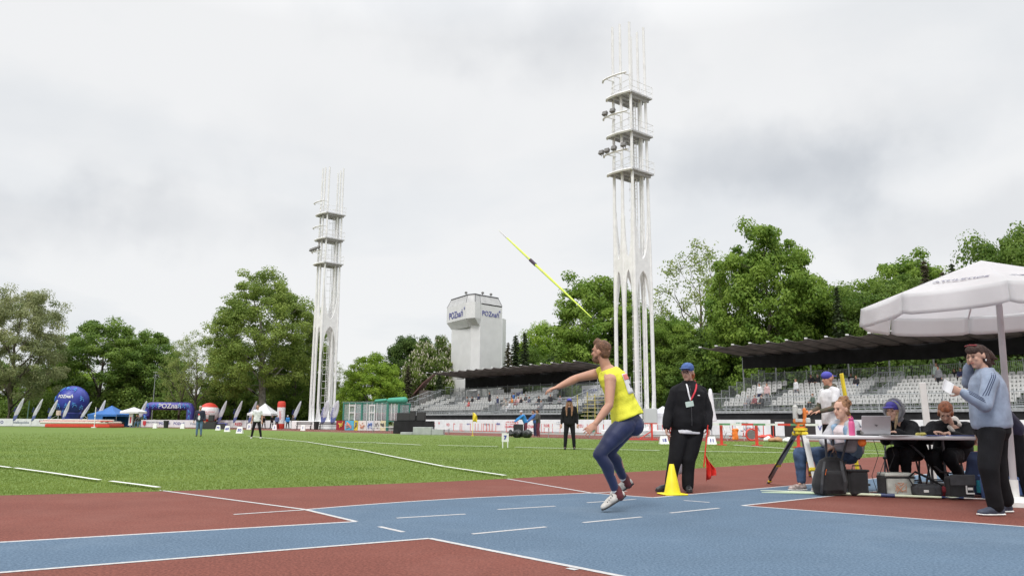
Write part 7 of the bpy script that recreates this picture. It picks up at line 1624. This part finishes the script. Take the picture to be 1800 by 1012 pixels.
for a in ang: d = V((math.cos(a), math.sin(a), 0)); mb.cyl(V((0, 0, hp - .06)), d * (Rr - .01) + V((0, 0, hr - .03 + tilt(d.x * Rr, d.y * Rr))), .010, n=5); mb.cyl(V((0, 0, 2.25)), d * Rr * .5 + V((0, 0, (hp + hr) / 2 - .06)), .008, n=5)
mb.build('rib', m_wsteel, t)
tp, bt = V((0, 0, hp)), Q(1783, 868, 8.98) - pc; bt.z = .0; tp = Q(1758, 560, 8.95) - pc; ax = (tp - bt); tp2 = bt + ax * (2.66 / ax.z)
mb = MB(); mb.cyl(bt, tp2, .036, .034, n=16); mb.cyl(tp2 + V((0, 0, -.05)), V((tp2.x * .4, tp2.y, hp - .03)), .03, n=10); mb.build('pole', mat('pole_grey', (.50, .48, .50), .4, .05, 5), t, smooth=True)
mb = MB(); mb.lathe([(.26, 0), (.26, .05), (.20, .08), (.05, .10), (.05, .28)], 20, bt); mb.build('foot', m_board, t); mb = MB(); mb.tube([tp2 + V((-.03, -.03, -.22)), tp2 + V((-.09, -.03, -.16)), tp2 + V((-.05, -.03, -.08))], .006, 5); mb.build('crank', m_tleg, t)
# lettering on the canopy and the valance
def on_canopy(s, size, k, f, m):
    am = (ang[k] + ang[(k + 1) % 8]) / 2; d = V((math.cos(am), math.sin(am), 0)); side = V((math.sin(am), -math.cos(am), 0)) * -1; Rm = Rr * math.cos(R(22.5)); slope = (hr - hp) / Rm; out = V((d.x, d.y, slope * .9)).normalized(); nrm = side.cross(out * -1).normalized(); nrm = nrm if nrm.z > 0 else -nrm
    me = text_mesh(s, size, .001, .002); base = d * Rm * f + V((0, 0, hp + slope * Rm * f + .002 - .015)); 
    for v in me.vertices: v.co = base + side * v.co.x - out * v.co.y + nrm * (.02 + v.co.z)
    obj('lettering', me, canopy, None, m)
m_lt = flat('canopy_letter', (.20, .20, .26)); on_canopy('ATLETYKA.PL', .105, 5, .72, m_lt) ; on_canopy('ATHLETICS', .11, 4, .72, m_lt)
a0, a1 = ang[5], ang[6]; mid = (V((math.cos(a0), math.sin(a0), 0)).lerp(V((math.cos(a1), math.sin(a1), 0)), .5)) * (Rr + .055); text('lettering', 'sport', .17, flat('canopy_blue', (.10, .10, .35)), t, mid * 1.0 + V((0.25, -.015, hr - .17)), (R(90), 0, 0), bold=.002)
# measuring instrument on its tripod
tc_ = Q(1407, 752, 10.75); t = thing('tripod', 'yellow headed surveying tripod left of the curly haired woman', 'tripod', V((tc_.x, tc_.y, 0))); hz = tc_.z; o_ = V(t.location)
mb = MB(); mb.lathe([(.085, hz - .035), (.09, hz - .03), (.09, hz), (.05, hz + .002)], 14); mb.box((0, 0, hz - .06), (.14, .10, .05), bev=.01); mb.build('head', m_yel, t)
def tleg(foot, m_a, dx, name='leg'):
    a = V((dx[0], dx[1], hz - .05)); f = foot - o_; f.z = 0; d = f - a; s = V((-d.y, d.x, 0)).normalized()
    if abs(d.x) < .3: s = V((1, 0, 0))
    mb = MB(); x, y = basis(d)
    mid = a + d * .62
    M = cols(s, (s.cross(d.normalized())).normalized(), d.normalized() * -1)
    mb.box((a + mid) / 2, (.075, .022, (mid - a).length), M=M, bev=.005); o = mb.build(name, m_a, t)
    mb = MB(); mb.box((mid * .8 + f * .2 + f) / 2 - d * .02, (.045, .02, (f - mid).length * .96), M=M, bev=.005); mb.build('leg_slide', m_a, o); mb = MB(); mb.box(mid, (.085, .05, .05), M=M, bev=.01); mb.box(a + d * .03, (.085, .05, .05), M=M, bev=.01); mb.build('clamp', m_yel, o); mb = MB(); mb.cyl(f - d * .05, f, .016, .004, n=8); mb.box(f - d * .05 - V((.0, .02, 0)), (.05, .04, .04), M=M, bev=.01); mb.build('spike', m_yel, o); return o
f1, f2, f3 = P(1350, 849), P(1437, 867), P(1424, 836); m_tw2 = mat('leg_white', (.66, .66, .64), .4, .05, 5); m_tg = mat('leg_grey', (.22, .23, .24), .5)
tleg(f1, m_tg, (-.05, .02)); tleg(f2, m_tw2, (.03, -.05)); tleg(f3, m_tg, (.05, .05))
a = V((-.05, .02, hz - .05)); f = f1 - o_; mb = MB(); mb.tube([a.lerp(f, .15) + V((-.0, -.03, 0)), a.lerp(f, .4) + V((-.05, -.04, -.02)), a.lerp(f, .7) + V((-.045, -.03, 0)), a.lerp(f, .9) + V((-.03, -.03, .03)), a.lerp(f, .97) + V((.02, -.04, .0))], .016, 6, flatz=.5); mb.build('strap', m_bag, t); mb = MB(); mb.tube([(.04, -.04, hz), (.08, -.08, hz - .2), (.03, -.10, hz - .42), (.13, -.12, hz - .62), (.10, -.14, .03)], .005, 6); mb.build('cable', m_wsteel, t)
t = thing('total_station', 'orange and grey surveying instrument mounted on the yellow tripod', 'surveying instrument', tc_ + V((0, 0, .003)), R(-18)); m_go = mat('instrument_orange', (.70, .20, .04), .5, .06, 8); m_gg = mat('instrument_grey', (.50, .50, .47), .5, .05, 8)
mb = MB(); mb.cyl((0, 0, 0), (0, 0, .02), .06, n=16)
for k in range(3): mb.cyl((.05 * math.cos(k * 2.09), .05 * math.sin(k * 2.09), .0), (.05 * math.cos(k * 2.09), .05 * math.sin(k * 2.09), .05), .016, n=10)
mb.cyl((0, 0, .045), (0, 0, .06), .065, n=16); mb.build('tribrach', m_go, t, smooth=True)
mb = MB(); mb.box((0, 0, .09), (.18, .12, .06), bev=.015); mb.build('base', m_go, t); mb = MB(); mb.box((-.015, -.065, .10), (.09, .02, .045), bev=.005); mb.box((.10, -.05, .10), (.06, .07, .07), bev=.01); mb.build('keypad', m_gg, t)
mb = MB(); mb.box((-.055, 0, .205), (.066, .11, .20), bev=.018); mb.box((-.062, -.052, .18), (.03, .01, .11), bev=.004); mb.build('side_cover', m_gg, t); mb = MB(); mb.box((.062, 0, .19), (.045, .10, .16), bev=.018); mb.cyl((.085, 0, .21), (.11, 0, .21), .024, n=12); mb.build('side_cover', m_go, t)
mb = MB(); mb.cyl((0, -.09, .21), (0, .07, .21), .034, .030, n=16); mb.cyl((0, -.11, .21), (0, -.09, .21), .028, n=14); mb.box((0, 0, .245), (.05, .08, .03), bev=.008); mb.build('telescope', m_gg, t, smooth=True); mb = MB(); mb.tube([(-.06, 0, .28), (-.058, 0, .345), (.058, 0, .345), (.06, 0, .265)], .011, 8); mb.build('handle', m_gg, t)
# training cone
t = thing('marker_cone', 'yellow plastic marker cone at the edge of the blue runway before the judge in black', 'cone', P(1182, 869), R(12)); m_cy = mat('cone_yellow', (.80, .66, .01), .45, .06, 10)
mb = MB(); mb.lathe([(.105, .018), (.10, .03), (.030, .37), (.026, .375), (.02, .372)], 28); mb.build('body', m_cy, t, smooth=True); mb = MB(); mb.box((0, 0, .010), (.30, .30, .018), bev=.008); mb.build('foot', m_cy, t)
# yellow lath and white post
t = thing('marker_post', 'slim yellow post leaning behind the curly haired woman', 'post', V((GX(1512, 11.8), 11.8, 0))); top = Q(1479, 656, 11.8) - V(t.location); x, y = basis(top); mb = MB(); M = cols(x, y, top.normalized()); mb.box(top / 2, (.085, .03, top.length), M=M, bev=.006); mb.build('lath', m_yel, t); mb = MB(); mb.cyl((0, 0, 0), (0, 0, .03), .14, n=16); mb.build('foot', m_spk, t)
t = thing('marker_post', 'straight white post standing between the hooded and the ginger woman', 'post', V((GX(1639, 12), 12, 0))); zt = Q(1636, 672, 12).z; mb = MB(); mb.box((0, 0, zt / 2), (.10, .03, zt), M=Matrix.Rotation(R(-2), 3, 'Y'), bev=.005); mb.build('board', m_tw2, t); mb = MB(); mb.box((0, 0, .02), (.3, .3, .04), bev=.01); mb.build('foot', m_spk, t)
# cable reel at the right edge
t = thing('cable_reel', 'yellow framed cable reel at the right edge beyond the parasol pole', 'cable reel', V((GX(1803, 12), 12, 0)), R(20)); mb = MB()
for s in (-1, 1): mb.tube([(-.28, s * .16, .01), (-.10, s * .16, .72), (.10, s * .16, .72), (.28, s * .16, .01)], .016, 7)
mb.cyl((-.1, -.16, .72), (-.1, .16, .72), .014, n=6); mb.build('frame', m_yel, t); mb = MB(); mb.cyl((0, -.13, .38), (0, -.10, .38), .24, n=24); mb.cyl((0, .10, .38), (0, .13, .38), .24, n=24); mb.cyl((0, -.1, .38), (0, .1, .38), .14, n=18); mb.build('drum', m_gg, t, smooth=True); mb = MB(); mb.cyl((0, -.15, .38), (0, -.13, .38), .09, n=16); mb.build('hub', m_yel, t)
t = thing('garden_table', 'small white side table with yellow ball at the right frame edge', 'table', V((GX(1806, 13), 13, 0))); mb = MB(); mb.box((0, 0, .86), (.7, .5, .03), bev=.01); mb.box((0, 0, .62), (.7, .5, .02)); mb.build('tabletop', m_tab, t); mb = MB(); [mb.cyl((a, b, 0), (a, b, .86), .016, n=6) for a in (-.3, .3) for b in (-.2, .2)]; mb.build('leg', m_tleg, t)
mb = MB(); mb.ell((0, 0, .07), (.07, .07, .07), None, 16, 10); o = mb.build('ball', m_yel, None, smooth=True, loc=V((GX(1795, 13), 13, .876))); tag(o, 'yellow ball on the small white side table at the right edge', 'ball')
mb = MB(); [mb.ell((rd.uniform(-.1, .1), 0, .1 + .1 * k), (.12, .1, .1)) for k in range(3)]; o = obj('vest', organic(mb, 'vest', .02, 2, .5, .01, 12), None, V((GX(1760, 14), 14, .25)), m_or); tag(o, 'orange and yellow vest seen between the legs behind the parasol pole', 'vest')
# javelins
def javelin(name, label, a, b, r, mshaft, mgrip, bands, tipm, mtail=None):
    t = thing(name, label, 'javelin', a); d = b - a; mb = MB(); N_ = 16; pr = [(.0, .12), (.02, .30), (.10, .62), (.30, .92), (.42, 1.0), (.60, .98), (.80, .72), (.95, .42), (1.0, .25)]
    sg = [(0.10, 0.94)]; mb.tube([d * f for f, w in pr], 0, 12, [r * w for f, w in pr]); mb.build('shaft', mshaft, t, smooth=True)
    mb = MB(); mb.tube([d * -.005, d * .03, d * .11], 0, 12, [r * .08, r * .42, r * .66]); mb.build('tip', tipm, t, smooth=True)
    mb = MB(); mb.cyl(d * .385, d * .445, r * 1.45, r * 1.4, n=14); mb.build('grip', mgrip, t, smooth=True)
    for f0, f1, m in bands: mb = MB(); mb.tube([d * f0, d * f1], 0, 12, [r * 1.03] * 2); mb.build('band', m, t, smooth=True)
    return t
m_neon = mat('neon_shaft', (.62, .82, .08), .35, .03, 3); m_sil = mat('silver_tip', (.55, .54, .52), .35, .05, 5, metal=.6)
tail = Q(1040, 558, 9.6); best = min((abs((Q(876, 404, y) - tail).length - 2.6), y) for y in [9.6 + .01 * i for i in range(500)]); tip = Q(876, 404, best[1])
javelin('javelin', 'neon yellow javelin flying point first up through the sky', tip, tail, .0165, m_neon, flat('grip_dark', (.05, .03, .05)), [(.35, .368, m_sil), (.52, .54, m_sil)], m_sil)
m_pale = mat('pale_shaft', (.62, .68, .50), .4, .05, 3); m_nv = flat('band_navy', (.03, .05, .13), rough=.4)
e0, e1 = P(1739, 881) + V((0, 0, .028)), P(1337, 864.5) + V((0, 0, .022))
javelin('javelin', 'pale green javelin lying on the runway in front of the bags', e0, e1, .0165, m_pale, m_nv, [(.455, .47, m_board), (.10, .19, m_nv)], m_sil)
javelin('javelin', 'second pale javelin lying close behind the first, only its tail showing', P(1700, 875) + V((0, 0, .025)), P(1339, 867.5) + V((0, 0, .02)), .014, mat('pale_shaft2', (.58, .70, .46), .4, .05, 3), m_nv, [], m_sil)
